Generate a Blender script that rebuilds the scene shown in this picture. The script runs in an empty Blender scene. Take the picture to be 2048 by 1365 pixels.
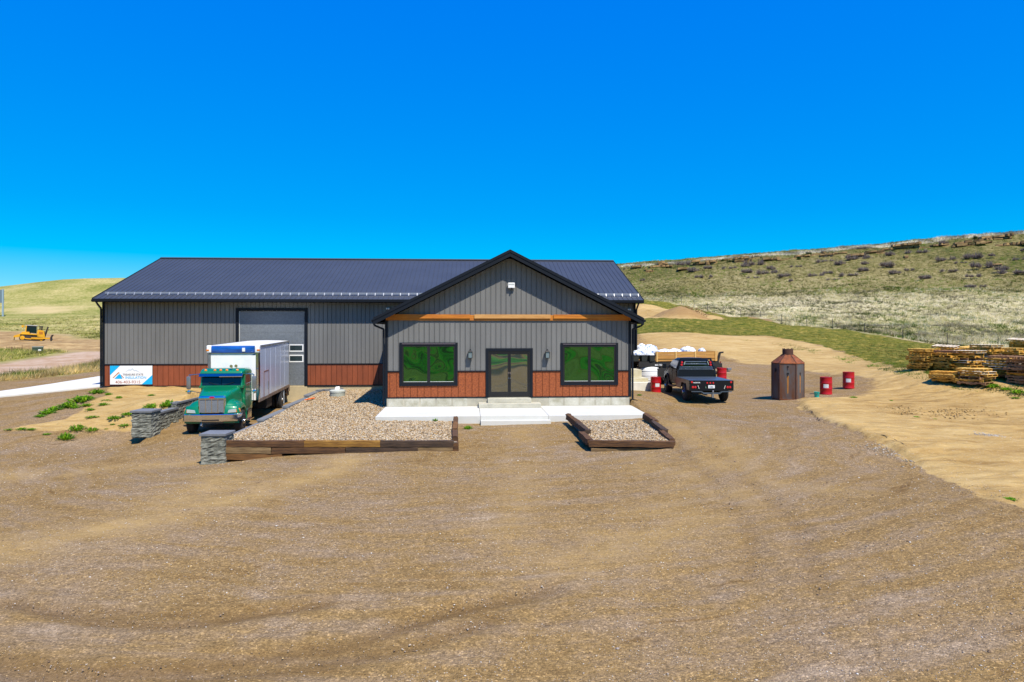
import bpy, bmesh, math, random
import numpy as np
from mathutils import Vector, Matrix
R = math.radians
scene = bpy.context.scene
COL = scene.collection

# ------------------------------------------------------------------ camera
CAM_H = 3.31
YAW = R(3.5)
FPX = 1365.33
HOR = 662.0
cam_d = bpy.data.cameras.new('camera')
cam = bpy.data.objects.new('camera', cam_d)
COL.objects.link(cam)
cam.location = (0, 0, CAM_H)
cam.rotation_euler = (R(90), 0, -YAW)
cam_d.sensor_width = 36.0
cam_d.lens = 24.0
cam_d.shift_y = -(682.5 - HOR) / 2048.0
cam_d.clip_start = 0.1
cam_d.clip_end = 3000
scene.camera = cam

# ------------------------------------------------------------------ light
SUN_DIR = Vector((-0.30, 0.58, -1.0)).normalized()     # travel direction of the light
sun_el = math.asin(-SUN_DIR.z)
sun_az = math.atan2(-SUN_DIR.x, -SUN_DIR.y)            # clockwise from +Y
sun_d = bpy.data.lights.new('sun', 'SUN')
sun_d.energy = 5.0
sun_d.angle = R(0.5)
sun_d.color = (1.0, 0.93, 0.80)
sun = bpy.data.objects.new('sun', sun_d)
COL.objects.link(sun)
sun.rotation_euler = SUN_DIR.to_track_quat('-Z', 'Y').to_euler()

world = bpy.data.worlds.new("World")
scene.world = world
world.use_nodes = True
wn = world.node_tree
wn.nodes.clear()
w_out = wn.nodes.new('ShaderNodeOutputWorld')
w_bg = wn.nodes.new('ShaderNodeBackground')
w_sky = wn.nodes.new('ShaderNodeTexSky')
w_sky.sky_type = 'NISHITA'
w_sky.sun_disc = False
w_sky.sun_elevation = sun_el
w_sky.sun_rotation = sun_az
w_sky.altitude = 1200
w_sky.air_density = 1.0
w_sky.dust_density = 0.15
w_sky.ozone_density = 2.5
w_hs = wn.nodes.new('ShaderNodeHueSaturation')
w_hs.inputs['Saturation'].default_value = 1.7
w_hs.inputs['Value'].default_value = 1.0
wn.links.new(w_sky.outputs[0], w_hs.inputs['Color'])
w_mul = wn.nodes.new('ShaderNodeVectorMath'); w_mul.operation = 'MULTIPLY_ADD'
w_mul.inputs[1].default_value = (0.95, 1.36, 0.50)
w_mul.inputs[2].default_value = (-1.18, -0.12, 4.4)          # deep clear blue of the dry air
w_gm = wn.nodes.new('ShaderNodeGamma'); w_gm.inputs['Gamma'].default_value = 0.6
w_mx = wn.nodes.new('ShaderNodeVectorMath'); w_mx.operation = 'MAXIMUM'; w_mx.inputs[1].default_value = (0, 0, 0)
wn.links.new(w_hs.outputs[0], w_gm.inputs['Color'])
wn.links.new(w_gm.outputs[0], w_mul.inputs[0])
wn.links.new(w_mul.outputs[0], w_mx.inputs[0])
wn.links.new(w_mx.outputs[0], w_bg.inputs['Color'])
w_bg.inputs['Strength'].default_value = 0.13
wn.links.new(w_bg.outputs[0], w_out.inputs['Surface'])

vs = scene.view_settings
vs.view_transform = 'Standard'
vs.look = 'None'
vs.exposure = 0.35
vs.gamma = 1.0
scene.render.resolution_x = 1024
scene.render.resolution_y = 682
scene.cycles.max_bounces = 6
scene.cycles.diffuse_bounces = 1
scene.cycles.transparent_max_bounces = 12

# ------------------------------------------------------------------ measuring helpers
CS, SN = math.cos(YAW), math.sin(YAW)

def P(u, v, d):
    """photo position (2048 px wide frame) and depth in metres -> world point"""
    X = (u - 1024.0) / FPX * d
    return Vector((X * CS + d * SN, -X * SN + d * CS, CAM_H + (HOR - v) / FPX * d))

def PY(u, v, y):
    a = (u - 1024.0) / FPX
    return P(u, v, y / (CS - a * SN))

def PZ(u, v, z):
    return P(u, v, (CAM_H - z) * FPX / (v - HOR))

# ------------------------------------------------------------------ noise helpers
def _hash(ix, iy, s):
    n = (ix.astype(np.int64) * 374761393 + iy.astype(np.int64) * 668265263 + s * 1274126177) & 0x7fffffff
    n = ((n ^ (n >> 13)) * 1274126177) & 0x7fffffff
    return ((n ^ (n >> 16)) & 0xffff) / 65535.0

def vnoise(x, y, s=0):
    ix = np.floor(x); iy = np.floor(y)
    fx = x - ix; fy = y - iy
    fx = fx * fx * (3 - 2 * fx); fy = fy * fy * (3 - 2 * fy)
    a = _hash(ix, iy, s); b = _hash(ix + 1, iy, s)
    c = _hash(ix, iy + 1, s); d = _hash(ix + 1, iy + 1, s)
    return (a * (1 - fx) + b * fx) * (1 - fy) + (c * (1 - fx) + d * fx) * fy

def fbm(x, y, s=0, o=4):
    t = 0; a = 1.0; tot = 0
    for i in range(o):
        t = t + a * vnoise(x * 2 ** i, y * 2 ** i, s + i * 17)
        tot += a; a *= 0.5
    return t / tot

def sstep(a, b, x):
    t = np.clip((x - a) / (b - a), 0, 1)
    return t * t * (3 - 2 * t)

# ------------------------------------------------------------------ object helpers
def tag(o, label=None, cat=None, group=None, kind=None):
    if label: o['label'] = label
    if cat: o['category'] = cat
    if group: o['group'] = group
    if kind: o['kind'] = kind
    return o

def empty(name, loc, rz=0.0, label=None, cat=None, group=None):
    o = bpy.data.objects.new(name, None)
    o.empty_display_size = 0.2
    COL.objects.link(o)
    o.location = loc
    o.rotation_euler = (0, 0, rz)
    return tag(o, label, cat, group)

def link_mesh(name, me, m, parent=None):
    if m is not None:
        if isinstance(m, (list, tuple)):
            for q in m: me.materials.append(q)
        else:
            me.materials.append(m)
    o = bpy.data.objects.new(name, me)
    COL.objects.link(o)
    if parent is not None:
        o.parent = parent
    return o

def tree_children(o):
    return [c for c in KIDS.get(o.name, [])]

def copy_tree(o, parent=None):
    c = o.copy()
    COL.objects.link(c)
    if parent is not None:
        c.parent = parent
    for ch in list(o.children):
        copy_tree(ch, c)
    return c

class MB:
    """collects simple solids into ONE mesh"""
    def __init__(s, M=None):
        s.v = []; s.f = []; s.mi = []; s.M = M or Matrix.Identity(4); s.m = 0
    def add(s, vs, fs):
        n = len(s.v)
        for p in vs: s.v.append(s.M @ Vector(p))
        for f in fs:
            s.f.append([n + i for i in f]); s.mi.append(s.m)
        return s
    def box(s, x0, x1, y0, y1, z0, z1):
        s.add([(x0,y0,z0),(x1,y0,z0),(x1,y1,z0),(x0,y1,z0),(x0,y0,z1),(x1,y0,z1),(x1,y1,z1),(x0,y1,z1)],
              [(0,3,2,1),(4,5,6,7),(0,1,5,4),(1,2,6,5),(2,3,7,6),(3,0,4,7)])
        return s
    def hexa(s, b, t):
        """b, t: 4 bottom and 4 top corners, counter-clockwise from above"""
        s.add(list(b) + list(t), [(0,3,2,1),(4,5,6,7),(0,1,5,4),(1,2,6,5),(2,3,7,6),(3,0,4,7)])
        return s
    def bar(s, p0, p1, w, h=None, up=(0,0,1)):
        """rectangular bar from p0 to p1"""
        h = h or w
        p0 = Vector(p0); p1 = Vector(p1)
        d = (p1 - p0).normalized(); up = Vector(up)
        if abs(d.dot(up)) > 0.98: up = Vector((0, 1, 0))
        sx = d.cross(up).normalized() * (w / 2); sz = sx.cross(d).normalized() * (h / 2)
        c = [p0 - sx - sz, p0 + sx - sz, p0 + sx + sz, p0 - sx + sz, p1 - sx - sz, p1 + sx - sz, p1 + sx + sz, p1 - sx + sz]
        s.add(c, [(0,1,2,3),(7,6,5,4),(0,4,5,1),(1,5,6,2),(2,6,7,3),(3,7,4,0)])
        return s
    def cyl(s, p0, p1, r0, r1=None, n=16, cap=True):
        r1 = r0 if r1 is None else r1
        p0 = Vector(p0); p1 = Vector(p1)
        d = (p1 - p0).normalized()
        a = d.orthogonal().normalized(); b = d.cross(a)
        vs = []
        for p, r in ((p0, r0), (p1, r1)):
            for i in range(n):
                t = 2 * math.pi * i / n
                vs.append(p + a * (math.cos(t) * r) + b * (math.sin(t) * r))
        fs = [(i, (i + 1) % n, n + (i + 1) % n, n + i) for i in range(n)]
        if cap:
            fs.append(tuple(reversed(range(n)))); fs.append(tuple(range(n, 2 * n)))
        s.add(vs, fs)
        return s
    def tube(s, pts, r, n=8):
        pts = [Vector(p) for p in pts]
        rings = []
        ref = None
        for i, p in enumerate(pts):
            if i == 0: d = pts[1] - p
            elif i == len(pts) - 1: d = p - pts[i - 1]
            else: d = (pts[i + 1] - p).normalized() + (p - pts[i - 1]).normalized()
            d.normalize()
            if ref is None: ref = d.orthogonal().normalized()
            a = (ref - d * ref.dot(d)).normalized(); ref = a
            b = d.cross(a)
            rings.append([p + a * (math.cos(2*math.pi*k/n) * r) + b * (math.sin(2*math.pi*k/n) * r) for k in range(n)])
        vs = [q for rg in rings for q in rg]
        fs = []
        for i in range(len(pts) - 1):
            for k in range(n):
                fs.append((i*n+k, i*n+(k+1)%n, (i+1)*n+(k+1)%n, (i+1)*n+k))
        fs.append(tuple(reversed(range(n)))); fs.append(tuple((len(pts)-1)*n + k for k in range(n)))
        s.add(vs, fs)
        return s
    def lathe(s, c, prof, n=24, axis='z'):
        c = Vector(c); vs = []
        for r, h in prof:
            for i in range(n):
                t = 2 * math.pi * i / n
                if axis == 'z': vs.append(c + Vector((r*math.cos(t), r*math.sin(t), h)))
                elif axis == 'x': vs.append(c + Vector((h, r*math.cos(t), r*math.sin(t))))
                else: vs.append(c + Vector((r*math.cos(t), h, r*math.sin(t))))
        fs = []
        for j in range(len(prof) - 1):
            for i in range(n):
                fs.append((j*n+i, j*n+(i+1)%n, (j+1)*n+(i+1)%n, (j+1)*n+i))
        fs.append(tuple(reversed(range(n)))); fs.append(tuple((len(prof)-1)*n + i for i in range(n)))
        s.add(vs, fs)
        return s
    def prism(s, poly, axis, a0, a1):
        """extrude a 2D polygon along an axis. axis 'x': poly=(y,z); 'y': poly=(x,z); 'z': poly=(x,y)"""
        def mk(p, a):
            if axis == 'x': return (a, p[0], p[1])
            if axis == 'y': return (p[0], a, p[1])
            return (p[0], p[1], a)
        n = len(poly)
        vs = [mk(p, a0) for p in poly] + [mk(p, a1) for p in poly]
        fs = [(i, (i+1) % n, n + (i+1) % n, n + i) for i in range(n)]
        fs.append(tuple(reversed(range(n)))); fs.append(tuple(range(n, 2*n)))
        s.add(vs, fs)
        return s
    def loft(s, rings, close=True):
        n = len(rings[0]); vs = [p for r in rings for p in r]; fs = []
        for j in range(len(rings) - 1):
            for i in range(n):
                fs.append((j*n+i, j*n+(i+1)%n, (j+1)*n+(i+1)%n, (j+1)*n+i))
        if close:
            fs.append(tuple(reversed(range(n)))); fs.append(tuple((len(rings)-1)*n + i for i in range(n)))
        s.add(vs, fs)
        return s
    def build(s, name, m, parent=None, bevel=0.0, smooth=None, seg=2, subsurf=0, fix=True):
        me = bpy.data.meshes.new(name)
        me.from_pydata([tuple(p) for p in s.v], [], s.f)
        if isinstance(m, (list, tuple)):
            for i, p in enumerate(me.polygons): p.material_index = s.mi[i]
        if fix or bevel or subsurf:
            bm = bmesh.new(); bm.from_mesh(me)
            if subsurf or smooth is not None:
                pass
            bmesh.ops.recalc_face_normals(bm, faces=bm.faces)
            if bevel:
                ed = [e for e in bm.edges if len(e.link_faces) == 2 and e.calc_face_angle(0) > 0.5]
                bmesh.ops.bevel(bm, geom=ed, offset=bevel, segments=seg, affect='EDGES', profile=0.6, clamp_overlap=True)
            bm.to_mesh(me); bm.free()
        o = link_mesh(name, me, m, parent)
        if subsurf:
            md = o.modifiers.new('sub', 'SUBSURF'); md.levels = subsurf; md.render_levels = subsurf
        if smooth is not None:
            me.shade_smooth()
            me.set_sharp_from_angle(angle=R(smooth))
        return o

def np_mesh(name, V, F, m, parent=None, attrs=None, smooth=False, k=None):
    """V (n,3), F (m,k) numpy -> one mesh object. attrs: name -> (n,4) point colours"""
    me = bpy.data.meshes.new(name)
    n = len(V); mf, kk = F.shape
    me.vertices.add(n); me.vertices.foreach_set('co', V.astype(np.float32).ravel())
    me.loops.add(mf * kk); me.loops.foreach_set('vertex_index', F.astype(np.int32).ravel())
    me.polygons.add(mf)
    me.polygons.foreach_set('loop_start', np.arange(0, mf * kk, kk, dtype=np.int32))
    me.polygons.foreach_set('loop_total', np.full(mf, kk, dtype=np.int32))
    me.update(calc_edges=True)
    if attrs:
        for an, arr in attrs.items():
            at = me.attributes.new(an, 'FLOAT_COLOR', 'POINT')
            at.data.foreach_set('color', arr.astype(np.float32).ravel())
    if smooth:
        me.polygons.foreach_set('use_smooth', np.ones(mf, dtype=bool))
    me.validate()
    return link_mesh(name, me, m, parent)

# ------------------------------------------------------------------ materials
def _n(nt, t, **kw):
    n = nt.nodes.new(t)
    for k, v in kw.items():
        if k in n.inputs.keys(): n.inputs[k].default_value = v
        else: setattr(n, k, v)
    return n

def mat(name, col, rough=0.6, metal=0.0, var=0.0, vscale=3.0, bump=0.0, bscale=20.0, col2=None,
        spec=0.5, coat=0.0, stretch=None, detail=5.0, emit=None, island=0.0):
    """principled material with large-scale colour variation, fine speckle and bump"""
    m = bpy.data.materials.new(name); m.use_nodes = True
    nt = m.node_tree; nt.nodes.clear()
    out = _n(nt, 'ShaderNodeOutputMaterial'); b = _n(nt, 'ShaderNodeBsdfPrincipled')
    nt.links.new(b.outputs[0], out.inputs[0])
    b.inputs['Roughness'].default_value = rough
    b.inputs['Metallic'].default_value = metal
    b.inputs['Specular IOR Level'].default_value = spec
    b.inputs['Coat Weight'].default_value = coat
    b.inputs['Coat Roughness'].default_value = 0.06
    c = (*col, 1.0)
    b.inputs['Base Color'].default_value = c
    tc = _n(nt, 'ShaderNodeTexCoord')
    vec = tc.outputs['Object']
    if stretch:
        mp = _n(nt, 'ShaderNodeMapping'); mp.inputs['Scale'].default_value = stretch
        nt.links.new(vec, mp.inputs[0]); vec = mp.outputs[0]
    if var > 0 or col2 is not None:
        c2 = col2 if col2 is not None else tuple(x * (1 - var) for x in col)
        c1 = col if col2 is not None else tuple(min(1, x * (1 + var * 0.5)) for x in col)
        nz = _n(nt, 'ShaderNodeTexNoise'); nz.inputs['Scale'].default_value = vscale
        nz.inputs['Detail'].default_value = detail; nz.inputs['Roughness'].default_value = 0.65
        nt.links.new(vec, nz.inputs['Vector'])
        rp = _n(nt, 'ShaderNodeValToRGB')
        rp.color_ramp.elements[0].position = 0.35; rp.color_ramp.elements[1].position = 0.68
        rp.color_ramp.elements[0].color = (*c2, 1); rp.color_ramp.elements[1].color = (*c1, 1)
        nt.links.new(nz.outputs['Fac'], rp.inputs[0])
        src = rp.outputs[0]
        if island > 0:
            g = _n(nt, 'ShaderNodeNewGeometry')
            hs = _n(nt, 'ShaderNodeHueSaturation')
            mr = _n(nt, 'ShaderNodeMapRange'); mr.inputs['To Min'].default_value = 1 - island; mr.inputs['To Max'].default_value = 1 + island
            nt.links.new(g.outputs['Random Per Island'], mr.inputs['Value'])
            nt.links.new(mr.outputs[0], hs.inputs['Value']); nt.links.new(src, hs.inputs['Color'])
            src = hs.outputs[0]
        nt.links.new(src, b.inputs['Base Color'])
    if bump > 0:
        nb = _n(nt, 'ShaderNodeTexNoise'); nb.inputs['Scale'].default_value = bscale
        nb.inputs['Detail'].default_value = 6
        nt.links.new(vec, nb.inputs['Vector'])
        bp = _n(nt, 'ShaderNodeBump'); bp.inputs['Strength'].default_value = bump; bp.inputs['Distance'].default_value = 0.03
        nt.links.new(nb.outputs['Fac'], bp.inputs['Height']); nt.links.new(bp.outputs[0], b.inputs['Normal'])
    if emit:
        b.inputs['Emission Color'].default_value = (*emit[0], 1); b.inputs['Emission Strength'].default_value = emit[1]
    return m
# ------------------------------------------------------------------ terrain
# control points measured as (photo u, v, distance)
CTRL = [
 (-400,1365,9.6),(0,1365,9.34),(500,1365,9.34),(1024,1365,9.34),(1600,1365,9.1),(2048,1365,8.76),(2600,1365,8.5),
 (1024,1100,14.05),(500,1100,14.2),(0,1150,13.2),(1550,1100,13.7),
 (2048,1010,14.95),(2400,1080,13.0),(1850,960,18.2),(1600,900,22.1),(1700,862,24.5),(1900,860,25.0),(2100,880,24.0),
 (1350,900,23.7),(1040,880,26.6),(930,903,24.0),(930,847,30.0),(1030,848,30.0),(1110,847,30.0),(1200,844.5,30.0),(1290,838,30.2),(1300,860,27.6),
 (560,912,24.0),(630,908,24.0),(700,905.5,24.0),(800,903.5,24.0),(457,921,24.0),(432,932,24.0),(350,935,23.0),(200,950,21.9),(0,1000,19.4),(-300,1000,19.4),
 (400,885,27.9),(330,880,29.0),(280,872,30.2),(150,866,30.2),(0,900,26.4),(30,860,29.7),(-300,870,29.0),
 (432,866,30.3),(540,860,30.3),(400,900,26.2),
 (200,815,34.0),(120,820,33.9),(230,785,38.0),(330,783,38.6),(208,776,40.5),(340,815,32.0),(380,790,36.8),(360,776,40.6),
 (0,795,38.0),(0,785,40.6),(208,752,50.6),(0,760,49.0),(-300,790,38.0),(-300,760,49),
 (0,745,56.0),(100,742,57),(208,735,60),(0,710,82.0),(78,705,80.0),(208,700,80),(-300,720,72),(-300,700,95),
 (0,690,110),(150,688,108),(70,680.5,136),(200,684,118),(0,655,200),(200,655,205),(-300,655,200),
 (0,627,300),(200,627,300),(-300,635,300),(0,600,350),(200,600,350),(0,577,420),(100,563,425),(180,556.5,430),(245,557,430),(330,562,430),(-200,588,420),(-500,600,400),
 (500,690,110),(700,690,110),(900,690,100),(500,610,330),(700,600,360),(600,570,430),(900,560,400),(900,640,200),
 (770,800,34.0),(1270,803,34.0),(1272,776,41.0),(700,780,42.0),(620,780,42),(1000,770,42),(1290,812,33.6),
 (1180,700,70),(1000,720,60),
 (1369,803,34.7),(1445,805,34.4),(1327,787,38.3),(1445,777,41.2),(1575,799,33.6),(1652,789,34.6),(1697,777,36.7),(1520,815,32.0),(1800,780,34.8),
 (1450,745,44.5),(1500,735,47.0),(1300,745,45.5),(1700,742,43.5),(1300,700,60.0),(1500,700,61.0),(1620,715,55.0),(1750,725,50),
 (1290,670,71.0),(1450,670,71.5),(1560,683,67.0),(1700,700,60),(1860,745,37.0),(1960,762,34.0),(2060,768,33.0),(2048,800,31.0),(2300,800,31.0),
 (1850,712,48),(1950,722,46),(2050,730,45),(2300,735,45),
 (1280,642,98),(1400,641,98),(1290,607,142),(1410,625,124),(1340,620,130),
 (1363,606,150),(1482,634,120),(1563,646,108),(1665,657,97),(1805,678,84),(1895,690,78),(1996,700,74),(2200,722,66),(2500,740,60),
 (1500,600,150),(1300,590,165),(1700,620,125),(1900,640,104),(2048,650,98),(2300,660,92),
 (1260,565,200),(1500,560,182),(1900,590,135),(2048,590,132),(2300,595,126),(1700,560,168),(1900,545,165),(2048,530,162),(2300,520,160),
 (1240,535,232),(1325,530,226),(1400,524.5,222),(1500,517,218),(1600,508,214),(1700,498,209),(1800,492,205),(1900,480,200),(2000,470,196),(2048,467,194),(2300,450,185),
 (1100,545,250),(950,552,300),
]
_cp = [P(*c) for c in CTRL]
_cx = np.array([[p.x, p.y] for p in _cp]); _cz = np.array([p.z for p in _cp])
# the fields behind the camera (seen only in the glass)
_ex = np.array([[0,0],[-30,0],[30,0],[0,-20],[-60,-20],[60,-20],[0,-80],[-120,-80],[120,-80],[0,-200],[200,-200],[-200,-200],[60,20],[-60,20],[0,-400],[0,600],[300,500],[-300,600]], float)
_ez = np.array([-1.6,-1.6,-1.2,-1.8,-1.8,-1.4,3,3,3,30,30,30,0.4,-1.2,80,12,12,12.])  # unseen hills added behind, heights set to block sky in the glass
_cx = np.vstack([_cx, _ex]); _cz = np.concatenate([_cz, _ez])
def _phi(r): return np.sqrt(r * r + 9.0)
_A = _phi(np.linalg.norm(_cx[:, None] - _cx[None], axis=2))
_n_ = len(_cx)
_Q = np.hstack([np.ones((_n_, 1)), _cx])
_M = np.block([[_A + np.eye(_n_) * -0.02, _Q], [_Q.T, np.zeros((3, 3))]])
_w = np.linalg.solve(_M, np.concatenate([_cz, np.zeros(3)]))

DOCK = (-13.78, -9.12, 30.2, 42.05)
def terr0(x, y):
    x = np.asarray(x, float); y = np.asarray(y, float)
    sh = x.shape; X = np.stack([x.ravel(), y.ravel()], 1)
    out = np.empty(len(X))
    for i in range(0, len(X), 20000):
        q = X[i:i+20000]
        r = np.linalg.norm(q[:, None] - _cx[None], axis=2)
        out[i:i+20000] = _phi(r) @ _w[:_n_] + _w[_n_] + q @ _w[_n_+1:]
    return out.reshape(sh)

def terr(x, y):
    x = np.asarray(x, float); y = np.asarray(y, float)
    z = terr0(x, y)
    ins = (x > DOCK[0]) & (x < DOCK[1]) & (y < DOCK[3])
    t = sstep(28.6, 30.4, y)
    z = np.where(ins, z * (1 - t) + (-1.18 + (y - 30) * 0.016) * t, z)
    # keep the sheet under the building and the porch
    b = (x > -21.7) & (x < 10.2) & (y > 42.1) & (y < 60)
    z = np.where(b, np.minimum(z, -0.3), z)
    b = (x > -4.1) & (x < 8.0) & (y > 34.05) & (y < 43)
    z = np.where(b, -0.9, z)
    b = (x > SLABX[0]) & (x < SLABX[1]) & (y > 30.25) & (y < 34.1)
    z = np.where(b, np.minimum(z, -0.8), z)
    # rock beds sit on this sheet
    b = (x > DOCK[1]) & (x < -3.9) & (y > 24.4) & (y < 42.1)
    z = np.where(b, np.minimum(z, -0.95), z)
    # the heap of spoil by the far corner
    c = HEAP
    r = np.sqrt(((x - c[0]) / 4.6) ** 2 + ((y - c[1]) / 4.6) ** 2)
    h = 1.7 * np.clip(1 - r ** 1.6, 0, 1) ** 1.1
    return z + h * (0.85 + 0.3 * fbm(x * 0.8, y * 0.8, 5))
SLABX = (-4.75, 8.1)
_h = P(1362, 634, 112.0)
HEAP = (_h.x, _h.y)

def ground_z(x, y):
    return float(terr(np.array([x]), np.array([y]))[0])

def hit(u, v, dmin=5.0, dmax=500.0):
    """where the line of sight through a photo position meets the ground"""
    d = np.geomspace(dmin, dmax, 900)
    X = (u - 1024.0) / FPX * d
    x = X * CS + d * SN; y = -X * SN + d * CS; z = CAM_H + (HOR - v) / FPX * d
    g = terr(x, y) - z
    i = np.argmax(g > 0)
    if not (g > 0).any():
        i = len(d) - 1
    i = max(i, 1)
    t = g[i-1] / (g[i-1] - g[i]) if g[i] != g[i-1] else 0
    t = min(max(t, 0), 1)
    return Vector((x[i-1] + (x[i]-x[i-1])*t, y[i-1] + (y[i]-y[i-1])*t, z[i-1] + (z[i]-z[i-1])*t))

def wpoly(px):
    return np.array([[q.x, q.y] for q in (hit(u, v) for u, v in px)])

def sdist(poly, x, y):
    """signed distance to polygon, positive inside"""
    n = len(poly)
    best = np.full(x.shape, 1e9); ins = np.zeros(x.shape, bool)
    for i in range(n):
        a = poly[i]; b = poly[(i + 1) % n]
        ab = b - a; L = max((ab ** 2).sum(), 1e-9)
        t = np.clip(((x - a[0]) * ab[0] + (y - a[1]) * ab[1]) / L, 0, 1)
        dx = x - (a[0] + ab[0] * t); dy = y - (a[1] + ab[1] * t)
        best = np.minimum(best, dx * dx + dy * dy)
        cond = (a[1] > y) != (b[1] > y)
        with np.errstate(divide='ignore', invalid='ignore'):
            xi = (b[0] - a[0]) * (y - a[1]) / (b[1] - a[1]) + a[0]
        ins ^= cond & (x < xi)
    return np.sqrt(best) * np.where(ins, 1, -1)

def ldist(line, x, y):
    best = np.full(x.shape, 1e9)
    for i in range(len(line) - 1):
        a = line[i]; b = line[i + 1]
        ab = b - a; L = max((ab ** 2).sum(), 1e-9)
        t = np.clip(((x - a[0]) * ab[0] + (y - a[1]) * ab[1]) / L, 0, 1)
        dx = x - (a[0] + ab[0] * t); dy = y - (a[1] + ab[1] * t)
        best = np.minimum(best, dx * dx + dy * dy)
    return np.sqrt(best)

# regions of the ground (outlines read off the photo, laid on the terrain)
SAND_R = wpoly([(1282,703),(1438,712),(1492,727),(1544,731),(1603,742),(1660,745),(1722,753),(1748,770),(1725,790),(1661,797),(1612,799),
                (1597,808),(1606,820),(1640,840),(1700,864),(1760,887),(1830,925),(1900,963),(2000,1001),(2048,1012),(2400,1075),(2700,1110),
                (2700,790),(2300,775),(2060,768),(1960,764),(1860,748),(1800,735),(1745,722),(1690,706),(1640,691),(1580,680),(1530,672),(1430,670),(1275,667)])
SAND_FAR = wpoly([(1240,608),(1285,609),(1310,613),(1345,618),(1395,620),(1420,630),(1448,636),(1420,640),(1380,642),(1240,641)])
SAND_L = wpoly([(10,860),(60,850),(130,838),(190,800),(225,786),(208,776),(480,776),(480,800),(380,835),(290,868),(200,862),(110,862)])
MOWN = wpoly([(1240,667),(1275,667),(1430,670),(1530,672),(1580,680),(1640,691),(1690,706),(1745,722),(1800,735),(1860,748),(1960,764),(2060,768),(2300,775),
              (2300,735),(2048,712),(1900,694),(1805,681),(1729,669),(1665,660),(1563,648),(1482,637),(1446,631),(1415,623),(1380,612),(1340,604),(1285,597),(1240,600)])
FENCE_PX = [(1363,606),(1388,612),(1415,620),(1446,628),(1482,634),(1521,638),(1563,646),(1614,652),(1665,657),(1729,667),(1805,678),(1895,690),(1996,700),(2110,712),(2250,727)]
DRIVE_L = wpoly([(-300,745),(0,726),(100,712),(208,700),(330,698),(330,712),(208,722),(140,738),(60,747),(0,752),(-300,775)])
SOIL_L = wpoly([(-300,662),(0,661),(60,664),(110,667),(150,676),(208,681),(330,680),(330,700),(208,702),(150,705),(120,703),(60,697),(0,698),(-300,710)])
VERGE_L = wpoly([(-300,775),(0,754),(60,748),(140,739),(208,724),(330,718),(330,735),(208,738),(170,744),(110,752),(60,757),(0,762),(-300,785)])
STONY_L = wpoly([(30,624),(60,611),(130,612),(138,622),(120,626),(60,627)])
STREAK = wpoly([(695,918),(655,945),(600,960),(560,975),(500,990),(430,1005),(330,1030),(200,1060)])
STREAK2 = wpoly([(-200,1125),(0,1100),(200,1065),(350,1020),(460,945)])
STREAK3 = wpoly([(1360,850),(1430,880),(1465,930),(1430,990),(1300,1060),(1150,1110)])
STREAK5 = wpoly([(0,950),(120,948),(260,935),(400,925)])
STREAK6 = wpoly([(1250,870),(1300,940),(1500,960),(1700,985)])
STREAK4 = wpoly([(1040,860),(1045,930),(1040,990),(1000,1060)])
TRK_A = wpoly([(20,1205),(120,1228),(200,1240),(330,1250),(450,1240),(560,1222),(650,1210)])
TRK_B = wpoly([(80,1212),(200,1222),(330,1230),(480,1225),(590,1212)])
TRK_C = wpoly([(-100,1290),(0,1322),(150,1345),(300,1340),(480,1325),(700,1290),(900,1230),(1100,1180)])
TRK_D = wpoly([(-100,1330),(100,1365),(320,1362),(560,1345),(800,1300),(1000,1240)])
TRK_E = wpoly([(1290,820),(1340,880),(1420,960),(1500,1060),(1500,1150)])
TRK_F = wpoly([(1330,808),(1400,870),(1500,960),(1600,1060),(1640,1180)])
SAND_LIP = wpoly([(1604,814),(1625,832),(1655,850),(1690,862),(1740,875),(1790,893),(1818,905)])

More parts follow.
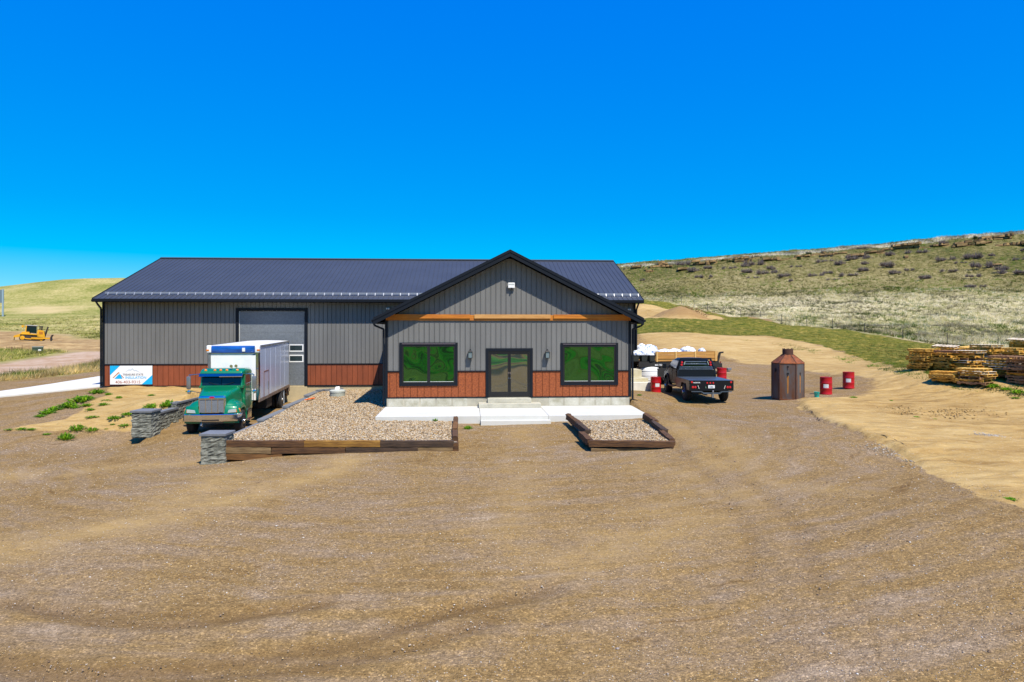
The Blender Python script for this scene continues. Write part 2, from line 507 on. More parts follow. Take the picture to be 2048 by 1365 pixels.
def masks(x, y):
    """colour masks on terrain vertices"""
    wob = (fbm(x * 0.6, y * 0.6, 3, 4) - 0.5) * 1.6
    near = np.clip(np.hypot(x, y) / 40.0, 0.3, 6)
    ew = np.where(y > 31, 1.0, 0.3) * np.where(y > 40, 1.4, 1.0)
    sd_ = (sdist(SAND_R, x, y) + wob * (0.35 + ew * .5)) / ew
    sand = sstep(-1.0, 1.1, sd_)
    sand = np.maximum(sand, sstep(-1.5, 1.5, sdist(SAND_FAR, x, y) + wob))
    sand = np.maximum(sand, sstep(-0.3, 0.3, sdist(SAND_L, x, y) + wob * 0.4))
    sand = np.maximum(sand, sstep(-3, 3, sdist(SOIL_L, x, y) + wob * 2) * 0.8)
    rr = np.sqrt(((x - HEAP[0]) / 5.4) ** 2 + ((y - HEAP[1]) / 5.4) ** 2)
    sand = np.maximum(sand, sstep(1.1, 0.8, rr))
    # light sandy streaks in the gravel
    strk = np.zeros(x.shape)
    for ln, w_, a in ((STREAK, 0.9, 1.0), (STREAK2, 1.2, .8), (STREAK3, 1.3, .6), (STREAK4, 0.8, .4), (STREAK5, .8, .6), (STREAK6, .6, .5)):
        dd = ldist(ln, x, y)
        strk = np.maximum(strk, a * np.exp(-(dd / w_) ** 2) * sstep(0.15, 0.6, fbm(x * 1.1, y * 1.1, 31)))
    mown = sstep(-0.6, 0.6, sdist(MOWN, x, y) + wob * 0.8) * (1 - sstep(-1.5, 1.5, sdist(SAND_FAR, x, y) + wob))
    # natural pasture: everything beyond the yard
    vl = sdist(VERGE_L, x, y); dl = sdist(DRIVE_L, x, y); sl = sdist(SOIL_L, x, y)
    d = np.hypot(x, y)
    fline = np.array([[q.x, q.y] for q in (hit(u, v + 2) for u, v in FENCE_PX)])
    beyond = np.zeros(x.shape)
    # right-hand pasture: behind the fence line
    fa = np.vstack([[[400, -40]], [[80, 20]], fline[::-1], [[20, 175]], [[-60, 190]], [[-60, 600]], [[400, 600]]])
    right = sstep(-0.5, 0.5, sdist(fa, x, y) + wob * 0.5)
    lpoly = np.array([[-400, 52], [-36, 57], [-14, 62], [-14, 260], [-60, 600], [-600, 600], [-600, 40]], float)
    left = sstep(-1, 1, sdist(lpoly, x, y)) * (1 - sstep(-1, 1, dl + wob)) * (1 - sstep(-3, 3, sl + wob * 2) * 0.9)
    left = np.maximum(left, sstep(-0.5, 0.7, vl + wob * 0.8))
    back = sstep(-5, -12, y)
    return sand, mown, right, np.maximum(left, 0), np.where(y > 0, strk, back)

def make_terrain():
    xs = np.concatenate([-np.geomspace(600, 30, 60)[:-1], np.arange(-30, -23, 0.25), np.arange(-23, 24, 0.125), np.arange(24, 60, 0.35), np.geomspace(60, 600, 110)])
    ys = np.concatenate([-np.geomspace(500, 6, 30)[:-1], np.arange(-6, 8, 0.6), np.arange(8, 26, 0.125), np.arange(26, 43, 0.15), np.arange(43, 75, 0.35),
                         np.arange(75, 260, 1.0), np.geomspace(260, 620, 70)])
    X, Y = np.meshgrid(xs, ys)
    Z = terr(X, Y)
    far = sstep(45, 120, Y)
    # small relief
    Z = Z + (fbm(X * 0.5, Y * 0.5, 11) - 0.5) * 0.10 * (1 + far * 3) * sstep(3, 9, Y)
    Z = Z + (fbm(X * 2.5, Y * 2.5, 12) - 0.5) * 0.03 * (Y < 60)
    Z = Z + (fbm(X * 0.12, Y * 0.12, 13) - 0.5) * 1.6 * far
    dockin = (X > DOCK[0] - .3) & (X < DOCK[1] + .3) & (Y > 30) & (Y < 42.2)
    # wheel ruts
    trk = np.zeros(X.shape)
    for ln, w_, a in ((TRK_A, .17, 1), (TRK_B, .12, .8), (TRK_C, .24, 1), (TRK_D, .2, .9), (TRK_E, .2, .4), (TRK_F, .2, .4)):
        dd = ldist(ln, X, Y)
        g = np.exp(-(dd / w_) ** 2) * a
        Z = Z - 0.05 * g + 0.026 * np.exp(-((dd - w_ * 2) / (w_ * .8)) ** 2) * a
        trk = np.maximum(trk, g * (0.55 + 0.45 * fbm(X * 2, Y * 2, 41)))
    cd = ldist(SAND_LIP, X, Y)
    side = sdist(SAND_R, X, Y)
    Z = Z + 0.13 * sstep(-0.05, 0.22, side) * np.exp(-(cd / 2.2) ** 2) * (0.6 + 0.8 * fbm(X * 2, Y * 2, 77))
    sand, mown, right, left, back = masks(X, Y)
    sandy = sand * (Y < 60)
    Z = Z + sandy * ((fbm(X * 1.3, Y * 1.3, 55) - 0.5) * 0.10 + (fbm(X * 0.9 + Y * .5, Y * 3.2 - X * .6, 57, 5) - 0.5) * 0.12) * (Y > 8)
    a1 = np.stack([sand, mown, right, left], -1)
    a2 = np.stack([trk, back, sstep(-1, 1, sdist(DRIVE_L, X, Y)), np.maximum(sstep(-4, 4, sdist(STONY_L, X, Y)), sstep(-3, 3, sdist(SOIL_L, X, Y)))], -1)
    nx, ny = len(xs), len(ys)
    def sheet(name, j0, j1, m):
        V = np.stack([X[j0:j1], Y[j0:j1], Z[j0:j1]], -1).reshape(-1, 3)
        rows = j1 - j0
        idx = np.arange(rows * nx).reshape(rows, nx)
        F = np.stack([idx[:-1, :-1], idx[:-1, 1:], idx[1:, 1:], idx[1:, :-1]], -1).reshape(-1, 4)
        o = np_mesh(name, V, F, m, attrs={'m1': a1[j0:j1].reshape(-1, 4), 'm2': a2[j0:j1].reshape(-1, 4)}, smooth=True)
        tag(o, kind='structure')
        return o
    js = int(np.searchsorted(ys, 74))
    m = ground_material()
    sheet('ground', 0, js + 1, m)
    sheet('hills', js, ny, m)

def ground_material():
    m = bpy.data.materials.new('ground_mix'); m.use_nodes = True
    nt = m.node_tree; nt.nodes.clear(); L = nt.links.new
    out = _n(nt, 'ShaderNodeOutputMaterial'); b = _n(nt, 'ShaderNodeBsdfPrincipled')
    b.inputs['Roughness'].default_value = 0.95; b.inputs['Specular IOR Level'].default_value = 0.15
    L(b.outputs[0], out.inputs[0])
    geo = _n(nt, 'ShaderNodeNewGeometry'); pos = geo.outputs['Position']
    def noise(scale, detail=5, rough=0.6, vec=None, dist=0.0):
        n = _n(nt, 'ShaderNodeTexNoise'); n.inputs['Scale'].default_value = scale; n.inputs['Detail'].default_value = detail
        n.inputs['Roughness'].default_value = rough; n.inputs['Distortion'].default_value = dist
        L(vec or pos, n.inputs['Vector']); return n.outputs['Fac']
    def ramp(fac, stops):
        r = _n(nt, 'ShaderNodeValToRGB'); e = r.color_ramp.elements
        while len(e) < len(stops): e.new(0.5)
        for i, (p, c) in enumerate(stops):
            e[i].position = p; e[i].color = (*c, 1) if len(c) == 3 else c
        L(fac, r.inputs[0]); return r.outputs[0]
    def mixc(fac, a, c):
        x = _n(nt, 'ShaderNodeMix'); x.data_type = 'RGBA'
        if isinstance(fac, (int, float)): x.inputs[0].default_value = fac
        else: L(fac, x.inputs[0])
        for s, i in ((a, 6), (c, 7)):
            if isinstance(s, tuple): x.inputs[i].default_value = (*s, 1)
            else: L(s, x.inputs[i])
        return x.outputs[2]
    def mth(op, a, c=0.0, clamp=False):
        x = _n(nt, 'ShaderNodeMath'); x.operation = op; x.use_clamp = clamp
        for s, i in ((a, 0), (c, 1)):
            if isinstance(s, (int, float)): x.inputs[i].default_value = s
            else: L(s, x.inputs[i])
        return x.outputs[0]
    def g(v): return (v, v, v)
    at1 = _n(nt, 'ShaderNodeAttribute'); at1.attribute_name = 'm1'
    at2 = _n(nt, 'ShaderNodeAttribute'); at2.attribute_name = 'm2'
    s1 = _n(nt, 'ShaderNodeSeparateColor'); L(at1.outputs['Color'], s1.inputs[0])
    s2 = _n(nt, 'ShaderNodeSeparateColor'); L(at2.outputs['Color'], s2.inputs[0])
    sand, mown, right, left = s1.outputs[0], s1.outputs[1], s1.outputs[2], at1.outputs['Alpha']
    trk, back, drive, soil = s2.outputs[0], s2.outputs[1], s2.outputs[2], at2.outputs['Alpha']
    # --- polar coordinates about the turning circle in the yard
    sp = _n(nt, 'ShaderNodeSeparateXYZ'); L(pos, sp.inputs[0])
    wnx = mth('MULTIPLY', mth('SUBTRACT', noise(0.11, 3), 0.5), 9.0)
    dx = mth('ADD', mth('SUBTRACT', sp.outputs[0], -0.5), wnx); dy = mth('SUBTRACT', sp.outputs[1], 27.0)
    rr = mth('SQRT', mth('ADD', mth('MULTIPLY', dx, dx), mth('MULTIPLY', mth('MULTIPLY', dy, dy), 1.7)))
    an = mth('ARCTAN2', dy, dx)
    cb = _n(nt, 'ShaderNodeCombineXYZ'); L(mth('MULTIPLY', rr, 1.5), cb.inputs[0]); L(mth('MULTIPLY', an, 3.0), cb.inputs[1])
    streak = noise(1.0, 7, 0.6, cb.outputs[0], 0.3)
    patch = noise(0.23, 6, 0.65)
    fine = noise(9.0, 5, 0.75)
    grit = noise(42.0, 3, 0.8)
    vor = _n(nt, 'ShaderNodeTexVoronoi'); vor.inputs['Scale'].default_value = 34.0; L(pos, vor.inputs['Vector'])
    vs_ = _n(nt, 'ShaderNodeSeparateColor'); L(vor.outputs['Color'], vs_.inputs[0])
    # gravel
    fac = mth('ADD', mth('ADD', mth('MULTIPLY', streak, 0.42), mth('MULTIPLY', patch, 0.30)), mth('MULTIPLY', noise(1.7, 6, 0.7), 0.28))
    gravel = ramp(fac, [(0.34, GRAV[0]), (0.46, GRAV[1]), (0.55, GRAV[2]), (0.66, GRAV[3])])
    spk = ramp(vs_.outputs[0], [(0.0, g(0.60)), (0.3, g(0.85)), (0.75, g(1.08)), (0.93, g(1.35)), (1.0, g(1.9))])
    mx = _n(nt, 'ShaderNodeMix'); mx.data_type = 'RGBA'; mx.blend_type = 'MULTIPLY'; mx.inputs[0].default_value = 0.9
    L(gravel, mx.inputs[6]); L(spk, mx.inputs[7]); gravel = mx.outputs[2]
    gt = ramp(grit, [(0.30, g(0.62)), (0.5, g(1.0)), (0.70, g(1.38))])
    mx = _n(nt, 'ShaderNodeMix'); mx.data_type = 'RGBA'; mx.blend_type = 'MULTIPLY'; mx.inputs[0].default_value = 0.8
    L(gravel, mx.inputs[6]); L(gt, mx.inputs[7]); gravel = mx.outputs[2]
    cb2 = _n(nt, 'ShaderNodeCombineXYZ'); L(mth('MULTIPLY', rr, 3.2), cb2.inputs[0]); L(mth('MULTIPLY', an, 7.0), cb2.inputs[1])
    dent = ramp(noise(1.0, 5, 0.6, cb2.outputs[0], 0.5), [(0.28, (0.66, 0.58, 0.45)), (0.38, g(1.0))])
    mx = _n(nt, 'ShaderNodeMix'); mx.data_type = 'RGBA'; mx.blend_type = 'MULTIPLY'; mx.inputs[0].default_value = 0.9
    L(gravel, mx.inputs[6]); L(dent, mx.inputs[7]); gravel = mx.outputs[2]
    gr2 = ramp(fine, [(0.28, g(0.62)), (0.5, g(1.0)), (0.72, g(1.25))])
    mx = _n(nt, 'ShaderNodeMix'); mx.data_type = 'RGBA'; mx.blend_type = 'MULTIPLY'; mx.inputs[0].default_value = 0.8
    L(gravel, mx.inputs[6]); L(gr2, mx.inputs[7]); gravel = mx.outputs[2]
    gravel = mixc(mth('MULTIPLY', trk, 0.8), gravel, (0.145, 0.084, 0.030))
    fwd = mth('GREATER_THAN', sp.outputs[1], 0.0)
    sk = mth('MULTIPLY', mth('MULTIPLY', back, fwd), mth('ADD', mth('MULTIPLY', noise(2.3, 7, .75), 1.6), -0.15), True)
    gravel = mixc(mth('MULTIPLY', sk, 0.9), gravel, (0.45, 0.30, 0.115))
    pink = mixc(ramp(noise(0.5, 6, .7), [(.4, g(0)), (.6, g(1))]), (0.40, 0.25, 0.14), (0.52, 0.38, 0.27))
    gravel = mixc(mth('MULTIPLY', drive, 0.9), gravel, pink)
    # sand
    cbs = _n(nt, 'ShaderNodeMapping'); cbs.inputs['Scale'].default_value = (0.35, 1.3, 1); cbs.inputs['Rotation'].default_value = (0, 0, 0.35); L(pos, cbs.inputs[0])
    sfac = mth('ADD', mth('MULTIPLY', noise(1.3, 8, 0.7, cbs.outputs[0], 0.6), 0.6), mth('MULTIPLY', noise(0.12, 4), 0.4))
    sandc = ramp(sfac, [(0.33, SANDC[0]), (0.44, SANDC[1]), (0.56, SANDC[2]), (0.68, SANDC[3])])
    sandc = mixc(mth('MULTIPLY', mth('SUBTRACT', vs_.outputs[1], 0.93, True), 5.0, True), sandc, (0.62, 0.56, 0.46))
    soilc = ramp(noise(0.35, 7, 0.7), [(0.35, (0.17, 0.09, 0.03)), (0.5, (0.32, 0.19, 0.08)), (0.62, (0.50, 0.34, 0.15))])
    sandc = mixc(mth('MULTIPLY', soil, 0.85), sandc, soilc)
    dk = ramp(noise(2.6, 8, 0.8, cbs.outputs[0], 1.2), [(0.34, g(0.5)), (0.43, g(0.88)), (0.6, g(1.08))])
    mx = _n(nt, 'ShaderNodeMix'); mx.data_type = 'RGBA'; mx.blend_type = 'MULTIPLY'; mx.inputs[0].default_value = 0.8
    L(sandc, mx.inputs[6]); L(dk, mx.inputs[7]); sandc = mx.outputs[2]
    hx = mth('SUBTRACT', sp.outputs[0], HEAP[0]); hy_ = mth('SUBTRACT', sp.outputs[1], HEAP[1])
    hd = mth('SQRT', mth('ADD', mth('MULTIPLY', hx, hx), mth('MULTIPLY', hy_, hy_)))
    hm = mth('MULTIPLY', mth('SUBTRACT', mth('ADD', 4.6, mth('MULTIPLY', noise(0.8, 5, .7), 1.5)), hd), 0.5, True)
    sandc = mixc(mth('MULTIPLY', hm, 0.7), sandc, (0.27, 0.155, 0.065))
    col = gravel
    sedge = mth('ADD', sand, mth('MULTIPLY', mth('SUBTRACT', noise(2.2, 8, 0.8), 0.5), 1.7))
    sm = ramp(sedge, [(0.36, g(0)), (0.62, g(1))])
    col = mixc(sm, col, sandc)
    # mown grass band
    mg = ramp(noise(1.4, 7, 0.75), [(0.36, (0.04, 0.06, 0.004)), (0.46, (0.10, 0.11, 0.008)), (0.55, (0.19, 0.165, 0.02)), (0.64, (0.42, 0.29, 0.07))])
    me_ = mth('ADD', mown, mth('MULTIPLY', mth('SUBTRACT', noise(2.2, 6, 0.75), 0.5), 0.8))
    col = mixc(ramp(me_, [(0.42, g(0)), (0.6, g(1))]), col, mg)
    # pasture, pale dry grass with green showing through
    mpp = _n(nt, 'ShaderNodeMapping'); mpp.inputs['Scale'].default_value = (0.6, 0.35, 0.5); L(pos, mpp.inputs[0])
    pn = noise(1.5, 9, 0.8, mpp.outputs[0])
    big = noise(0.018, 5, 0.6)
    hgt = mth('MULTIPLY', mth('SUBTRACT', sp.outputs[2], 9.0), 0.09, True)
    pf = mth('ADD', mth('ADD', mth('MULTIPLY', pn, 0.75), mth('MULTIPLY', big, 0.45)), mth('MULTIPLY', hgt, -0.06))
    past = ramp(pf, [(0.46, (0.06, 0.08, 0.015)), (0.52, (0.17, 0.17, 0.05)), (0.57, (0.33, 0.29, 0.12)), (0.64, (0.50, 0.43, 0.24)), (0.74, (0.64, 0.56, 0.38))])
    hillc = ramp(pf, [(0.42, (0.035, 0.05, 0.008)), (0.51, (0.09, 0.09, 0.02)), (0.58, (0.17, 0.14, 0.045)), (0.68, (0.30, 0.25, 0.11)), (0.78, (0.42, 0.36, 0.2))])
    past = mixc(ramp(hgt, [(0.0, g(0)), (0.35, g(1))]), past, hillc)
    col = mixc(right, col, past)
    lf = mth('ADD', mth('MULTIPLY', pn, 0.5), mth('MULTIPLY', noise(0.012, 5, 0.7), 0.6))
    leftc = ramp(lf, [(0.42, (0.07, 0.11, 0.010)), (0.49, (0.17, 0.185, 0.03)), (0.56, (0.31, 0.28, 0.08)), (0.64, (0.48, 0.39, 0.16))])
    leftc = mixc(mth('MULTIPLY', soil, 0.8), leftc, (0.55, 0.42, 0.20))
    col = mixc(left, col, leftc)
    # fields behind the camera
    bk = ramp(noise(0.035, 5), [(0.38, (0.010, 0.03, 0.004)), (0.43, (0.03, 0.13, 0.008)), (0.50, (0.05, 0.22, 0.012)), (0.54, (0.26, 0.15, 0.05)), (0.58, (0.05, 0.05, 0.02))])
    col = mixc(mth('MULTIPLY', back, mth('LESS_THAN', sp.outputs[1], 0.0)), col, bk)
    L(col, b.inputs['Base Color'])
    # bump
    hsum = mth('ADD', mth('MULTIPLY', vor.outputs['Distance'], -0.6), mth('ADD', mth('MULTIPLY', fine, 1.0), mth('MULTIPLY', grit, 0.35)))
    bp = _n(nt, 'ShaderNodeBump'); bp.inputs['Strength'].default_value = 0.55; bp.inputs['Distance'].default_value = 0.045
    L(hsum, bp.inputs['Height'])
    bp2 = _n(nt, 'ShaderNodeBump'); bp2.inputs['Strength'].default_value = 0.6; bp2.inputs['Distance'].default_value = 0.12
    L(mth('MULTIPLY', mth('ADD', noise(1.3, 7, .7, cbs.outputs[0], .6), mth('MULTIPLY', pn, mth('ADD', right, left))), 1.0), bp2.inputs['Height']); L(bp.outputs[0], bp2.inputs['Normal'])
    L(bp2.outputs[0], b.inputs['Normal'])
    return m

GRAV = [(0.172, 0.098, 0.032), (0.270, 0.172, 0.066), (0.268, 0.184, 0.100), (0.350, 0.262, 0.175)]
SANDC = [(0.25, 0.145, 0.042), (0.41, 0.260, 0.088), (0.50, 0.340, 0.130), (0.59, 0.43, 0.20)]
make_terrain()

def add_sheet(name, px, m, z_off=0.03):
    pass

# concrete drive at the far left
def drive_slab():
    pts = [(208.5,753),(208.5,774.5),(0,795.5),(-160,811),(-160,799),(0,786)]
    pts = [hit(u, v) for u, v in pts]
    mb = MB()
    # subdivide the strip between the near and far edge
    near = [hit(212, 774.2), hit(150, 780), hit(100, 785), hit(50, 790), hit(0, 795), hit(-60, 801), hit(-160, 811)]
    far = [hit(212, 752.3), hit(150, 762), hit(100, 770), hit(50, 777.5), hit(0, 784.5), hit(-60, 792), hit(-160, 802)]
    for i in range(len(near) - 1):
        a, b_, c, d = near[i], near[i+1], far[i+1], far[i]
        up = Vector((0, 0, 0.06)); dn = Vector((0, 0, -0.2))
        mb.hexa([a+dn, d+dn, c+dn, b_+dn], [a+up, d+up, c+up, b_+up])
    o = mb.build('drive_slab', mat('drive_concrete', (0.66, 0.64, 0.58), 0.9, var=0.12, vscale=1.5, bump=0.2, bscale=15))
    tag(o, kind='structure')
drive_slab()
# ------------------------------------------------------------------ building
M_SIDE = mat('siding_grey', (0.172, 0.169, 0.160), 0.55, var=0.17, vscale=0.8, bump=0.04, bscale=4, stretch=(1, 1, 0.15))
M_BROWN = mat('wainscot_brown', (0.27, 0.066, 0.022), 0.6, var=0.22, vscale=2.5, bump=0.06, bscale=25, stretch=(1, 1, 0.3))
M_STONE = mat('wainscot_stone_grain', (0.40, 0.100, 0.022), 0.8, col2=(0.18, 0.040, 0.011), vscale=12, detail=6, bump=0.4, bscale=26)
M_ROOF = mat('roof_metal', (0.052, 0.058, 0.068), 0.5, metal=0.10, var=0.10, vscale=0.5)
M_TRIM = mat('trim_navy', (0.007, 0.010, 0.016), 0.55, var=0.1, spec=0.22)
M_CONC = mat('concrete_wall', (0.50, 0.46, 0.35), 0.9, col2=(0.34, 0.32, 0.25), vscale=1.4, bump=0.25, bscale=18)
M_CONCY = mat('concrete_wall_stained', (0.58, 0.47, 0.27), 0.9, col2=(0.44, 0.36, 0.22), vscale=1.0, bump=0.25, bscale=18)
M_SLAB = mat('slab_concrete', (0.64, 0.63, 0.58), 0.85, col2=(0.57, 0.56, 0.50), vscale=0.7, bump=0.15, bscale=25)
M_STEP = mat('step_concrete', (0.56, 0.53, 0.42), 0.9, col2=(0.40, 0.38, 0.30), vscale=2.0, bump=0.25, bscale=18)
M_ALU = mat('snow_guard_metal', (0.34, 0.36, 0.40), 0.5, metal=0.5)
M_BLACK = mat('black_paint', (0.012, 0.011, 0.012), 0.4)
M_WOODB = mat('fresh_beam_wood', (0.62, 0.34, 0.11), 0.7, col2=(0.46, 0.21, 0.05), vscale=2.0, stretch=(0.5, 4, 6), bump=0.1)
M_WOODO = mat('orange_beam_wood', (0.62, 0.215, 0.012), 0.7, col2=(0.38, 0.11, 0.008), vscale=2.0, stretch=(0.5, 4, 6), bump=0.1)
M_GREYD = mat('garage_panel', (0.165, 0.183, 0.200), 0.55, var=0.22, vscale=14, bump=0.35, bscale=45)
M_WHITE = mat('white_plastic', (0.82, 0.82, 0.80), 0.5)
M_GDGLS = mat('garage_glass', (0.02, 0.035, 0.04), 0.08, spec=0.8)

def glass_mat(name, tint, wav, dist, rough=0.02, back=(0.01, 0.03, 0.012), mixf=0.78):
    """reflective window film, slightly wavy"""
    m = bpy.data.materials.new(name); m.use_nodes = True
    nt = m.node_tree; nt.nodes.clear(); L = nt.links.new
    out = _n(nt, 'ShaderNodeOutputMaterial')
    gl = _n(nt, 'ShaderNodeBsdfGlossy'); gl.inputs['Color'].default_value = (*tint, 1); gl.inputs['Roughness'].default_value = rough
    df = _n(nt, 'ShaderNodeBsdfPrincipled'); df.inputs['Base Color'].default_value = (*back, 1); df.inputs['Roughness'].default_value = 0.3
    mx = _n(nt, 'ShaderNodeMixShader'); mx.inputs[0].default_value = mixf
    tc = _n(nt, 'ShaderNodeTexCoord')
    nz = _n(nt, 'ShaderNodeTexNoise'); nz.inputs['Scale'].default_value = wav; nz.inputs['Detail'].default_value = 1.0
    nz.inputs['Distortion'].default_value = 0.3
    L(tc.outputs['Object'], nz.inputs['Vector'])
    bp = _n(nt, 'ShaderNodeBump'); bp.inputs['Strength'].default_value = 1.0; bp.inputs['Distance'].default_value = dist
    L(nz.outputs['Fac'], bp.inputs['Height']); L(bp.outputs[0], gl.inputs['Normal'])
    L(df.outputs[0], mx.inputs[1]); L(gl.outputs[0], mx.inputs[2]); L(mx.outputs[0], out.inputs[0])
    return m
M_WGLS = glass_mat('window_green_film', (0.09, 0.32, 0.09), 0.5, 0.19)
M_DGLS = glass_mat('door_glass_film', (0.56, 0.62, 0.50), 0.6, 0.035, back=(0.008, 0.02, 0.04), mixf=0.62)

BLD = empty('building', (1.95, 42, 0), 0, 'long grey metal shop building with brown wainscot, dark roof and gabled front office', 'building')
BLD_INV = Matrix.Translation((-1.95, -42, 0))
def bmb(): return MB(BLD_INV.copy())

FX0, FX1, FY = -4.17, 8.07, 34.0
MX0, MX1, MY, MYB = -21.8, 10.26, 42.0, 58.6
FXC = (FX0 + FX1) / 2
WZ = 1.30          # wainscot top
# roof planes
F_PEAK = (FXC, 7.25); F_SL = 0.505
M_RY, M_RZ, M_SL = 50.3, 8.50, 0.370
OV = 0.62
def f_under(x): return F_PEAK[1] - 0.30 - abs(x - FXC) * F_SL
def m_under(y): return M_RZ - 0.20 - abs(y - M_RY) * M_SL

def ribbed(mb, org, ud, L, z0, top, holes=(), pitch=0.305, rib=0.032, proud=0.017, th=0.05, off=0.0, double=False, groove=0.006):
    """vertical-rib metal sheet from org along ud; top may be a function of the distance"""
    ud = Vector(ud); nrm = Vector((ud.y, -ud.x, 0))     # outward
    topf = top if callable(top) else (lambda s: top)
    cuts = {0.0, L}
    k = off
    ribs = []
    while k < L:
        if k > 0.02 and k < L - 0.02: cuts.add(round(k, 4)); ribs.append(k)
        k += pitch
    for h in holes: cuts.add(h[0]); cuts.add(h[1])
    cuts = sorted(cuts)
    org = Vector(org)
    def quadbox(s0, s1, a0, a1, b0, b1, p0, p1):
        # bottoms a0,a1 tops b0,b1, depth p0..p1 (outward)
        q = lambda s, p, z: org + ud * s + nrm * p + Vector((0, 0, z))
        mb.hexa([q(s0, p1, a0), q(s1, p1, a1), q(s1, p0, a1), q(s0, p0, a0)], [q(s0, p1, b0), q(s1, p1, b1), q(s1, p0, b1), q(s0, p0, b0)])
    def segs(s):
        iv = [(z0, None)]
        res = []
        lo = z0
        for h in sorted([h for h in holes if h[0] < s < h[1]], key=lambda h: h[2]):
            if h[2] > lo: res.append((lo, h[2]))
            lo = max(lo, h[3])
        res.append((lo, None))
        return res
    gr = set()
    for s in ribs:
        g0 = s + rib / 2 + groove
        if g0 < L - .02: gr.add((round(s, 4), round(g0, 4)))
    cuts = sorted(set(cuts) | {g[1] for g in gr})
    for s0, s1 in zip(cuts[:-1], cuts[1:]):
        if s1 - s0 < 1e-4: continue
        sm = (s0 + s1) / 2
        deep = any(a_ <= s0 + 1e-5 and s1 <= b__ + 1e-5 for a_, b__ in gr)
        for a, b_ in segs(sm):
            t0 = topf(s0) if b_ is None else b_; t1 = topf(s1) if b_ is None else b_
            if min(t0, t1) - a < 0.005: continue
            quadbox(s0, s1, a, a, t0, t1, -th, -.04 if deep else 0.0)
    for s in ribs:
        if any(h[0] - 0.03 < s < h[1] + 0.03 for h in holes):
            sg = segs(s) if any(h[0] < s < h[1] for h in holes) else [(z0, None)]
        else: sg = [(z0, None)]
        for a, b_ in sg:
            t = topf(s) if b_ is None else b_
            if t - a < 0.02: continue
            quadbox(s - rib, s, a, a, t, t, -.001, proud)
            if double: quadbox(s + rib * 2.2, s + rib * 2.8, a, a, t, t, 0.0, proud * 0.5)

# openings of the front office (x from FX0)
def fx(u, y=FY): return PY(u, 700, y).x
def fz(v, u=1024, y=FY): return PY(u, v, y).z
WIN = [(fx(799), fx(915.5), fz(771.5), fz(685.5)), (fx(1121), fx(1236), fz(771.5), fz(686.5))]
DOOR = (fx(971.5), fx(1065.5), -0.02, fz(697))
holesF = [(a - FX0 + .05, b_ - FX0 - .05, z0 + .05, z1 - .05) for a, b_, z0, z1 in WIN] + [(DOOR[0] - FX0 + .05, DOOR[1] - FX0 - .05, -0.2, DOOR[3] - .05)]
GD = (PY(476, 700, MY).x, PY(611.5, 700, MY).x, -0.02, PY(540, 621.5, MY).z)
holesM = [(GD[0] - MX0 + .05, GD[1] - MX0 - .05, -0.3, GD[3] - .05)]

mb = bmb()
ribbed(mb, (FX0, FY, 0), (1, 0, 0), FX1 - FX0, WZ, lambda s: f_under(FX0 + s) , holesF, pitch=0.2535, off=0.12, rib=0.022)
ribbed(mb, (FX0, MY, 0), (0, -1, 0), MY - FY, WZ, f_under(FX0), pitch=0.2535)
ribbed(mb, (FX1, FY, 0), (0, 1, 0), MY - FY, WZ, f_under(FX1), pitch=0.2535)
mb.build('office_wall', M_SIDE, BLD)
def wains(org, ud, L_, pitch, m, off=0.0):
    mb = bmb(); ribbed(mb, org, ud, L_, 0.0, WZ, (), pitch=pitch, rib=0.014, proud=0.012, off=off, groove=0.009); return mb
dl, dr_ = DOOR[0] + .05, DOOR[1] - .05
for (a0_, a1_) in ((FX0, dl), (dr_, FX1)):
    hs_ = [(WIN[i][0] + .05 - a0_, WIN[i][1] - .05 - a0_, WIN[i][2] + .05, WIN[i][3] - .05) for i in (0, 1) if a0_ < WIN[i][0] < a1_]
    mb = bmb(); ribbed(mb, (a0_, FY, 0), (1, 0, 0), a1_ - a0_, 0.0, WZ, hs_, pitch=0.338, off=0.2, rib=0.014, proud=0.012, groove=0.009); mb.build('office_wainscot', M_STONE, BLD)
for args in (((FX0, MY, 0), (0, -1, 0), MY - FY), ((FX1, FY, 0), (0, 1, 0), MY - FY), ((MX0, MY, 0), (1, 0, 0), GD[0] + .05 - MX0), ((GD[1] - .05, MY, 0), (1, 0, 0), MX1 - GD[1] + .05),
             ((MX0, MYB, 0), (0, -1, 0), MYB - MY), ((MX1, MY, 0), (0, 1, 0), MYB - MY)):
    wains(*args, 0.315, M_BROWN).build('shop_wainscot', M_BROWN, BLD)
mb = bmb()
ribbed(mb, (MX0, MY, 0), (1, 0, 0), MX1 - MX0, WZ, m_under(MY), holesM, pitch=0.253, rib=0.022)
ribbed(mb, (MX0, MYB, 0), (0, -1, 0), MYB - MY, WZ, lambda s: m_under(MYB - s), pitch=0.253, rib=0.022)
ribbed(mb, (MX1, MY, 0), (0, 1, 0), MYB - MY, WZ, lambda s: m_under(MY + s), pitch=0.253, rib=0.022)
ribbed(mb, (MX1, MYB, 0), (-1, 0, 0), MX1 - MX0, 0, m_under(MYB), pitch=0.6, rib=0.022)
mb.build('shop_wall', M_SIDE, BLD)

# foundations
mb = bmb()
mb.box(FX0 + 0.06, FX1 - 0.06, FY - 0.02, FY + 0.2, -0.85, -0.0025)
mb.box(FX0 + 0.02, FX0 + 0.25, FY + 0.2, MY - .01, -0.95, -0.0025)
mb.box(FX1 - 0.25, FX1 - 0.02, FY + 0.2, MY - .01, -0.85, -0.0025)
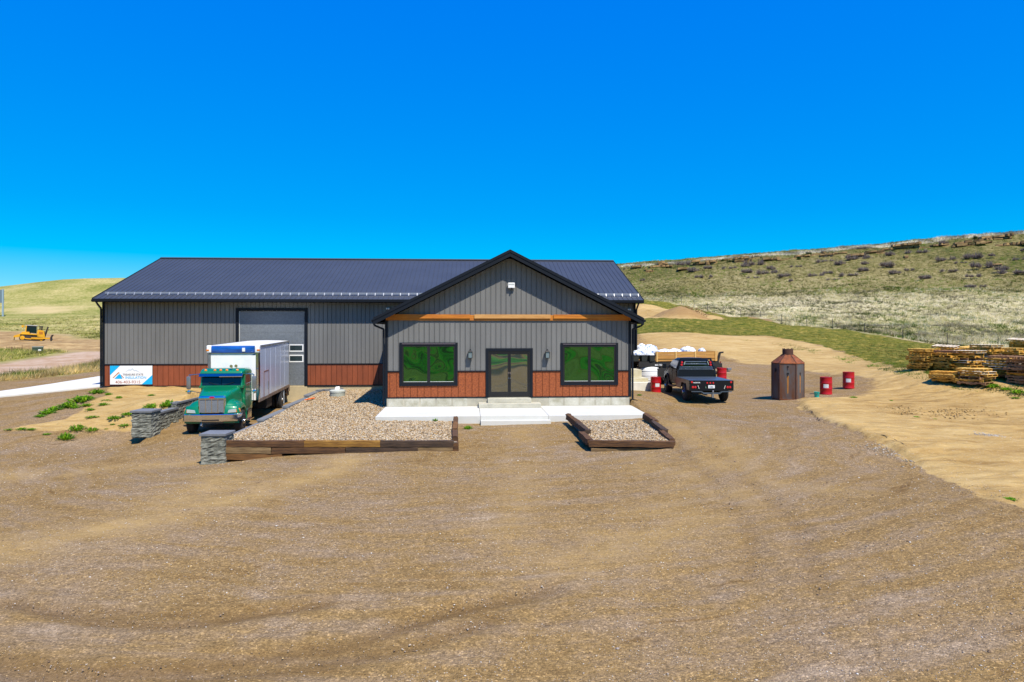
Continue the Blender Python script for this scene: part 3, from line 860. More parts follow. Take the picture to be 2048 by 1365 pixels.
# pale form-work panels on the office foundation
n = 15
mb.build('office_foundation', M_CONC, BLD)
M_FORM = mat('form_panel_concrete', (0.60, 0.58, 0.49), 0.9, col2=(0.36, 0.34, 0.25), vscale=1.9, bump=0.2)
for i in range(15):
    mb = bmb()
    x0 = FX0 + 0.14 + i * (FX1 - FX0 - .3) / 15
    if x0 + .7 > 2.0 - 1.7 and x0 < 1.9 + 1.75: continue
    mb.box(x0, x0 + 0.70, FY - 0.024, FY - 0.0, -0.43, -0.035)
    mb.build('form_panel', M_FORM, BLD)
mb = bmb()
mb.box(MX0 + .03, MX1 - .03, MY + 0.02, MY + 0.24, -1.4, -0.0025)
mb.box(MX0 + .03, MX0 + .25, MY + 0.24, MYB - .02, -1.0, -0.0025)
mb.box(MX1 - .25, MX1 - .03, MY + 0.24, MYB - .02, -1.0, -0.0025)
# dock face under the garage door
mb.box(GD[0] - .15, GD[1] + .1, MY - 0.05, MY + 0.02, -1.4, -0.06)
mb.build('shop_foundation', M_CONCY, BLD)

# trims -------------------------------------------------------------
def vtrim(x, y, w, d, z0, z1):
    mb = bmb(); mb.box(x, x + w, y, y + d, z0, z1); mb.build('corner_trim', M_TRIM, BLD)
vtrim(FX0 - 0.03, FY - 0.035, 0.14, 0.12, -0.02, f_under(FX0) - .002)
vtrim(FX1 - 0.11, FY - 0.035, 0.14, 0.12, -0.02, f_under(FX1) - .002)
vtrim(MX0 - 0.03, MY - 0.035, 0.14, 0.12, -0.02, m_under(MY) - .002)
vtrim(MX1 - 0.11, MY - 0.035, 0.14, 0.12, -0.02, m_under(MY) - .002)
def htrim(x0, x1, y, z, h=0.055, pr=0.04):
    mb = bmb(); mb.box(x0, x1, y - pr, y, z - h/2, z + h/2); mb.build('band_trim', M_TRIM, BLD)
def hrun(xs, y, z, h=0.055):
    for a, b_ in zip(xs[::2], xs[1::2]): htrim(a, b_, y, z, h)
hrun([FX0 + .112, WIN[0][0] - .002, WIN[0][1] + .002, DOOR[0] - .002, DOOR[1] + .002, WIN[1][0] - .002, WIN[1][1] + .002, FX1 - .112], FY, WZ)
hrun([MX0 + .112, GD[0] - .132, GD[1] + .132, FX0 - .002, FX1 + .002, MX1 - .112], MY, WZ)
hrun([FX0 + .112, DOOR[0] - .002, DOOR[1] + .002, FX1 - .112], FY, 0.0, 0.05)
hrun([MX0 + .112, GD[0] - .132, GD[1] + .132, FX0 - .002, FX1 + .002, MX1 - .112], MY, 0.0, 0.05)

# roofs ---------------------------------------------------------------
RX0, RX1 = MX0 - 0.28, MX1 + 0.37
EY = MY - OV
def mroof(y): return M_RZ - abs(y - M_RY) * M_SL
mb = bmb()
for sgn in (-1, 1):
    ye = M_RY + sgn * (M_RY - EY)
    ze = mroof(ye)
    t = 0.05
    b4 = [(RX0, ye, ze - t), (RX1, ye, ze - t), (RX1, M_RY, M_RZ - t), (RX0, M_RY, M_RZ - t)]
    t4 = [(RX0, ye, ze), (RX1, ye, ze), (RX1, M_RY, M_RZ), (RX0, M_RY, M_RZ)]
    if sgn > 0: b4.reverse(); t4.reverse()
    mb.hexa(b4, t4)
    x = RX0 + 0.06
    while x < RX1 - 0.03:
        w = 0.018
        mb.hexa([(x-w, ye, ze - .001), (x+w, ye, ze - .001), (x+w, M_RY, M_RZ - .001), (x-w, M_RY, M_RZ - .001)] if sgn < 0 else [(x-w, M_RY, M_RZ-.001), (x+w, M_RY, M_RZ-.001), (x+w, ye, ze-.001), (x-w, ye, ze-.001)],
                [(x-w*.6, ye, ze + .025), (x+w*.6, ye, ze + .025), (x+w*.6, M_RY, M_RZ + .025), (x-w*.6, M_RY, M_RZ + .025)] if sgn < 0 else [(x-w*.6, M_RY, M_RZ+.025), (x+w*.6, M_RY, M_RZ+.025), (x+w*.6, ye, ze+.025), (x-w*.6, ye, ze+.025)])
        x += 0.305
roof = mb.build('shop_roof', M_ROOF, BLD)
mb = bmb()
mb.prism([(M_RY - .18, M_RZ - .018), (M_RY, M_RZ + .05), (M_RY + .18, M_RZ - .018), (M_RY + .18, M_RZ + .012), (M_RY, M_RZ + .08), (M_RY - .18, M_RZ + .012)], 'x', RX0 - .01, RX1 + .01)
mb.build('ridge_cap', M_ROOF, roof)
mb = bmb()   # fascia and rake trim, soffit
ze = mroof(EY)
mb.box(RX0 - .02, RX1 + .02, EY - .03, EY - .002, ze - .20, ze - .01)
mb.box(RX0 + .0, RX1 - .0, EY + .002, MY - .052, ze - .19, ze - .14)
for x in (RX0 - .03, RX1 + .002):
    for sgn in (-1, 1):
        ye = M_RY + sgn * (M_RY - EY); zz = mroof(ye)
        pts = [(ye, zz - .2), (M_RY, M_RZ - .2), (M_RY, M_RZ + .035), (ye, zz + .035)]
        mb.prism(pts, 'x', x, x + .028)
for x0, x1 in ((RX0, MX0 - .002), (MX1 + .002, RX1)):
    mb.prism([(EY, ze - .17), (M_RY, M_RZ - .17), (M_RY, M_RZ - .12), (EY, ze - .12)], 'x', x0, x1)
mb.build('fascia', M_TRIM, roof)
# snow guard
mb = bmb()
gy = EY + 0.72
gz = mroof(gy)
for x0, x1 in ((RX0 + 0.35, RX1 - 0.1),):
    mb.bar((x0, gy, gz + .13), (x1, gy, gz + .13), 0.035, 0.07)
    mb.bar((x0, gy - .02, gz + .05), (x1, gy - .02, gz + .05), 0.03, 0.03)
    x = x0 + .2
    while x < x1:
        mb.bar((x, gy - .1, gz - .02), (x, gy, gz + .16), 0.05, 0.02)
        mb.box(x - .03, x + .03, gy - .10, gy + .06, gz + 0.0, gz + .02)
        x += 0.508 * 1.0
mb.build('snow_guard', M_ALU, BLD)

# office roof
G0 = FY - OV
EX = (FX1 - FX0) / 2 + 0.5
mb = bmb()
def froof(x): return F_PEAK[1] - abs(x - FXC) * F_SL
hy = M_RY - (M_RZ - F_PEAK[1]) / M_SL            # where the ridge dies into the shop roof
hx = (F_PEAK[1] - mroof(EY)) / F_SL
for sgn in (-1, 1):
    xe = FXC + sgn * EX; xm = FXC + sgn * hx
    t = 0.05
    poly = [(xe, G0), (xe, MY - .06), (xm, MY - .06), (xm, EY), (FXC, hy), (FXC, G0)]
    tv = [(x, y, froof(x)) for x, y in poly]; bv = [(x, y, froof(x) - t) for x, y in poly]
    n_ = len(poly)
    mb.add(bv + tv, [tuple(range(n_)), tuple(range(2*n_-1, n_-1, -1))] + [(i, (i+1) % n_, n_ + (i+1) % n_, n_ + i) for i in range(n_)])
    y = G0 + 0.1
    while y < hy - .2:
        if y < EY: xb = xe
        else: xb = FXC + sgn * (F_PEAK[1] - mroof(y)) / F_SL
        if EY - .15 < y < MY: y += .305; continue
        mb.bar((xb, y, froof(xb) + .008), (FXC, y, F_PEAK[1] + .008), 0.03, 0.035)
        y += 0.305
froofo = mb.build('office_roof', M_ROOF, BLD)
mb = bmb()
for sgn in (-1, 1):
    xe = FXC + sgn * (EX + .02)
    # two-step rake board
    for (y0, y1, a, b_) in ((G0 - .035, G0 - .003, -.30, -.10), (G0 - .06, G0 - .003, -.098, .045)):
        pts = [(xe, froof(xe) + a), (FXC, F_PEAK[1] + a), (FXC, F_PEAK[1] + b_), (xe, froof(xe) + b_)]
        mb.prism(pts, 'y', y0, y1)
    # soffit
    pts = [(xe, froof(xe) - .16), (FXC, F_PEAK[1] - .16), (FXC, F_PEAK[1] - .12), (xe, froof(xe) - .12)]
    mb.prism(pts, 'y', G0 + .001, FY - .052)
    # eave fascia and soffit along the side
    x0, x1 = sorted((xe, xe - sgn * .03))
    mb.box(x0, x1, G0 + .0, MY - .065, froof(xe) - .24, froof(xe) - .01)
    x0, x1 = sorted((xe - sgn * .032, FXC + sgn * ((FX1 - FX0) / 2 + .03)))
    mb.box(x0, x1, FY - .05, MY - .065, froof(xe) - .2, froof(xe) - .16)
mb.build('rake_board', M_TRIM, froofo)

# gutters and downspouts
def downspout(name, pts, r=0.045):
    mb = bmb()
    for a, b_ in zip(pts[:-1], pts[1:]): mb.bar(a, b_, 0.085, 0.085)
    mb.build(name, M_TRIM, BLD, bevel=0.01)
gx = FXC - EX - .06
zz = froof(FXC + EX) - .12
mb = bmb()
mb.prism([(gx - .07, zz + .06), (gx - .06, zz - .05), (gx + .045, zz - .05), (gx + .045, zz + .06)], 'y', G0 + .02, MY - .07)
mb.build('gutter', M_TRIM, BLD)
mb = bmb()
gx2 = FXC + EX + .06
mb.prism([(gx2 + .07, zz + .06), (gx2 + .06, zz - .05), (gx2 - .045, zz - .05), (gx2 - .045, zz + .06)], 'y', G0 + .02, MY - .07)
mb.build('gutter', M_TRIM, BLD)
yd = G0 + .25
downspout('downspout', [(gx, yd, zz - .05), (gx + .08, yd + .05, zz - .22), (FX0 - .09, FY - .02, zz - .40), (FX0 - .09, FY - .02, -.35)])
downspout('downspout', [(gx2, yd, zz - .05), (gx2 - .08, yd + .05, zz - .22), (FX1 + .1, FY - .02, zz - .40), (FX1 + .1, FY - .02, -.16), (FX1 + .34, FY - .1, -.24)])
gzz = mroof(EY) - .12
mb = bmb()
mb.prism([(EY - .14, gzz + .06), (EY - .13, gzz - .05), (EY - .035, gzz - .05), (EY - .035, gzz + .06)], 'x', RX0, RX1)
mb.build('gutter', M_TRIM, BLD)
downspout('downspout', [(RX0 + .25, EY - .09, gzz - .05), (RX0 + .3, EY - .02, gzz - .2), (MX0 - .06, MY - .1, gzz - .45), (MX0 - .06, MY - .1, .02)])
downspout('downspout', [(MX1 + .06, EY - .09, gzz - .05), (MX1 + .06, MY - .1, gzz - .45), (MX1 + .06, MY - .1, -.2)])

# windows ---------------------------------------------------------------
def window(name, x0, x1, z0, z1, y):
    mb = bmb(); w = 0.13
    mb.box(x0, x1, y - .05, y + .02, z1 - w, z1); mb.box(x0, x1, y - .05, y + .02, z0, z0 + w)
    mb.box(x0, x0 + w, y - .05, y + .02, z0 + w, z1 - w); mb.box(x1 - w, x1, y - .05, y + .02, z0 + w, z1 - w)
    fr = mb.build(name, M_TRIM, BLD)
    mb = bmb(); xm = (x0 + x1) / 2; a = .10
    sx0, sx1, sz0, sz1 = x0 + w + .002, x1 - w - .002, z0 + w + .002, z1 - w - .002
    for (p0, p1) in ((sx0, xm - .001), (xm + .001, sx1)):
        mb.box(p0, p1, y - .03, y + .02, sz1 - .07, sz1); mb.box(p0, p1, y - .03, y + .02, sz0, sz0 + .07)
        mb.box(p0, p0 + .07, y - .03, y + .02, sz0 + .07, sz1 - .07); mb.box(p1 - .07, p1, y - .03, y + .02, sz0 + .07, sz1 - .07)
    mb.build('sash', M_BLACK, fr)
    mb = bmb(); mb.box(sx0 - .01, sx1 + .01, y - .062, y - .052, z1 - .07, z1 - .05)
    mb.build('drip_edge', mat('drip', (.25, .2, .22), .4), fr)
    mb = bmb()
    for (p0, p1) in ((sx0, xm), (xm, sx1)):
        mb.box(p0 + .06, p1 - .06, y - .0, y + .015, sz0 + .06, sz1 - .06)
    mb.build('pane', M_WGLS, fr)
    mb = bmb()
    for (p0, p1) in ((sx0, xm), (xm, sx1)):
        mb.box(p0 + .07, p1 - .07, y - .02, y - .002, sz0 + .07, sz0 + .085)
    mb.build('sill_strip', M_WHITE, fr)
    return fr
for w_ in WIN: window('window', w_[0], w_[1], w_[2], w_[3], FY)

# front door -----------------------------------------------------------
x0, x1, z0, z1 = DOOR
mb = bmb(); w = .135
mb.box(x0, x0 + w, FY - .05, FY + .03, -.02, z1 - w); mb.box(x1 - w, x1, FY - .05, FY + .03, -.02, z1 - w); mb.box(x0, x1, FY - .05, FY + .03, z1 - w, z1)
dfr = mb.build('door_frame', M_TRIM, BLD)
mb = bmb()
a0, a1, t1 = x0 + w + .002, x1 - w - .002, z1 - w - .002
mb.box(a0, a0 + .06, FY - .03, FY + .02, 0.0, t1 - .08); mb.box(a1 - .06, a1, FY - .03, FY + .02, 0, t1 - .08); mb.box(a0, a1, FY - .03, FY + .02, t1 - .08, t1)
mb.build('jamb', M_BLACK, dfr)
xm = (a0 + a1) / 2
for s, (p0, p1) in enumerate(((a0 + .063, xm - .004), (xm + .004, a1 - .063))):
    dt = t1 - .083
    mb = bmb(); y = FY - .012
    mb.box(p0, p0 + .075, y, y + .03, .012, dt); mb.box(p1 - .075, p1, y, y + .03, .012, dt)
    mb.box(p0 + .075, p1 - .075, y, y + .03, dt - .08, dt); mb.box(p0 + .075, p1 - .075, y, y + .03, .012, .27)
    lf = mb.build('door_leaf', M_BLACK, BLD)
    mb = bmb(); mb.box(p0 + .07, p1 - .07, y + .012, y + .022, .26, dt - .07)
    mb.build('pane', M_DGLS, lf)
    mb = bmb(); hxx = p1 - .035 if s == 0 else p0 + .035
    mb.tube([(hxx, y, 1.0), (hxx, y - .07, 1.02), (hxx, y - .07, 1.24), (hxx, y, 1.26)], .013)
    mb.build('handle', mat('door_pull', (.10, .08, .07), .3, metal=.7), lf, smooth=60)
    mb = bmb(); mb.cyl((hxx, y, .95), (hxx, y - .02, .95), .02, n=10)
    mb.build('lock', M_ALU, lf)

# garage door ------------------------------------------------------------
x0, x1, z0, z1 = GD
mb = bmb(); w = .14
mb.box(x0 - w + .02, x0 + .06, MY - .05, MY + .05, -.05, z1 + .0); mb.box(x1 - .06, x1 + w - .02, MY - .05, MY + .05, -.05, z1 + 0); mb.box(x0 - w + .02, x1 + w - .02, MY - .05, MY + .05, z1 + .002, z1 + .14)
gfr = mb.build('garage_frame', M_TRIM, BLD)
mb = bmb()
mb.box(x0 + .062, x0 + .10, MY - .0, MY + .04, 0, z1 - .04); mb.box(x0 + .062, x1 - .062, MY - .0, MY + .04, z1 - .04, z1 - .002)
mb.build('weather_strip', mat('strip', (.55, .55, .52), .6), gfr)
gdo = None
mb = bmb()
nsec = 7; hs = (z1 - .045) / nsec
gz_w = [fz(724, 595, MY), fz(711, 595, MY), fz(703, 595, MY), fz(690, 595, MY)]
for i in range(nsec):
    mb.box(x0 + .101, x1 - .063, MY + .03, MY + .08, .0 + i * hs + .008, (i + 1) * hs)
mb.box(x0 + .101, x1 - .063, MY + .045, MY + .07, .0, z1 - .05)
gdo = mb.build('garage_door', M_GREYD, BLD)
gw = PY(611.5, 700, MY).x - PY(581, 700, MY).x
for row in ((gz_w[0], gz_w[1]), (gz_w[2], gz_w[3])):
    for i in range(4):
        cx = x1 - .1 - .06 - .42 - i * ((x1 - x0 - .35) / 4)
        fb = bmb(); a, b_ = cx - .44, cx + .44
        zz0, zz1 = row[0] - .03, row[1] + .03
        fb.box(a, b_, MY + .01, MY + .03, zz0, zz0 + .07); fb.box(a, b_, MY + .01, MY + .03, zz1 - .07, zz1)
        fb.box(a, a + .07, MY + .01, MY + .03, zz0 + .07, zz1 - .07); fb.box(b_ - .07, b_, MY + .01, MY + .03, zz0 + .07, zz1 - .07)
        f_ = fb.build('window_frame', M_WHITE, gdo)
        gb = bmb(); gb.box(a + .06, b_ - .06, MY + .018, MY + .026, zz0 + .06, zz1 - .06); gb.build('window', M_GDGLS, gdo)

# bare beam for a porch roof
lz0, lz1 = fz(641.5), fz(631.5)
mb = bmb(); mb.box(FX0 + .02, FX1 + .0, FY - .07, FY - .003, lz0, lz1 + .02)
mb.build('porch_beam', M_WOODO, BLD)
bx = [730 + k / 3.329 for k in (150, 700, 728, 1235, 1255, 1765)]
for i in range(3):
    a, b_ = PY(bx[2*i], 636, FY - .1).x, PY(bx[2*i+1], 636, FY - .1).x
    mb = bmb(); mb.box(a, b_, FY - .125, FY - .072, lz0 + .10, lz1 + .05)
    mb.build('ledger_board', M_WOODO if i != 1 else M_WOODB, BLD)

# fixtures on the walls (things of their own) ------------------------------
def flood_light():
    c = PY(1022.5, 573, FY)
    t = empty('flood_light', (c.x, FY, c.z), 0, 'white square flood light high on the grey gable', 'light')
    mb = MB(); mb.box(-.17, .17, -.17, -.07, -.10, .17); b_ = mb.build('housing', M_WHITE, t, bevel=.03)
    mb = MB(); mb.box(-.05, .05, -.07, -.0, -.06, .06); mb.build('bracket', M_WHITE, t)
    mb = MB(); mb.cyl((0.02, -.16, -.1), (0.0, -.17, -.17), .05, .03, n=12); mb.build('sensor', M_BLACK, t, smooth=50)
    mb = MB(); mb.box(-.14, .14, -.176, -.171, .06, .12); mb.build('lens', mat('lens_grey', (.5, .52, .5), .2), t)
flood_light()

def lantern(u, lbl):
    p = PY(u, 709, FY)
    t = empty('wall_lantern', (p.x, FY, p.z), 0, lbl, 'wall light', 'black lanterns beside the front door')
    mb = MB(); mb.box(-.045, .045, -.03, -.0, -.12, .22); mb.build('backplate', M_BLACK, t, bevel=.008)
    mb = MB(); mb.tube([(0, -.02, .17), (0, -.13, .24), (0, -.17, .21)], .014); mb.build('arm', M_BLACK, t, smooth=60)
    mb = MB()
    mb.hexa([(-.095, -.265, -.20), (.095, -.265, -.20), (.095, -.075, -.20), (-.095, -.075, -.20)], [(-.11, -.28, -.17), (.11, -.28, -.17), (.11, -.06, -.17), (-.11, -.06, -.17)])
    for sx in (-.1, .1):
        for sy in (-.27, -.07): mb.bar((sx, sy, -.17), (sx * .95, sy, .12), .018)
    mb.hexa([(-.125, -.295, .12), (.125, -.295, .12), (.125, -.045, .12), (-.125, -.045, .12)], [(-.05, -.22, .2), (.05, -.22, .2), (.05, -.12, .2), (-.05, -.12, .2)])
    mb.box(-.03, .03, -.2, -.14, .2, .25)
    mb.build('lantern_cage', M_BLACK, t)
    mb = MB(); mb.box(-.088, .088, -.258, -.082, -.168, .118); mb.build('glass', mat('lantern_glass', (.16, .2, .22), .1, spec=.8), t)
lantern(940.5, 'black lantern on the grey wall left of the glass front doors')
lantern(1094, 'black lantern on the grey wall right of the glass front doors')

def corner_light(u, v, y, lbl):
    p = PY(u, v, y)
    t = empty('security_light', (p.x, y, p.z), 0, lbl, 'light', 'small security lights under the eaves')
    mb = MB(); mb.box(-.05, .05, -.09, 0, -.03, .03); mb.build('bracket', M_WHITE, t)
    mb = MB(); mb.lathe((-.06, -.12, -.02), [(.02, .05), (.055, .03), (.05, -.05), (.03, -.06)], 12); mb.build('lamp_head', M_WHITE, t, smooth=50)
    mb = MB(); mb.lathe((.06, -.12, -.02), [(.02, .05), (.055, .03), (.05, -.05), (.03, -.06)], 12); mb.build('lamp_head', M_WHITE, t, smooth=50)
corner_light(776, 617, MY - .0, 'small white twin lamp on the shop wall left of the office gable')
corner_light(1257.5, 619, MY - .0, 'small white twin lamp on the shop wall right of the office gable')

def electric_box():
    pass

# porch slab and steps
def px2(u, v, z): return PZ(u, v, z)
SZ = -0.44
sf = PY(1024, 832, 30.1)
SX0, SX1, SYF = PZ(752.5, 832.4, SZ).x, PZ(1298.6, 831, SZ).x, PZ(1024, 832, SZ).y
SXA, SXB = PZ(960.5, 832, SZ).x, PZ(1098, 832, SZ).x
XA2, XB2 = PZ(958.9, 814.4, SZ).x, PZ(1083.6, 816, SZ).x
slab = empty('porch_slab', ((SX0 + SX1) / 2, SYF, SZ - .3), 0, 'long white concrete porch slab along the office front', 'slab')
SI = Matrix.Translation((-(SX0 + SX1) / 2, -SYF, -(SZ - .3)))
xs_ = (SX0, SXA - .006, SXA + .006, SXB - .006, SXB + .006, SX1)
xs_b = (FX0 - .0, SXA - .006, SXA + .006, SXB - .006, SXB + .006, FX1 + .02)
for i in range(3):
    mb = MB(SI.copy())
    a, b_ = xs_[2*i], xs_[2*i+1]; a2, b2 = xs_b[2*i], xs_b[2*i+1]
    mb.hexa([(a, SYF, SZ - .42), (b_, SYF, SZ - .42), (b2, FY - .03, SZ - .42), (a2, FY - .03, SZ - .42)], [(a, SYF, SZ), (b_, SYF, SZ), (b2, FY - .03, SZ), (a2, FY - .03, SZ)])
    mb.build('slab_section', M_SLAB, slab, bevel=.012)
mb = MB(); s0 = PZ(1024, 841.5, SZ - .17)
mb.box(PZ(961, 838, SZ - .17).x, PZ(1099, 838, SZ - .17).x, SYF - .36, SYF - .003, SZ - .45, SZ - .17)
o = mb.build('step', M_SLAB, bevel=.012); tag(o, 'low white concrete step on the gravel in front of the porch slab', 'step')
mb = MB(); y1 = FY - .52
mb.box(PY(957.5, 805, FY - .9).x, PY(1082.5, 805, FY - .9).x, FY - .92, FY - .03, SZ + .002, SZ + .2)
o = mb.build('step', M_STEP, bevel=.012); tag(o, 'wide tan concrete step on the porch slab under the door', 'step')
mb = MB()
mb.box(PY(975.5, 798, FY - .5).x, PY(1063, 798, FY - .5).x, FY - .48, FY - .03, SZ + .202, -.03)
o = mb.build('step', M_STEP, bevel=.012); tag(o, 'narrow upper concrete step right below the glass doors', 'step')
mb = MB()

# banner ---------------------------------------------------------------
def text_mesh(body, size, loc, m, parent, name='lettering', bold=0.0, extr=0.002, xs=1.0, align='LEFT', shear=0):
    cu = bpy.data.curves.new(name, 'FONT'); cu.body = body; cu.size = size; cu.extrude = extr; cu.offset = bold; cu.align_x = align; cu.shear = shear
    ob = bpy.data.objects.new(name, cu); COL.objects.link(ob)
    dg = bpy.context.evaluated_depsgraph_get()
    me = bpy.data.meshes.new_from_object(ob.evaluated_get(dg))
    bpy.data.objects.remove(ob)
    w = max(v.co.x for v in me.vertices) - min(v.co.x for v in me.vertices)
    if xs > 1.5 or xs < 0: pass
    o = link_mesh(name, me, m, parent)
    o.rotation_euler = (R(90), 0, 0); o.location = loc
    return o, w

def banner():
    a = PY(220.5, 732, MY - .03); b_ = PY(305, 769, MY - .03)
    W = b_.x - a.x; H = a.z - b_.z
    t = empty('banner', (a.x, MY - .045, b_.z), 0, 'white and blue company banner with mountain logo on the brown wainscot', 'banner')
    mw = mat('banner_white', (.84, .84, .83), .6); mbk = mat('banner_blue', (.0, .42, .78), .6); mor = mat('banner_orange', (.52, .17, .03), .6)
    mdk = mat('banner_ink', (.03, .03, .06), .6); mbr = mat('banner_brown', (.40, .12, .05), .6); mgy = mat('banner_grey', (.55, .62, .68), .6)
    def q(pts, m, name, d):
        mb = MB(); mb.prism([(x * W, z * H) for x, z in pts], 'y', -d, -d + .003); return mb.build(name, m, t)
    mb = MB(); mb.box(0, W, -.012, 0, 0, H); mb.build('sheet', mw, t)
    mb = MB(); mb.box(-.02, W + .02, .001, .02, -.02, H + .02); mb.build('backing', M_BLACK, t)
    q([(0, 1), (0, .49), (.235, 1)], mbk, 'corner_patch', .016)
    q([(1, 0), (1, .5), (.75, 0)], mbk, 'corner_patch', .016)
    q([(.105, .30), (.21, .55), (.245, .55), (.295, .30)], mbk, 'logo_mountain', .016)
    q([(.06, .35), (.20, .66), (.235, .60), (.20, .59), (.085, .35)], mor, 'logo_roof', .016)
    q([(.20, .66), (.23, .61), (.21, .585), (.195, .62)], mor, 'logo_roof', .017)
    q([(.265, .51), (.335, .34), (.315, .34), (.26, .465)], mbr, 'logo_roof', .016)
    ridge = [(.36, .66), (.45, .82), (.48, .78), (.53, .87), (.58, .75), (.61, .79), (.73, .62), (.60, .73), (.575, .70), (.53, .81), (.485, .73), (.455, .76)]
    q(ridge, mgy, 'logo_ridge', .016)
    def fit(body, x0, x1, z, h, m, bold):
        o, w = text_mesh(body, h * H / .72, (x0 * W, -.015, z * H), m, t, bold=bold)
        o.scale = ((x1 - x0) * W / w, 1, 1)
    fit('TREASURE STATE', .30, .785, .475, .105, mdk, .001)
    fit('INSULATION', .36, .85, .30, .135, mbk, .002)
    fit('406-403-9315', .125, .715, .055, .155, mbr, .001)
banner()
# ------------------------------------------------------------------ box truck
def car_paint(name, col, coat=0.6, metal=0.35, rough=0.35):
    return mat(name, col, rough, metal=metal, var=0.06, vscale=1.0, coat=coat)
M_GREEN = car_paint('paint_green', (0.0, 0.19, 0.075), metal=0.1, coat=1.0)
M_CHROME = mat('chrome', (0.75, 0.76, 0.78), 0.12, metal=1.0, var=0.08, vscale=3)
M_STEEL = mat('dull_steel', (0.40, 0.40, 0.40), 0.4, metal=0.8, var=0.2)
M_TYRE = mat('tyre_rubber', (0.022, 0.022, 0.023), 0.85, var=0.3, vscale=8, bump=0.3, bscale=30)
M_FRAME = mat('chassis_black', (0.02, 0.018, 0.016), 0.7, var=0.3)
M_AMBER = mat('amber_lens', (0.75, 0.20, 0.01), 0.2, spec=0.8)
M_RED = mat('red_lens', (0.55, 0.015, 0.02), 0.2, spec=0.8)
M_LENS = mat('clear_lens', (0.70, 0.72, 0.72), 0.08, metal=0.5)
M_DGLASS = mat('dark_glass', (0.006, 0.014, 0.022), 0.04, spec=0.6)
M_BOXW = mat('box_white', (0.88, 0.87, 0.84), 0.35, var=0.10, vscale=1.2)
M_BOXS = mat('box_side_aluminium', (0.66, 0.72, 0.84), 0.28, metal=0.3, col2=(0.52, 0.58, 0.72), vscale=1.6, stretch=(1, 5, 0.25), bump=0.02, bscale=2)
M_BLUEV = mat('blue_vinyl', (0.01, 0.10, 0.42), 0.25, var=0.4, vscale=2.0, stretch=(.7, 1, 4), coat=0.6)
M_RUSTY = mat('rusty_rail', (0.30, 0.22, 0.16), 0.85, col2=(0.14, 0.08, 0.05), vscale=4, bump=0.3)

def wheel(parent, x, y, z, r, w, side, m_rim, dual=False, hub=0.55, holes=8, spin=0.3):
    """wheel on the x axis; side=+1 faces +x"""
    root = bpy.data.objects.new('wheel', bpy.data.meshes.new('wheel')); 
    # the tyre is the wheel part itself
    mb = MB()
    s = side
    prof = [(r*hub, 0), (r*.80, -.01), (r*.90, 0.0), (r*.97, .03), (r, .06), (r, w - .06), (r*.97, w - .03), (r*.9, w), (r*.8, w + .01), (r*hub, w)]
    n = 40
    mb.lathe((x, y, z), [(a, -s * h) for a, h in prof], n, 'x')
    # tread blocks
    for k in range(36):
        t = 2 * math.pi * k / 36
        for (a, b_) in ((.04, w * .45), (w * .55, w - .04)):
            tt = t + (0 if a < .1 else .09)
            cy, cz = y + math.cos(tt) * r, z + math.sin(tt) * r
            ty, tz = -math.sin(tt), math.cos(tt)
            hw = r * .055
            p = [(cy - ty*hw, cz - tz*hw), (cy + ty*hw, cz + tz*hw)]
            o_ = .014
            oy, oz = math.cos(tt) * o_, math.sin(tt) * o_
            i_y, i_z = -math.cos(tt) * .01, -math.sin(tt) * .01
            xa, xb = sorted((x - s * a, x - s * b_))
            mb.add([(xa, p[0][0]+i_y, p[0][1]+i_z), (xb, p[0][0]+i_y, p[0][1]+i_z), (xb, p[1][0]+i_y, p[1][1]+i_z), (xa, p[1][0]+i_y, p[1][1]+i_z),
                    (xa, p[0][0]+oy, p[0][1]+oz), (xb, p[0][0]+oy, p[0][1]+oz), (xb, p[1][0]+oy, p[1][1]+oz), (xa, p[1][0]+oy, p[1][1]+oz)],
                   [(0,3,2,1),(4,5,6,7),(0,1,5,4),(1,2,6,5),(2,3,7,6),(3,0,4,7)])
    bpy.data.objects.remove(root)
    wo = mb.build('wheel', M_TYRE, parent, smooth=35)
    mb = MB()
    rr = r * (hub + .02)
    deep = .10 if dual else .045
    mb.lathe((x, y, z), [(rr, -s*.02), (rr*.96, s*.004), (rr*.88, -s*.01), (rr*.84, -s*deep), (rr*.45, -s*deep*.8), (rr*.42, s*(.03 if not dual else .0)), (rr*.30, s*(.05 if not dual else .02)), (rr*.28, s*(.07 if not dual else .05)), (.001, s*(.075 if not dual else .06))], 28, 'x')
    ri = mb.build('rim', m_rim, wo, smooth=40)
    mb = MB()
    for k in range(holes):
        t = 2 * math.pi * (k + spin) / holes
        c = Vector((x - s * deep * .86 + s * .008, y + math.cos(t) * rr * .66, z + math.sin(t) * rr * .66))
        mb.cyl(c - Vector((s*.006, 0, 0)), c + Vector((s*.006, 0, 0)), rr * .10, n=10)
    mb.build('hand_hole', M_BLACK, wo)
    mb = MB()
    for k in range(10):
        t = 2 * math.pi * (k + .5) / 10
        c = Vector((x - s * deep * .8, y + math.cos(t) * rr * .49, z + math.sin(t) * rr * .49))
        mb.cyl(c, c + Vector((s*.04, 0, 0)), .016, n=6)
    mb.build('lug_nut', M_CHROME, wo)
    if dual:
        mb = MB()
        mb.lathe((x - s * (w + .06), y, z), [(a, -s * h) for a, h in prof], n, 'x')
        mb.build('inner_tyre', M_TYRE, wo, smooth=35)
    return wo

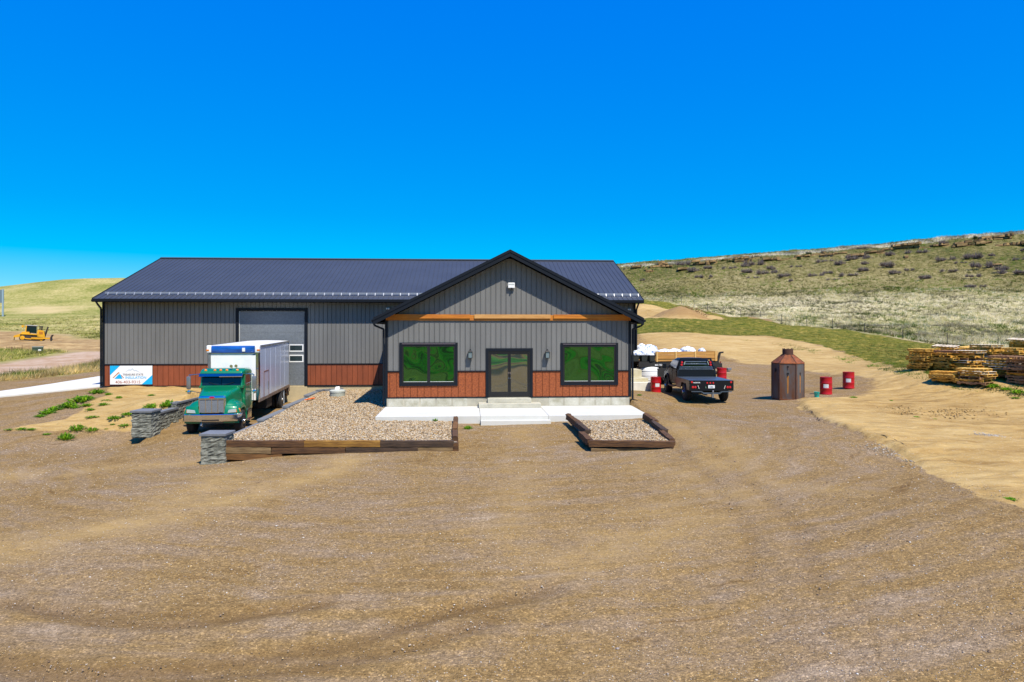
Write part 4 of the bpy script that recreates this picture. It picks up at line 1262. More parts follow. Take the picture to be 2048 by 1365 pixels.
def box_truck():
    t = empty('box_truck', (-11.42, 33.8, -1.155), R(4.0), 'green conventional cab truck with white box body parked in the walled dock', 'truck')
    t.rotation_euler = (R(0.95), 0, R(4.0))
    W = 1.20; L = 7.5; Z0 = 1.10; Z1 = 3.76
    # --- cargo box
    mb = MB(); mb.box(-W + .05, W - .05, .03, L - .02, Z0 + .02, Z1 - .05)
    box = mb.build('cargo_box', M_BOXW, t)
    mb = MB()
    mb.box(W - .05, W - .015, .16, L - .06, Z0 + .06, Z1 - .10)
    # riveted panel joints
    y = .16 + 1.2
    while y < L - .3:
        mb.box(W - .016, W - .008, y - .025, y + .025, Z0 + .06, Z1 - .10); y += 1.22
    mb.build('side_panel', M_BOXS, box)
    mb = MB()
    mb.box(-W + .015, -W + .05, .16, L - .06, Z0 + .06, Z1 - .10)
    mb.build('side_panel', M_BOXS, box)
    mb = MB()   # roof with slightly crowned top
    prof = [(-W + .02, Z1 - .05), (-W + .02, Z1 - .02), (-W * .5, Z1 + .012), (0, Z1 + .022), (W * .5, Z1 + .012), (W - .02, Z1 - .02), (W - .02, Z1 - .05)]
    mb.prism(prof, 'y', -.02, L)
    mb.build('box_roof', M_BOXW, box, smooth=40)
    mb = MB(); mb.bar((W - .01, .12, Z1 - .055), (W - .01, L, Z1 - .055), .05, .09); mb.build('top_rail', M_STEEL, box)
    mb = MB(); mb.bar((-W + .01, .12, Z1 - .055), (-W + .01, L, Z1 - .055), .05, .09); mb.build('top_rail', M_STEEL, box)
    for s in (-1, 1):
        mb = MB()   # rounded front corner post
        pts = [(s * (W - .16), -.03), (s * (W - .04), -.02), (s * (W + .0), .06), (s * (W + .0), .17), (s * (W - .06), .17), (s * (W - .16), .03)]
        mb.prism(pts, 'z', Z0, Z1 - .30)
        mb.build('corner_post', M_CHROME if s > 0 else M_STEEL, box, smooth=50)
        mb = MB()
        mb.box(min(s*(W-.2), s*(W+.025)), max(s*(W-.2), s*(W+.025)), -.09, .16, Z1 - .36, Z1 - .0)
        cc = mb.build('corner_casting', M_BOXW, box, bevel=.055, seg=3, smooth=50)
        mb = MB(); mb.box(min(s*(W-.10), s*(W+.035)), max(s*(W-.10), s*(W+.035)), -.105, -.0, Z1 - .27, Z1 - .19)
        mb.build('marker_light', M_AMBER, cc, bevel=.015)
    mb = MB()   # curved blue header between the castings
    r = [(-.075, Z1 - .35), (-.095, Z1 - .22), (-.085, Z1 - .1), (-.04, Z1 - .02), (.0, Z1 - .02), (.0, Z1 - .35)]
    mb.prism(r, 'x', -W + .2, W - .2)
    mb.build('header_panel', M_BLUEV, box, smooth=60)
    mb = MB(); mb.box(.42, .56, -.108, -.085, Z1 - .30, Z1 - .12); mb.build('torn_patch', M_BOXW, box, bevel=.02)
    mb = MB(); mb.box(-W + .17, W - .17, -.06, -.0, Z1 - .385, Z1 - .355); mb.build('header_trim', M_STEEL, box)
    mb = MB(); mb.box(-W + .16, W - .16, -.004, .03, Z0, Z1 - .385); mb.build('front_wall', M_BOXW, box)
    mb = MB(); mb.prism([(.83, 3.28), (1.0, 3.28), (1.02, 3.34), (.97, 3.37), (.93, 3.33)], 'y', -.008, -.004); mb.build('maker_badge', mat('badge_blue', (.05, .2, .35), .4), box)
    # bottom rail
    mb = MB(); mb.box(W - .06, W + .005, .0, L, Z0 - .1, Z0 + .05); mb.build('bottom_rail', M_RUSTY, box)
    mb = MB(); mb.box(-W - .005, -W + .06, .0, L, Z0 - .1, Z0 + .05); mb.build('bottom_rail', M_RUSTY, box)
    for k in range(16):
        pass
    # side door
    ya, yb, za, zb = 1.0, 1.95, Z0 + .05, Z0 + 1.28
    mb = MB(); x = W
    mb.box(x - .015, x + .012, ya - .05, ya, za, zb + .06); mb.box(x - .015, x + .012, yb, yb + .05, za, zb + .06); mb.box(x - .015, x + .012, ya, yb, zb, zb + .06)
    df = mb.build('side_door_frame', mat('door_frame_brown', (.26, .15, .13), .5, metal=.4), box)
    mb = MB(); mb.box(x - .014, x + .004, ya + .003, yb - .003, za, zb - .003); sd = mb.build('side_door', M_BOXS, box)
    mb = MB(); mb.box(x + .005, x + .03, yb - .16, yb - .08, za + .5, za + .72); mb.tube([(x + .02, yb - .12, za + .3), (x + .03, yb - .12, za + .55)], .015); mb.build('latch', M_STEEL, sd, bevel=.006)
    for hz_ in (zb - .25, za + .2):
        mb = MB(); mb.cyl((x, ya - .02, hz_), (x + .02, ya - .02, hz_), .03, n=8); mb.build('hinge', M_STEEL, sd)
    # rear frame and folded lift gate
    mb = MB(); mb.box(-W, W, L, L + .05, Z0 - .1, Z1 - .0); mb.build('rear_frame', M_STEEL, box)
    mb = MB()
    mb.box(-W + .1, W - .05, L + .06, L + .16, .5, 1.25); mb.bar((W - .15, L + .1, .5), (W - .15, L - .5, 1.05), .1, .14); mb.box(W - .25, W + .02, L - .1, L + .08, .75, 1.12)
    mb.cyl((W - .15, L - .5, .7), (W - .15, L + .1, .62), .06, n=8)
    mb.build('lift_gate', M_RUSTY, t, bevel=.01)
    # --- chassis
    mb = MB()
    for s in (-1, 1): mb.box(s * .43 - .04, s * .43 + .04, -3.4, L, .72, .98)
    mb.box(-.5, .5, -3.35, -3.1, .5, .9)
    mb.cyl((-.95, -2.78, .5), (.95, -2.78, .5), .07, n=10)
    mb.cyl((-.8, 5.35, .5), (.8, 5.35, .5), .13, n=10)
    for y in (.6, 1.6, 2.6, 3.6, 4.6, 6.4): mb.box(-W + .1, W - .1, y, y + .1, 1.0, 1.05)
    mb.cyl((0, -1, .62), (0, 5.2, .58), .06, n=8)
    mb.box(-.35, .35, -2.3, -1.0, .45, 1.0)
    ch = mb.build('chassis', M_FRAME, t)
    mb = MB(); mb.lathe((-.75, 1.2, .68), [(.05, -.62), (.30, -.6), (.30, .6), (.05, .62)], 20, 'y'); mb.build('fuel_tank', M_STEEL, t, smooth=40)
    mb = MB(); mb.box(.55, 1.1, 2.0, 3.2, .45, .98); mb.build('tool_box', M_FRAME, t, bevel=.02)
    # --- cab
    def sec(y, hw, z0, z1, rt, nseg=5):
        """rounded-top section, at plane y"""
        pts = [(-hw, z0), (hw, z0)]
        for k in range(nseg + 1):
            a = math.pi / 2 * k / nseg
            pts.append((hw - rt + rt * math.cos(a), z1 - rt + rt * math.sin(a)))
        for k in range(nseg + 1):
            a = math.pi / 2 + math.pi / 2 * k / nseg
            pts.append((-hw + rt + rt * math.cos(a), z1 - rt + rt * math.sin(a)))
        return [(p[0], y, p[1]) for p in pts]
    mb = MB()
    mb.loft([sec(-.35, .94, .78, 2.66, .14), sec(-.6, .96, .78, 2.74, .16), sec(-1.55, .96, .78, 2.76, .16), sec(-1.78, .95, .78, 2.70, .18), sec(-1.80, .95, .78, 2.03, .05)])
    cab = mb.build('cab', M_GREEN, t, smooth=50)
    # roof brow and visor
    mb = MB(); mb.loft([sec(-1.72, .97, 2.52, 2.755, .12), sec(-1.98, .93, 2.50, 2.68, .09), sec(-2.07, .90, 2.50, 2.60, .04)])
    mb.build('roof_brow', M_GREEN, cab, smooth=50)
    mb = MB(); mb.hexa([(-.94, -2.16, 2.42), (.94, -2.16, 2.42), (.94, -2.04, 2.55), (-.94, -2.04, 2.55)], [(-.94, -2.18, 2.44), (.94, -2.18, 2.44), (.94, -2.05, 2.58), (-.94, -2.05, 2.58)])
    mb.build('sun_visor', mat('visor_blue', (.0, .06, .22), .15, metal=.5, coat=1), cab)
    mb = MB(); mb.bar((-.05, -2.175, 2.425), (.94, -2.175, 2.425), .02, .03); mb.build('visor_trim', M_CHROME, cab)
    for i, x in enumerate((-.70, -.30, -.05, .22, .68)):
        mb = MB(); mb.lathe((x, -1.95, 2.68), [(.06, 0), (.06, .04), (.03, .075), (.004, .08)], 10); mb.build('clearance_light', M_AMBER, cab, smooth=50)
    # windshield, two panes
    for s in (-1, 1):
        mb = MB()
        a, b_ = (s * .015, s * .84) if s > 0 else (s * .84, s * .015)
        a2, b2 = (s * .015, s * .80) if s > 0 else (s * .80, s * .015)
        mb.hexa([(a, -2.04, 2.02), (b_, -2.00, 2.02), (b_, -1.80, 2.02), (a, -1.80, 2.02)], [(a2, -1.94, 2.52), (b2, -1.90, 2.52), (b2, -1.78, 2.52), (a2, -1.78, 2.52)])
        mb.build('windshield', M_DGLASS, cab)
        mb = MB(); mb.bar((s * .87, -1.99, 2.0), (s * .84, -1.88, 2.54), .07, .10); mb.build('pillar', M_GREEN, cab, bevel=.015)
        mb = MB(); mb.bar((s*.12, -2.06, 2.03), (s*.55, -2.03, 2.16), .018); mb.build('wiper', M_BLACK, cab)
    mb = MB(); mb.box(-.95, .95, -2.08, -1.8, 1.90, 2.015); mb.build('cowl', M_GREEN, cab, bevel=.02)
    for s in (-1, 1):
        xo = s * .962
        # door
        mb = MB(); x0, x1 = sorted((xo, xo + s * .012)); mb.box(x0, x1, -1.72, -.62, .98, 2.04); dr = mb.build('door', M_GREEN, cab, bevel=.004)
        mb = MB(); x0, x1 = sorted((xo - s*.004, xo + s * .014)); mb.hexa([(x0, -1.66, 2.06), (x1, -1.66, 2.06), (x1, -.72, 2.06), (x0, -.72, 2.06)], [(x0 - s*.02, -1.56, 2.54), (x1 - s*.02, -1.56, 2.54), (x1 - s*.02, -.72, 2.54), (x0 - s*.02, -.72, 2.54)])
        mb.build('side_window', mat('side_glass', (.06, .03, .025), .05, spec=1), dr)
        mb = MB(); mb.tube([(xo + s*.02, -1.70, 2.05), (xo + s*.03, -1.2, 2.06), (xo + s*.02, -.66, 2.05)], .015); mb.build('window_trim', M_CHROME, dr, smooth=50)
        mb = MB(); mb.box(min(xo, xo+s*.03), max(xo, xo+s*.03), -.80, -.68, 1.75, 1.80); mb.build('handle', M_CHROME, dr)
        mb = MB(); mb.tube([(xo + s*.02, -.52, 1.1), (xo + s*.07, -.52, 1.15), (xo + s*.07, -.52, 2.4), (xo + s*.02, -.52, 2.45)], .018); mb.build('grab_rail', M_CHROME, cab, smooth=50)
        # mirror on tube bracket
        mb = MB()
        mx_ = s * 1.42
        mb.tube([(s * .98, -1.70, 2.52), (mx_, -1.98, 2.50), (mx_, -1.98, 1.78), (s * .98, -1.75, 1.66)], .016)
        mb.tube([(s * .98, -1.3, 2.52), (mx_ , -1.93, 2.47)], .012)
        mi = mb.build('mirror_bracket', M_CHROME, cab, smooth=50)
        mb = MB(); mb.box(mx_ - .09, mx_ + .09, -2.04, -1.97, 1.85, 2.43); mb.build('mirror', M_STEEL, mi, bevel=.03, smooth=40)
        mb = MB(); mb.lathe((mx_, -2.0, 1.72), [(.01, -.02), (.08, 0), (.09, .04), (.05, .07)], 14, 'y'); mb.build('convex_mirror', M_CHROME, mi, smooth=50)
        mb = MB(); mb.box(*sorted((s*.80, s*1.12)), -1.55, -.75, .34, .40); mb.box(*sorted((s*.82, s*1.02)), -1.5, -.8, .40, .86); mb.build('cab_step', M_CHROME, t, bevel=.012)
    # roof horns
    for x, y in ((.40, -1.75), (.57, -1.6)):
        mb = MB(); mb.lathe((x, y, 2.88), [(.07, -.18), (.055, -.15), (.035, -.05), (.02, .1)], 14, 'y'); mb.bar((x, y, 2.74), (x, y, 2.88), .03); mb.build('horn', M_CHROME, cab, smooth=50)
    # --- hood
    def hsec(y, hw, z1, z0=1.0, rt=.16):
        return sec(y, hw, z0, z1, rt)
    mb = MB()
    mb.loft([hsec(-1.82, .88, 2.02, .9, .2), hsec(-2.3, .80, 1.97, .9, .2), hsec(-2.9, .69, 1.86, .92, .19), hsec(-3.30, .60, 1.74, .94, .15), hsec(-3.40, .57, 1.66, .95, .10)])
    hood = mb.build('hood', M_GREEN, t, smooth=60)
    mb = MB(); mb.loft([sec(-3.34, .575, .95, 1.70, .12), sec(-3.43, .56, .95, 1.69, .10), sec(-3.45, .54, .95, 1.66, .09)])
    gs = mb.build('grille_surround', M_CHROME, t, smooth=50)
    mb = MB(); mb.box(-.50, .50, -3.462, -3.44, .98, 1.55); gr = mb.build('grille_mesh', mat('grille_grey', (.30, .33, .36), .45, metal=.3, var=.5, vscale=30), gs)
    mb = MB()
    for k in range(26):
        x = -.49 + k * .0392; mb.bar((x, -3.468, .98), (x, -3.468, 1.55), .009)
    for k in range(14):
        z = 1.0 + k * .041; mb.bar((-.5, -3.466, z), (.5, -3.466, z), .008)
    mb.build('grille_bars', M_ALU, gs)
    mb = MB()
    for x in (-.51, -.255, 0, .255, .51): mb.bar((x, -3.478, .97), (x, -3.478, 1.56), .026)
    mb.bar((-.52, -3.478, 1.56), (.52, -3.478, 1.56), .03); mb.build('grille_posts', M_CHROME, gs)
    mb = MB(); pts = [(math.cos(a) * .11, 1.625 + math.sin(a) * .042) for a in [2*math.pi*k/24 for k in range(24)]]
    mb.prism(pts, 'y', -3.475, -3.452); mb.build('emblem', mat('emblem_red', (.45, .01, .05), .3), gs)
    mb = MB()
    for s in (-1, 1):
        mb = MB(); mb.prism([(s*.66, 1.55), (s*.69, 1.58), (s*.70, 1.50), (s*.68, 1.47)], 'y', -2.75, -2.35); mb.build('hood_vent', M_BLACK, hood)
    # --- fenders: swept over the front wheels
    for s in (-1, 1):
        cx_, cy_, cz_ = s * .86, -2.78, .52
        rings = []
        for k in range(15):
            a = math.pi * k / 14          # 0 = front, pi = rear
            ca, sa = math.cos(a), math.sin(a)
            cq = math.copysign(abs(ca) ** .72, ca); sq = abs(sa) ** .72
            P_ = lambda x, ro, hz: (s * x, cy_ - cq * ro, cz_ + sq * hz)
            rings.append([P_(.50, .74, 1.00), P_(.72, .75, .97), P_(.92, .74, .88), P_(1.06, .72, .76), P_(1.13, .69, .64),
                          P_(1.12, .64, .58), P_(1.0, .62, .56), P_(.50, .62, .58)])
        mb = MB(); mb.loft(rings)
        # nose of the fender carrying the headlight
        fe = mb.build('fender', M_GREEN, t, smooth=70)
        mb = MB()
        q = lambda y, x0, x1, z0, z1: [(x0, y, z0), (x1, y, z0), (x1 , y, (z0+z1)/2), (x1 - .10 * s, y, z1), (x0, y, z1 + .02), ]
        mb.loft([q(-3.50, s*.56, s*1.12, .86, 1.20), q(-3.42, s*.56, s*1.15, .84, 1.26), q(-3.25, s*.56, s*1.16, .86, 1.25), q(-3.1, s*.56, s*1.10, 1.0, 1.1)])
        mb.build('fender_nose', M_GREEN, fe, smooth=60)
        mb = MB()
        mb.hexa([(s*.66, -3.525, .96), (s*1.02, -3.525, .98), (s*1.02, -3.46, .98), (s*.66, -3.46, .96)], [(s*.70, -3.51, 1.09), (s*1.02, -3.505, 1.135), (s*1.02, -3.44, 1.135), (s*.70, -3.44, 1.09)])
        mb.build('headlight', M_LENS, fe, bevel=.012)
        mb = MB()
        mb.hexa([(s*1.022, -3.522, .98), (s*1.165, -3.42, 1.0), (s*1.165, -3.34, 1.0), (s*1.022, -3.46, .98)], [(s*1.022, -3.503, 1.135), (s*1.15, -3.40, 1.15), (s*1.15, -3.34, 1.15), (s*1.022, -3.44, 1.135)])
        mb.build('turn_signal', M_AMBER, fe, bevel=.01)
    # --- bumper with swept ends
    mb = MB()
    path = [(-1.20, -3.10), (-1.20, -3.42), (-1.10, -3.60), (-.6, -3.70), (0, -3.72), (.6, -3.70), (1.10, -3.60), (1.20, -3.42), (1.20, -3.10)]
    rings = []
    for i, (x, y) in enumerate(path):
        nx = x * .05
        inset = .05
        L_ = math.hypot(x, y + 3.0) or 1
        ix, iy = x - x / L_ * inset, y + (-(y + 3.0)) / L_ * inset
        rings.append([(x, y, .62), (x * 1.004, y * 1.002, .75), (x, y, .90), (ix, iy, .93), (ix, iy, .60)])
    mb.loft(rings)
    bp_ = mb.build('bumper', M_CHROME, t, smooth=45)
    mb = MB(); mb.box(-.34, .36, -3.737, -3.70, .65, .70); mb.build('bumper_slot', M_BLACK, bp_)
    mb = MB(); mb.cyl((-.45, -3.3, .55), (-.45, -3.3, .35), .03, n=8); mb.tube([(-.40, -3.55, .62), (-.40, -3.62, .45), (-.4, -3.5, .42)], .03); mb.build('tow_hook', M_STEEL, t)
    # --- wheels
    for s in (-1, 1):
        wheel(t, s * 1.14, -2.78, .50, .50, .28, s, M_CHROME)
        wheel(t, s * 1.20, 5.35, .50, .50, .27, s, M_STEEL, dual=True)
        mb = MB(); mb.box(s*.95 - .25, s*.95 + .25, 6.0, 6.03, .2, 1.0); mb.build('mud_flap', mat('flap_grey', (.35, .38, .42), .6), t)
    return t
box_truck()

# ------------------------------------------------------------------ flatbed pickup
M_PBLK = mat('paint_black', (0.008, 0.010, 0.013), 0.35, spec=0.25, coat=0.05)
M_PREFL = mat('black_paint_maroon_reflection', (0.035, 0.012, 0.009), 0.4, spec=0.15)  # maroon reflections put into the colour of the black doors
M_BED = mat('bed_plate', (0.13, 0.17, 0.22), 0.35, metal=0.6, var=0.25, vscale=3, bump=0.1, bscale=40)
def pickup():
    p = P(1422.5, 800, 33.9)
    gz = -0.27
    t = empty('pickup_truck', (p.x, p.y, gz), R(-3.6), 'black lifted crew cab pickup with steel flatbed and headache rack', 'pickup')
    # flatbed
    mb = MB(); mb.box(-1.07, 1.07, 0, 2.75, 1.02, 1.12)
    for x in (-.8, -.4, 0, .4, .8): mb.box(x - .03, x + .03, .05, 2.7, .93, 1.02)
    bed = mb.build('flatbed', M_BED, t, bevel=.008)
    mb = MB(); mb.box(-1.09, 1.09, -.035, -.001, .60, 1.115); mb.build('tail_skirt', M_PBLK, bed, bevel=.008)
    for s in (-1, 1):
        mb = MB(); x0, x1 = sorted((s*1.072, s*1.10)); mb.prism([(-.03, .62), (.45, .62), (.62, .92), (1.55, .92), (1.75, .60), (2.75, .60), (2.75, 1.11), (-.03, 1.11)], 'x', x0, x1)
        mb.build('side_skirt', M_PBLK, bed)
        # tail lamps
        for k in range(2):
            mb = MB(); mb.lathe((s * (.80 + .12 * k), -.038, .78), [(.06, 0), (.055, -.02), (.01, -.028)], 14, 'y'); mb.build('tail_light', M_RED, bed, smooth=50)
        mb = MB(); mb.bar((s*.62, -.05, .70), (s*.68, -.05, .87), .06, .03); mb.build('reverse_light', M_LENS, bed)
        mb = MB(); mb.lathe((s * .97, -.038, 1.03), [(.055, 0), (.05, -.02), (.01, -.026)], 12, 'y'); mb.build('marker_light', M_RED, bed, smooth=50)
    for x in (-.15, 0, .15):
        mb = MB(); mb.lathe((x - .06, -.038, .99), [(.045, 0), (.04, -.02), (.01, -.025)], 12, 'y'); mb.build('marker_light', M_RED, bed, smooth=50)
    mb = MB(); mb.box(-.16, .16, -.05, -.038, .73, .88); pl = mb.build('licence_plate', M_WHITE, bed)
    o, w = text_mesh('CRK', .10, (-.105, -.053, .76), mat('plate_ink', (.03, .10, .16), .5), bed, bold=.002)
    o, w = text_mesh('L', .12, (-.30, -.041, .74), mat('letter_green', (.25, .5, .35), .5), bed)
    o, w = text_mesh('NORSTAR', .075, (-.90, -.041, .98), M_WHITE, bed, bold=.002)
    # bumper plate, dropped centre, hitch
    mb = MB(); mb.prism([(-1.0, .585), (-.5, .585), (-.38, .52), (.38, .52), (.5, .585), (1.0, .585), (1.0, .545), (.52, .54), (.40, .44), (-.40, .44), (-.52, .54), (-1.0, .545)], 'y', -.10, -.03)
    mb.build('bumper', M_BED, t)
    mb = MB(); mb.box(-.04, .04, -.30, .1, .44, .50); mb.box(-.05, .05, -.30, -.18, .28, .44); mb.cyl((0, -.30, .50), (0, -.30, .58), .03, n=10); mb.lathe((0, -.30, .60), [(.01, -.04), (.04, -.02), (.045, 0), (.03, .03), (.005, .045)], 12)
    mb.build('hitch', M_STEEL, t, bevel=.006)
    # headache rack
    y0 = 2.72
    mb = MB()
    for s in (-1, 1):
        mb.bar((s*1.0, y0, 1.12), (s*.98, y0 + .05, 1.5), .09, .08)
        mb.bar((s*.98, y0 + .05, 1.5), (s*.80, y0 + .18, 2.06), .09, .08)
    mb.bar((-.84, y0 + .18, 2.07), (.84, y0 + .18, 2.07), .09, .09)
    mb.bar((-1.0, y0 + .03, 1.46), (1.0, y0 + .03, 1.46), .05, .05)
    rk = mb.build('headache_rack', M_PBLK, t, bevel=.012, smooth=40)
    mb = MB()
    for z, hw in ((1.53, .93), (1.63, .90), (1.80, .60), (1.92, .56)):
        yy = y0 + .03 + (z - 1.4) * .22
        mb.hexa([(-hw, yy - .04, z - .025), (hw, yy - .04, z - .025), (hw, yy + .03, z + .01), (-hw, yy + .03, z + .01)], [(-hw, yy - .04, z - .01), (hw, yy - .04, z - .01), (hw, yy + .03, z + .03), (-hw, yy + .03, z + .03)])
    mb.build('louvre', M_BED, rk)
    mb = MB(); mb.box(-.95, .95, y0 + .0, y0 + .03, 1.12, 1.44); mb.build('bulkhead', M_PBLK, rk)
    for s in (-1, 1):
        mb = MB()
        for k in range(2): mb.lathe((s * (.78 - .02*k), y0 + .07, 1.80 + .13*k - .05), [(.06, 0), (.055, -.02), (.01, -.028)], 14, 'y')
        mb.build('rack_light', M_RED, rk, smooth=50)
        mb = MB(); mb.bar((s*.66, y0 + .06, 1.76), (s*.60, y0 + .06, 1.94), .06, .03); mb.build('rack_light', M_LENS, rk)
    # cab
    def sec(y, hw0, hw1, z0, zb, z1):
        return [(-hw0, y, z0), (hw0, y, z0), (hw0 + .02, y, (z0 + zb) / 2), (hw0, y, zb), (hw1 + .02, y, z1 - .10), (hw1 - .10, y, z1), (0, y, z1 + .02), (-hw1 + .10, y, z1), (-hw1 - .02, y, z1 - .10), (-hw0, y, zb), (-hw0 - .02, y, (z0 + zb) / 2)]
    mb = MB()
    mb.loft([sec(2.98, .93, .78, .72, 1.52, 1.98), sec(3.15, .95, .76, .70, 1.52, 2.06), sec(4.2, .96, .76, .70, 1.52, 2.08), sec(4.75, .96, .74, .70, 1.52, 2.02), sec(5.45, .95, .92, .70, 1.46, 1.56)])
    cab = mb.build('cab', M_PBLK, t, smooth=40)
    mb = MB()
    mb.loft([sec(5.4, .94, .86, .72, 1.30, 1.48), sec(6.2, .92, .82, .72, 1.24, 1.44), sec(6.6, .88, .76, .70, 1.15, 1.34), sec(6.72, .84, .70, .72, 1.1, 1.26)])
    mb.build('hood', M_PBLK, t, smooth=40)
    for s in (-1, 1):
        xo = s * .975
        for (ya, yb) in ((3.12, 4.02), (4.06, 5.05)):
            mb = MB(); x0, x1 = sorted((xo - s*.02, xo + s*.012)); mb.box(x0, x1, ya, yb, .80, 1.50); dr = mb.build('door', M_PREFL, cab, bevel=.02)
            mb = MB(); mb.box(*sorted((xo + s*.01, xo + s*.04)), ya + .06, ya + .26, 1.33, 1.37); mb.build('handle', M_PBLK, dr)
        # side glass
        mb = MB()
        mb.hexa([(s*.955, 3.2, 1.54), (s*.985, 3.2, 1.54), (s*.985, 5.1, 1.54), (s*.955, 5.1, 1.54)] if s > 0 else [(s*.985, 3.2, 1.54), (s*.955, 3.2, 1.54), (s*.955, 5.1, 1.54), (s*.985, 5.1, 1.54)],
                [(s*.79, 3.3, 1.94), (s*.82, 3.3, 1.94), (s*.82, 4.65, 1.94), (s*.79, 4.65, 1.94)] if s > 0 else [(s*.82, 3.3, 1.94), (s*.79, 3.3, 1.94), (s*.79, 4.65, 1.94), (s*.82, 4.65, 1.94)])
        mb.build('side_window', mat('tinted_glass', (.03, .026, .028), .1, spec=.3), cab)
        mb = MB(); mb.box(*sorted((s*1.12, s*1.34)), 4.95, 5.03, 1.44, 1.72); mb.bar((s*.97, 5.0, 1.52), (s*1.14, 5.0, 1.56), .04); mb.build('mirror', M_PBLK, cab, bevel=.02)
        # front fender flare
        rings = []
        for k in range(11):
            a = math.pi * k / 10; ro = .60
            cy_, cz_ = 5.75 - .45, .56
            rings.append([(s*.86, cy_ - math.cos(a)*ro, cz_ + math.sin(a)*ro), (s*1.04, cy_ - math.cos(a)*ro, cz_ + math.sin(a)*ro), (s*1.06, cy_ - math.cos(a)*(ro-.07), cz_ + math.sin(a)*(ro-.07)), (s*.86, cy_ - math.cos(a)*(ro-.07), cz_ + math.sin(a)*(ro-.07))])
        mb = MB(); mb.loft(rings); mb.build('fender_flare', M_PBLK, t, smooth=50)
        mb = MB(); mb.tube([(s*1.02, 3.3, .62), (s*1.06, 3.4, .55), (s*1.06, 4.6, .55), (s*1.02, 4.7, .62)], .04); mb.build('running_board', mat('board_tan', (.30, .22, .12), .5), t, smooth=50)
    mb = MB(); mb.hexa([(-.72, 2.955, 1.56), (.72, 2.955, 1.56), (.72, 3.0, 1.56), (-.72, 3.0, 1.56)], [(-.66, 2.975, 1.92), (.66, 2.975, 1.92), (.66, 3.0, 1.92), (-.66, 3.0, 1.92)]); mb.build('rear_window', M_DGLASS, cab)
    mb = MB(); mb.box(-.28, .28, 3.0, 3.06, 2.055, 2.085); mb.build('brake_light', mat('lamp_dim', (.3, .28, .28), .3), cab)
    mb = MB()
    for s in (-1, 1): mb.box(s*.42 - .04, s*.42 + .04, .1, 6.4, .60, .78)
    mb.cyl((-.9, 1.12, .45), (.9, 1.12, .45), .07, n=10); mb.lathe((0, 1.12, .45), [(.05, -.18), (.17, -.1), (.17, .1), (.05, .18)], 14, 'y'); mb.cyl((-.9, 5.3, .45), (.9, 5.3, .45), .06, n=10)
    mb.cyl((.5, .3, .55), (.5, 3.5, .5), .04, n=8)
    mb.build('chassis', M_FRAME, t)
    rimb = mat('rim_blueish', (.08, .22, .42), .15, metal=1.0)
    for s in (-1, 1):
        wheel(t, s * 1.09, 1.12, .45, .45, .30, s, rimb, hub=.56)
        wheel(t, s * 1.08, 5.30, .45, .45, .30, s, rimb, hub=.56)
    return t
pickup()

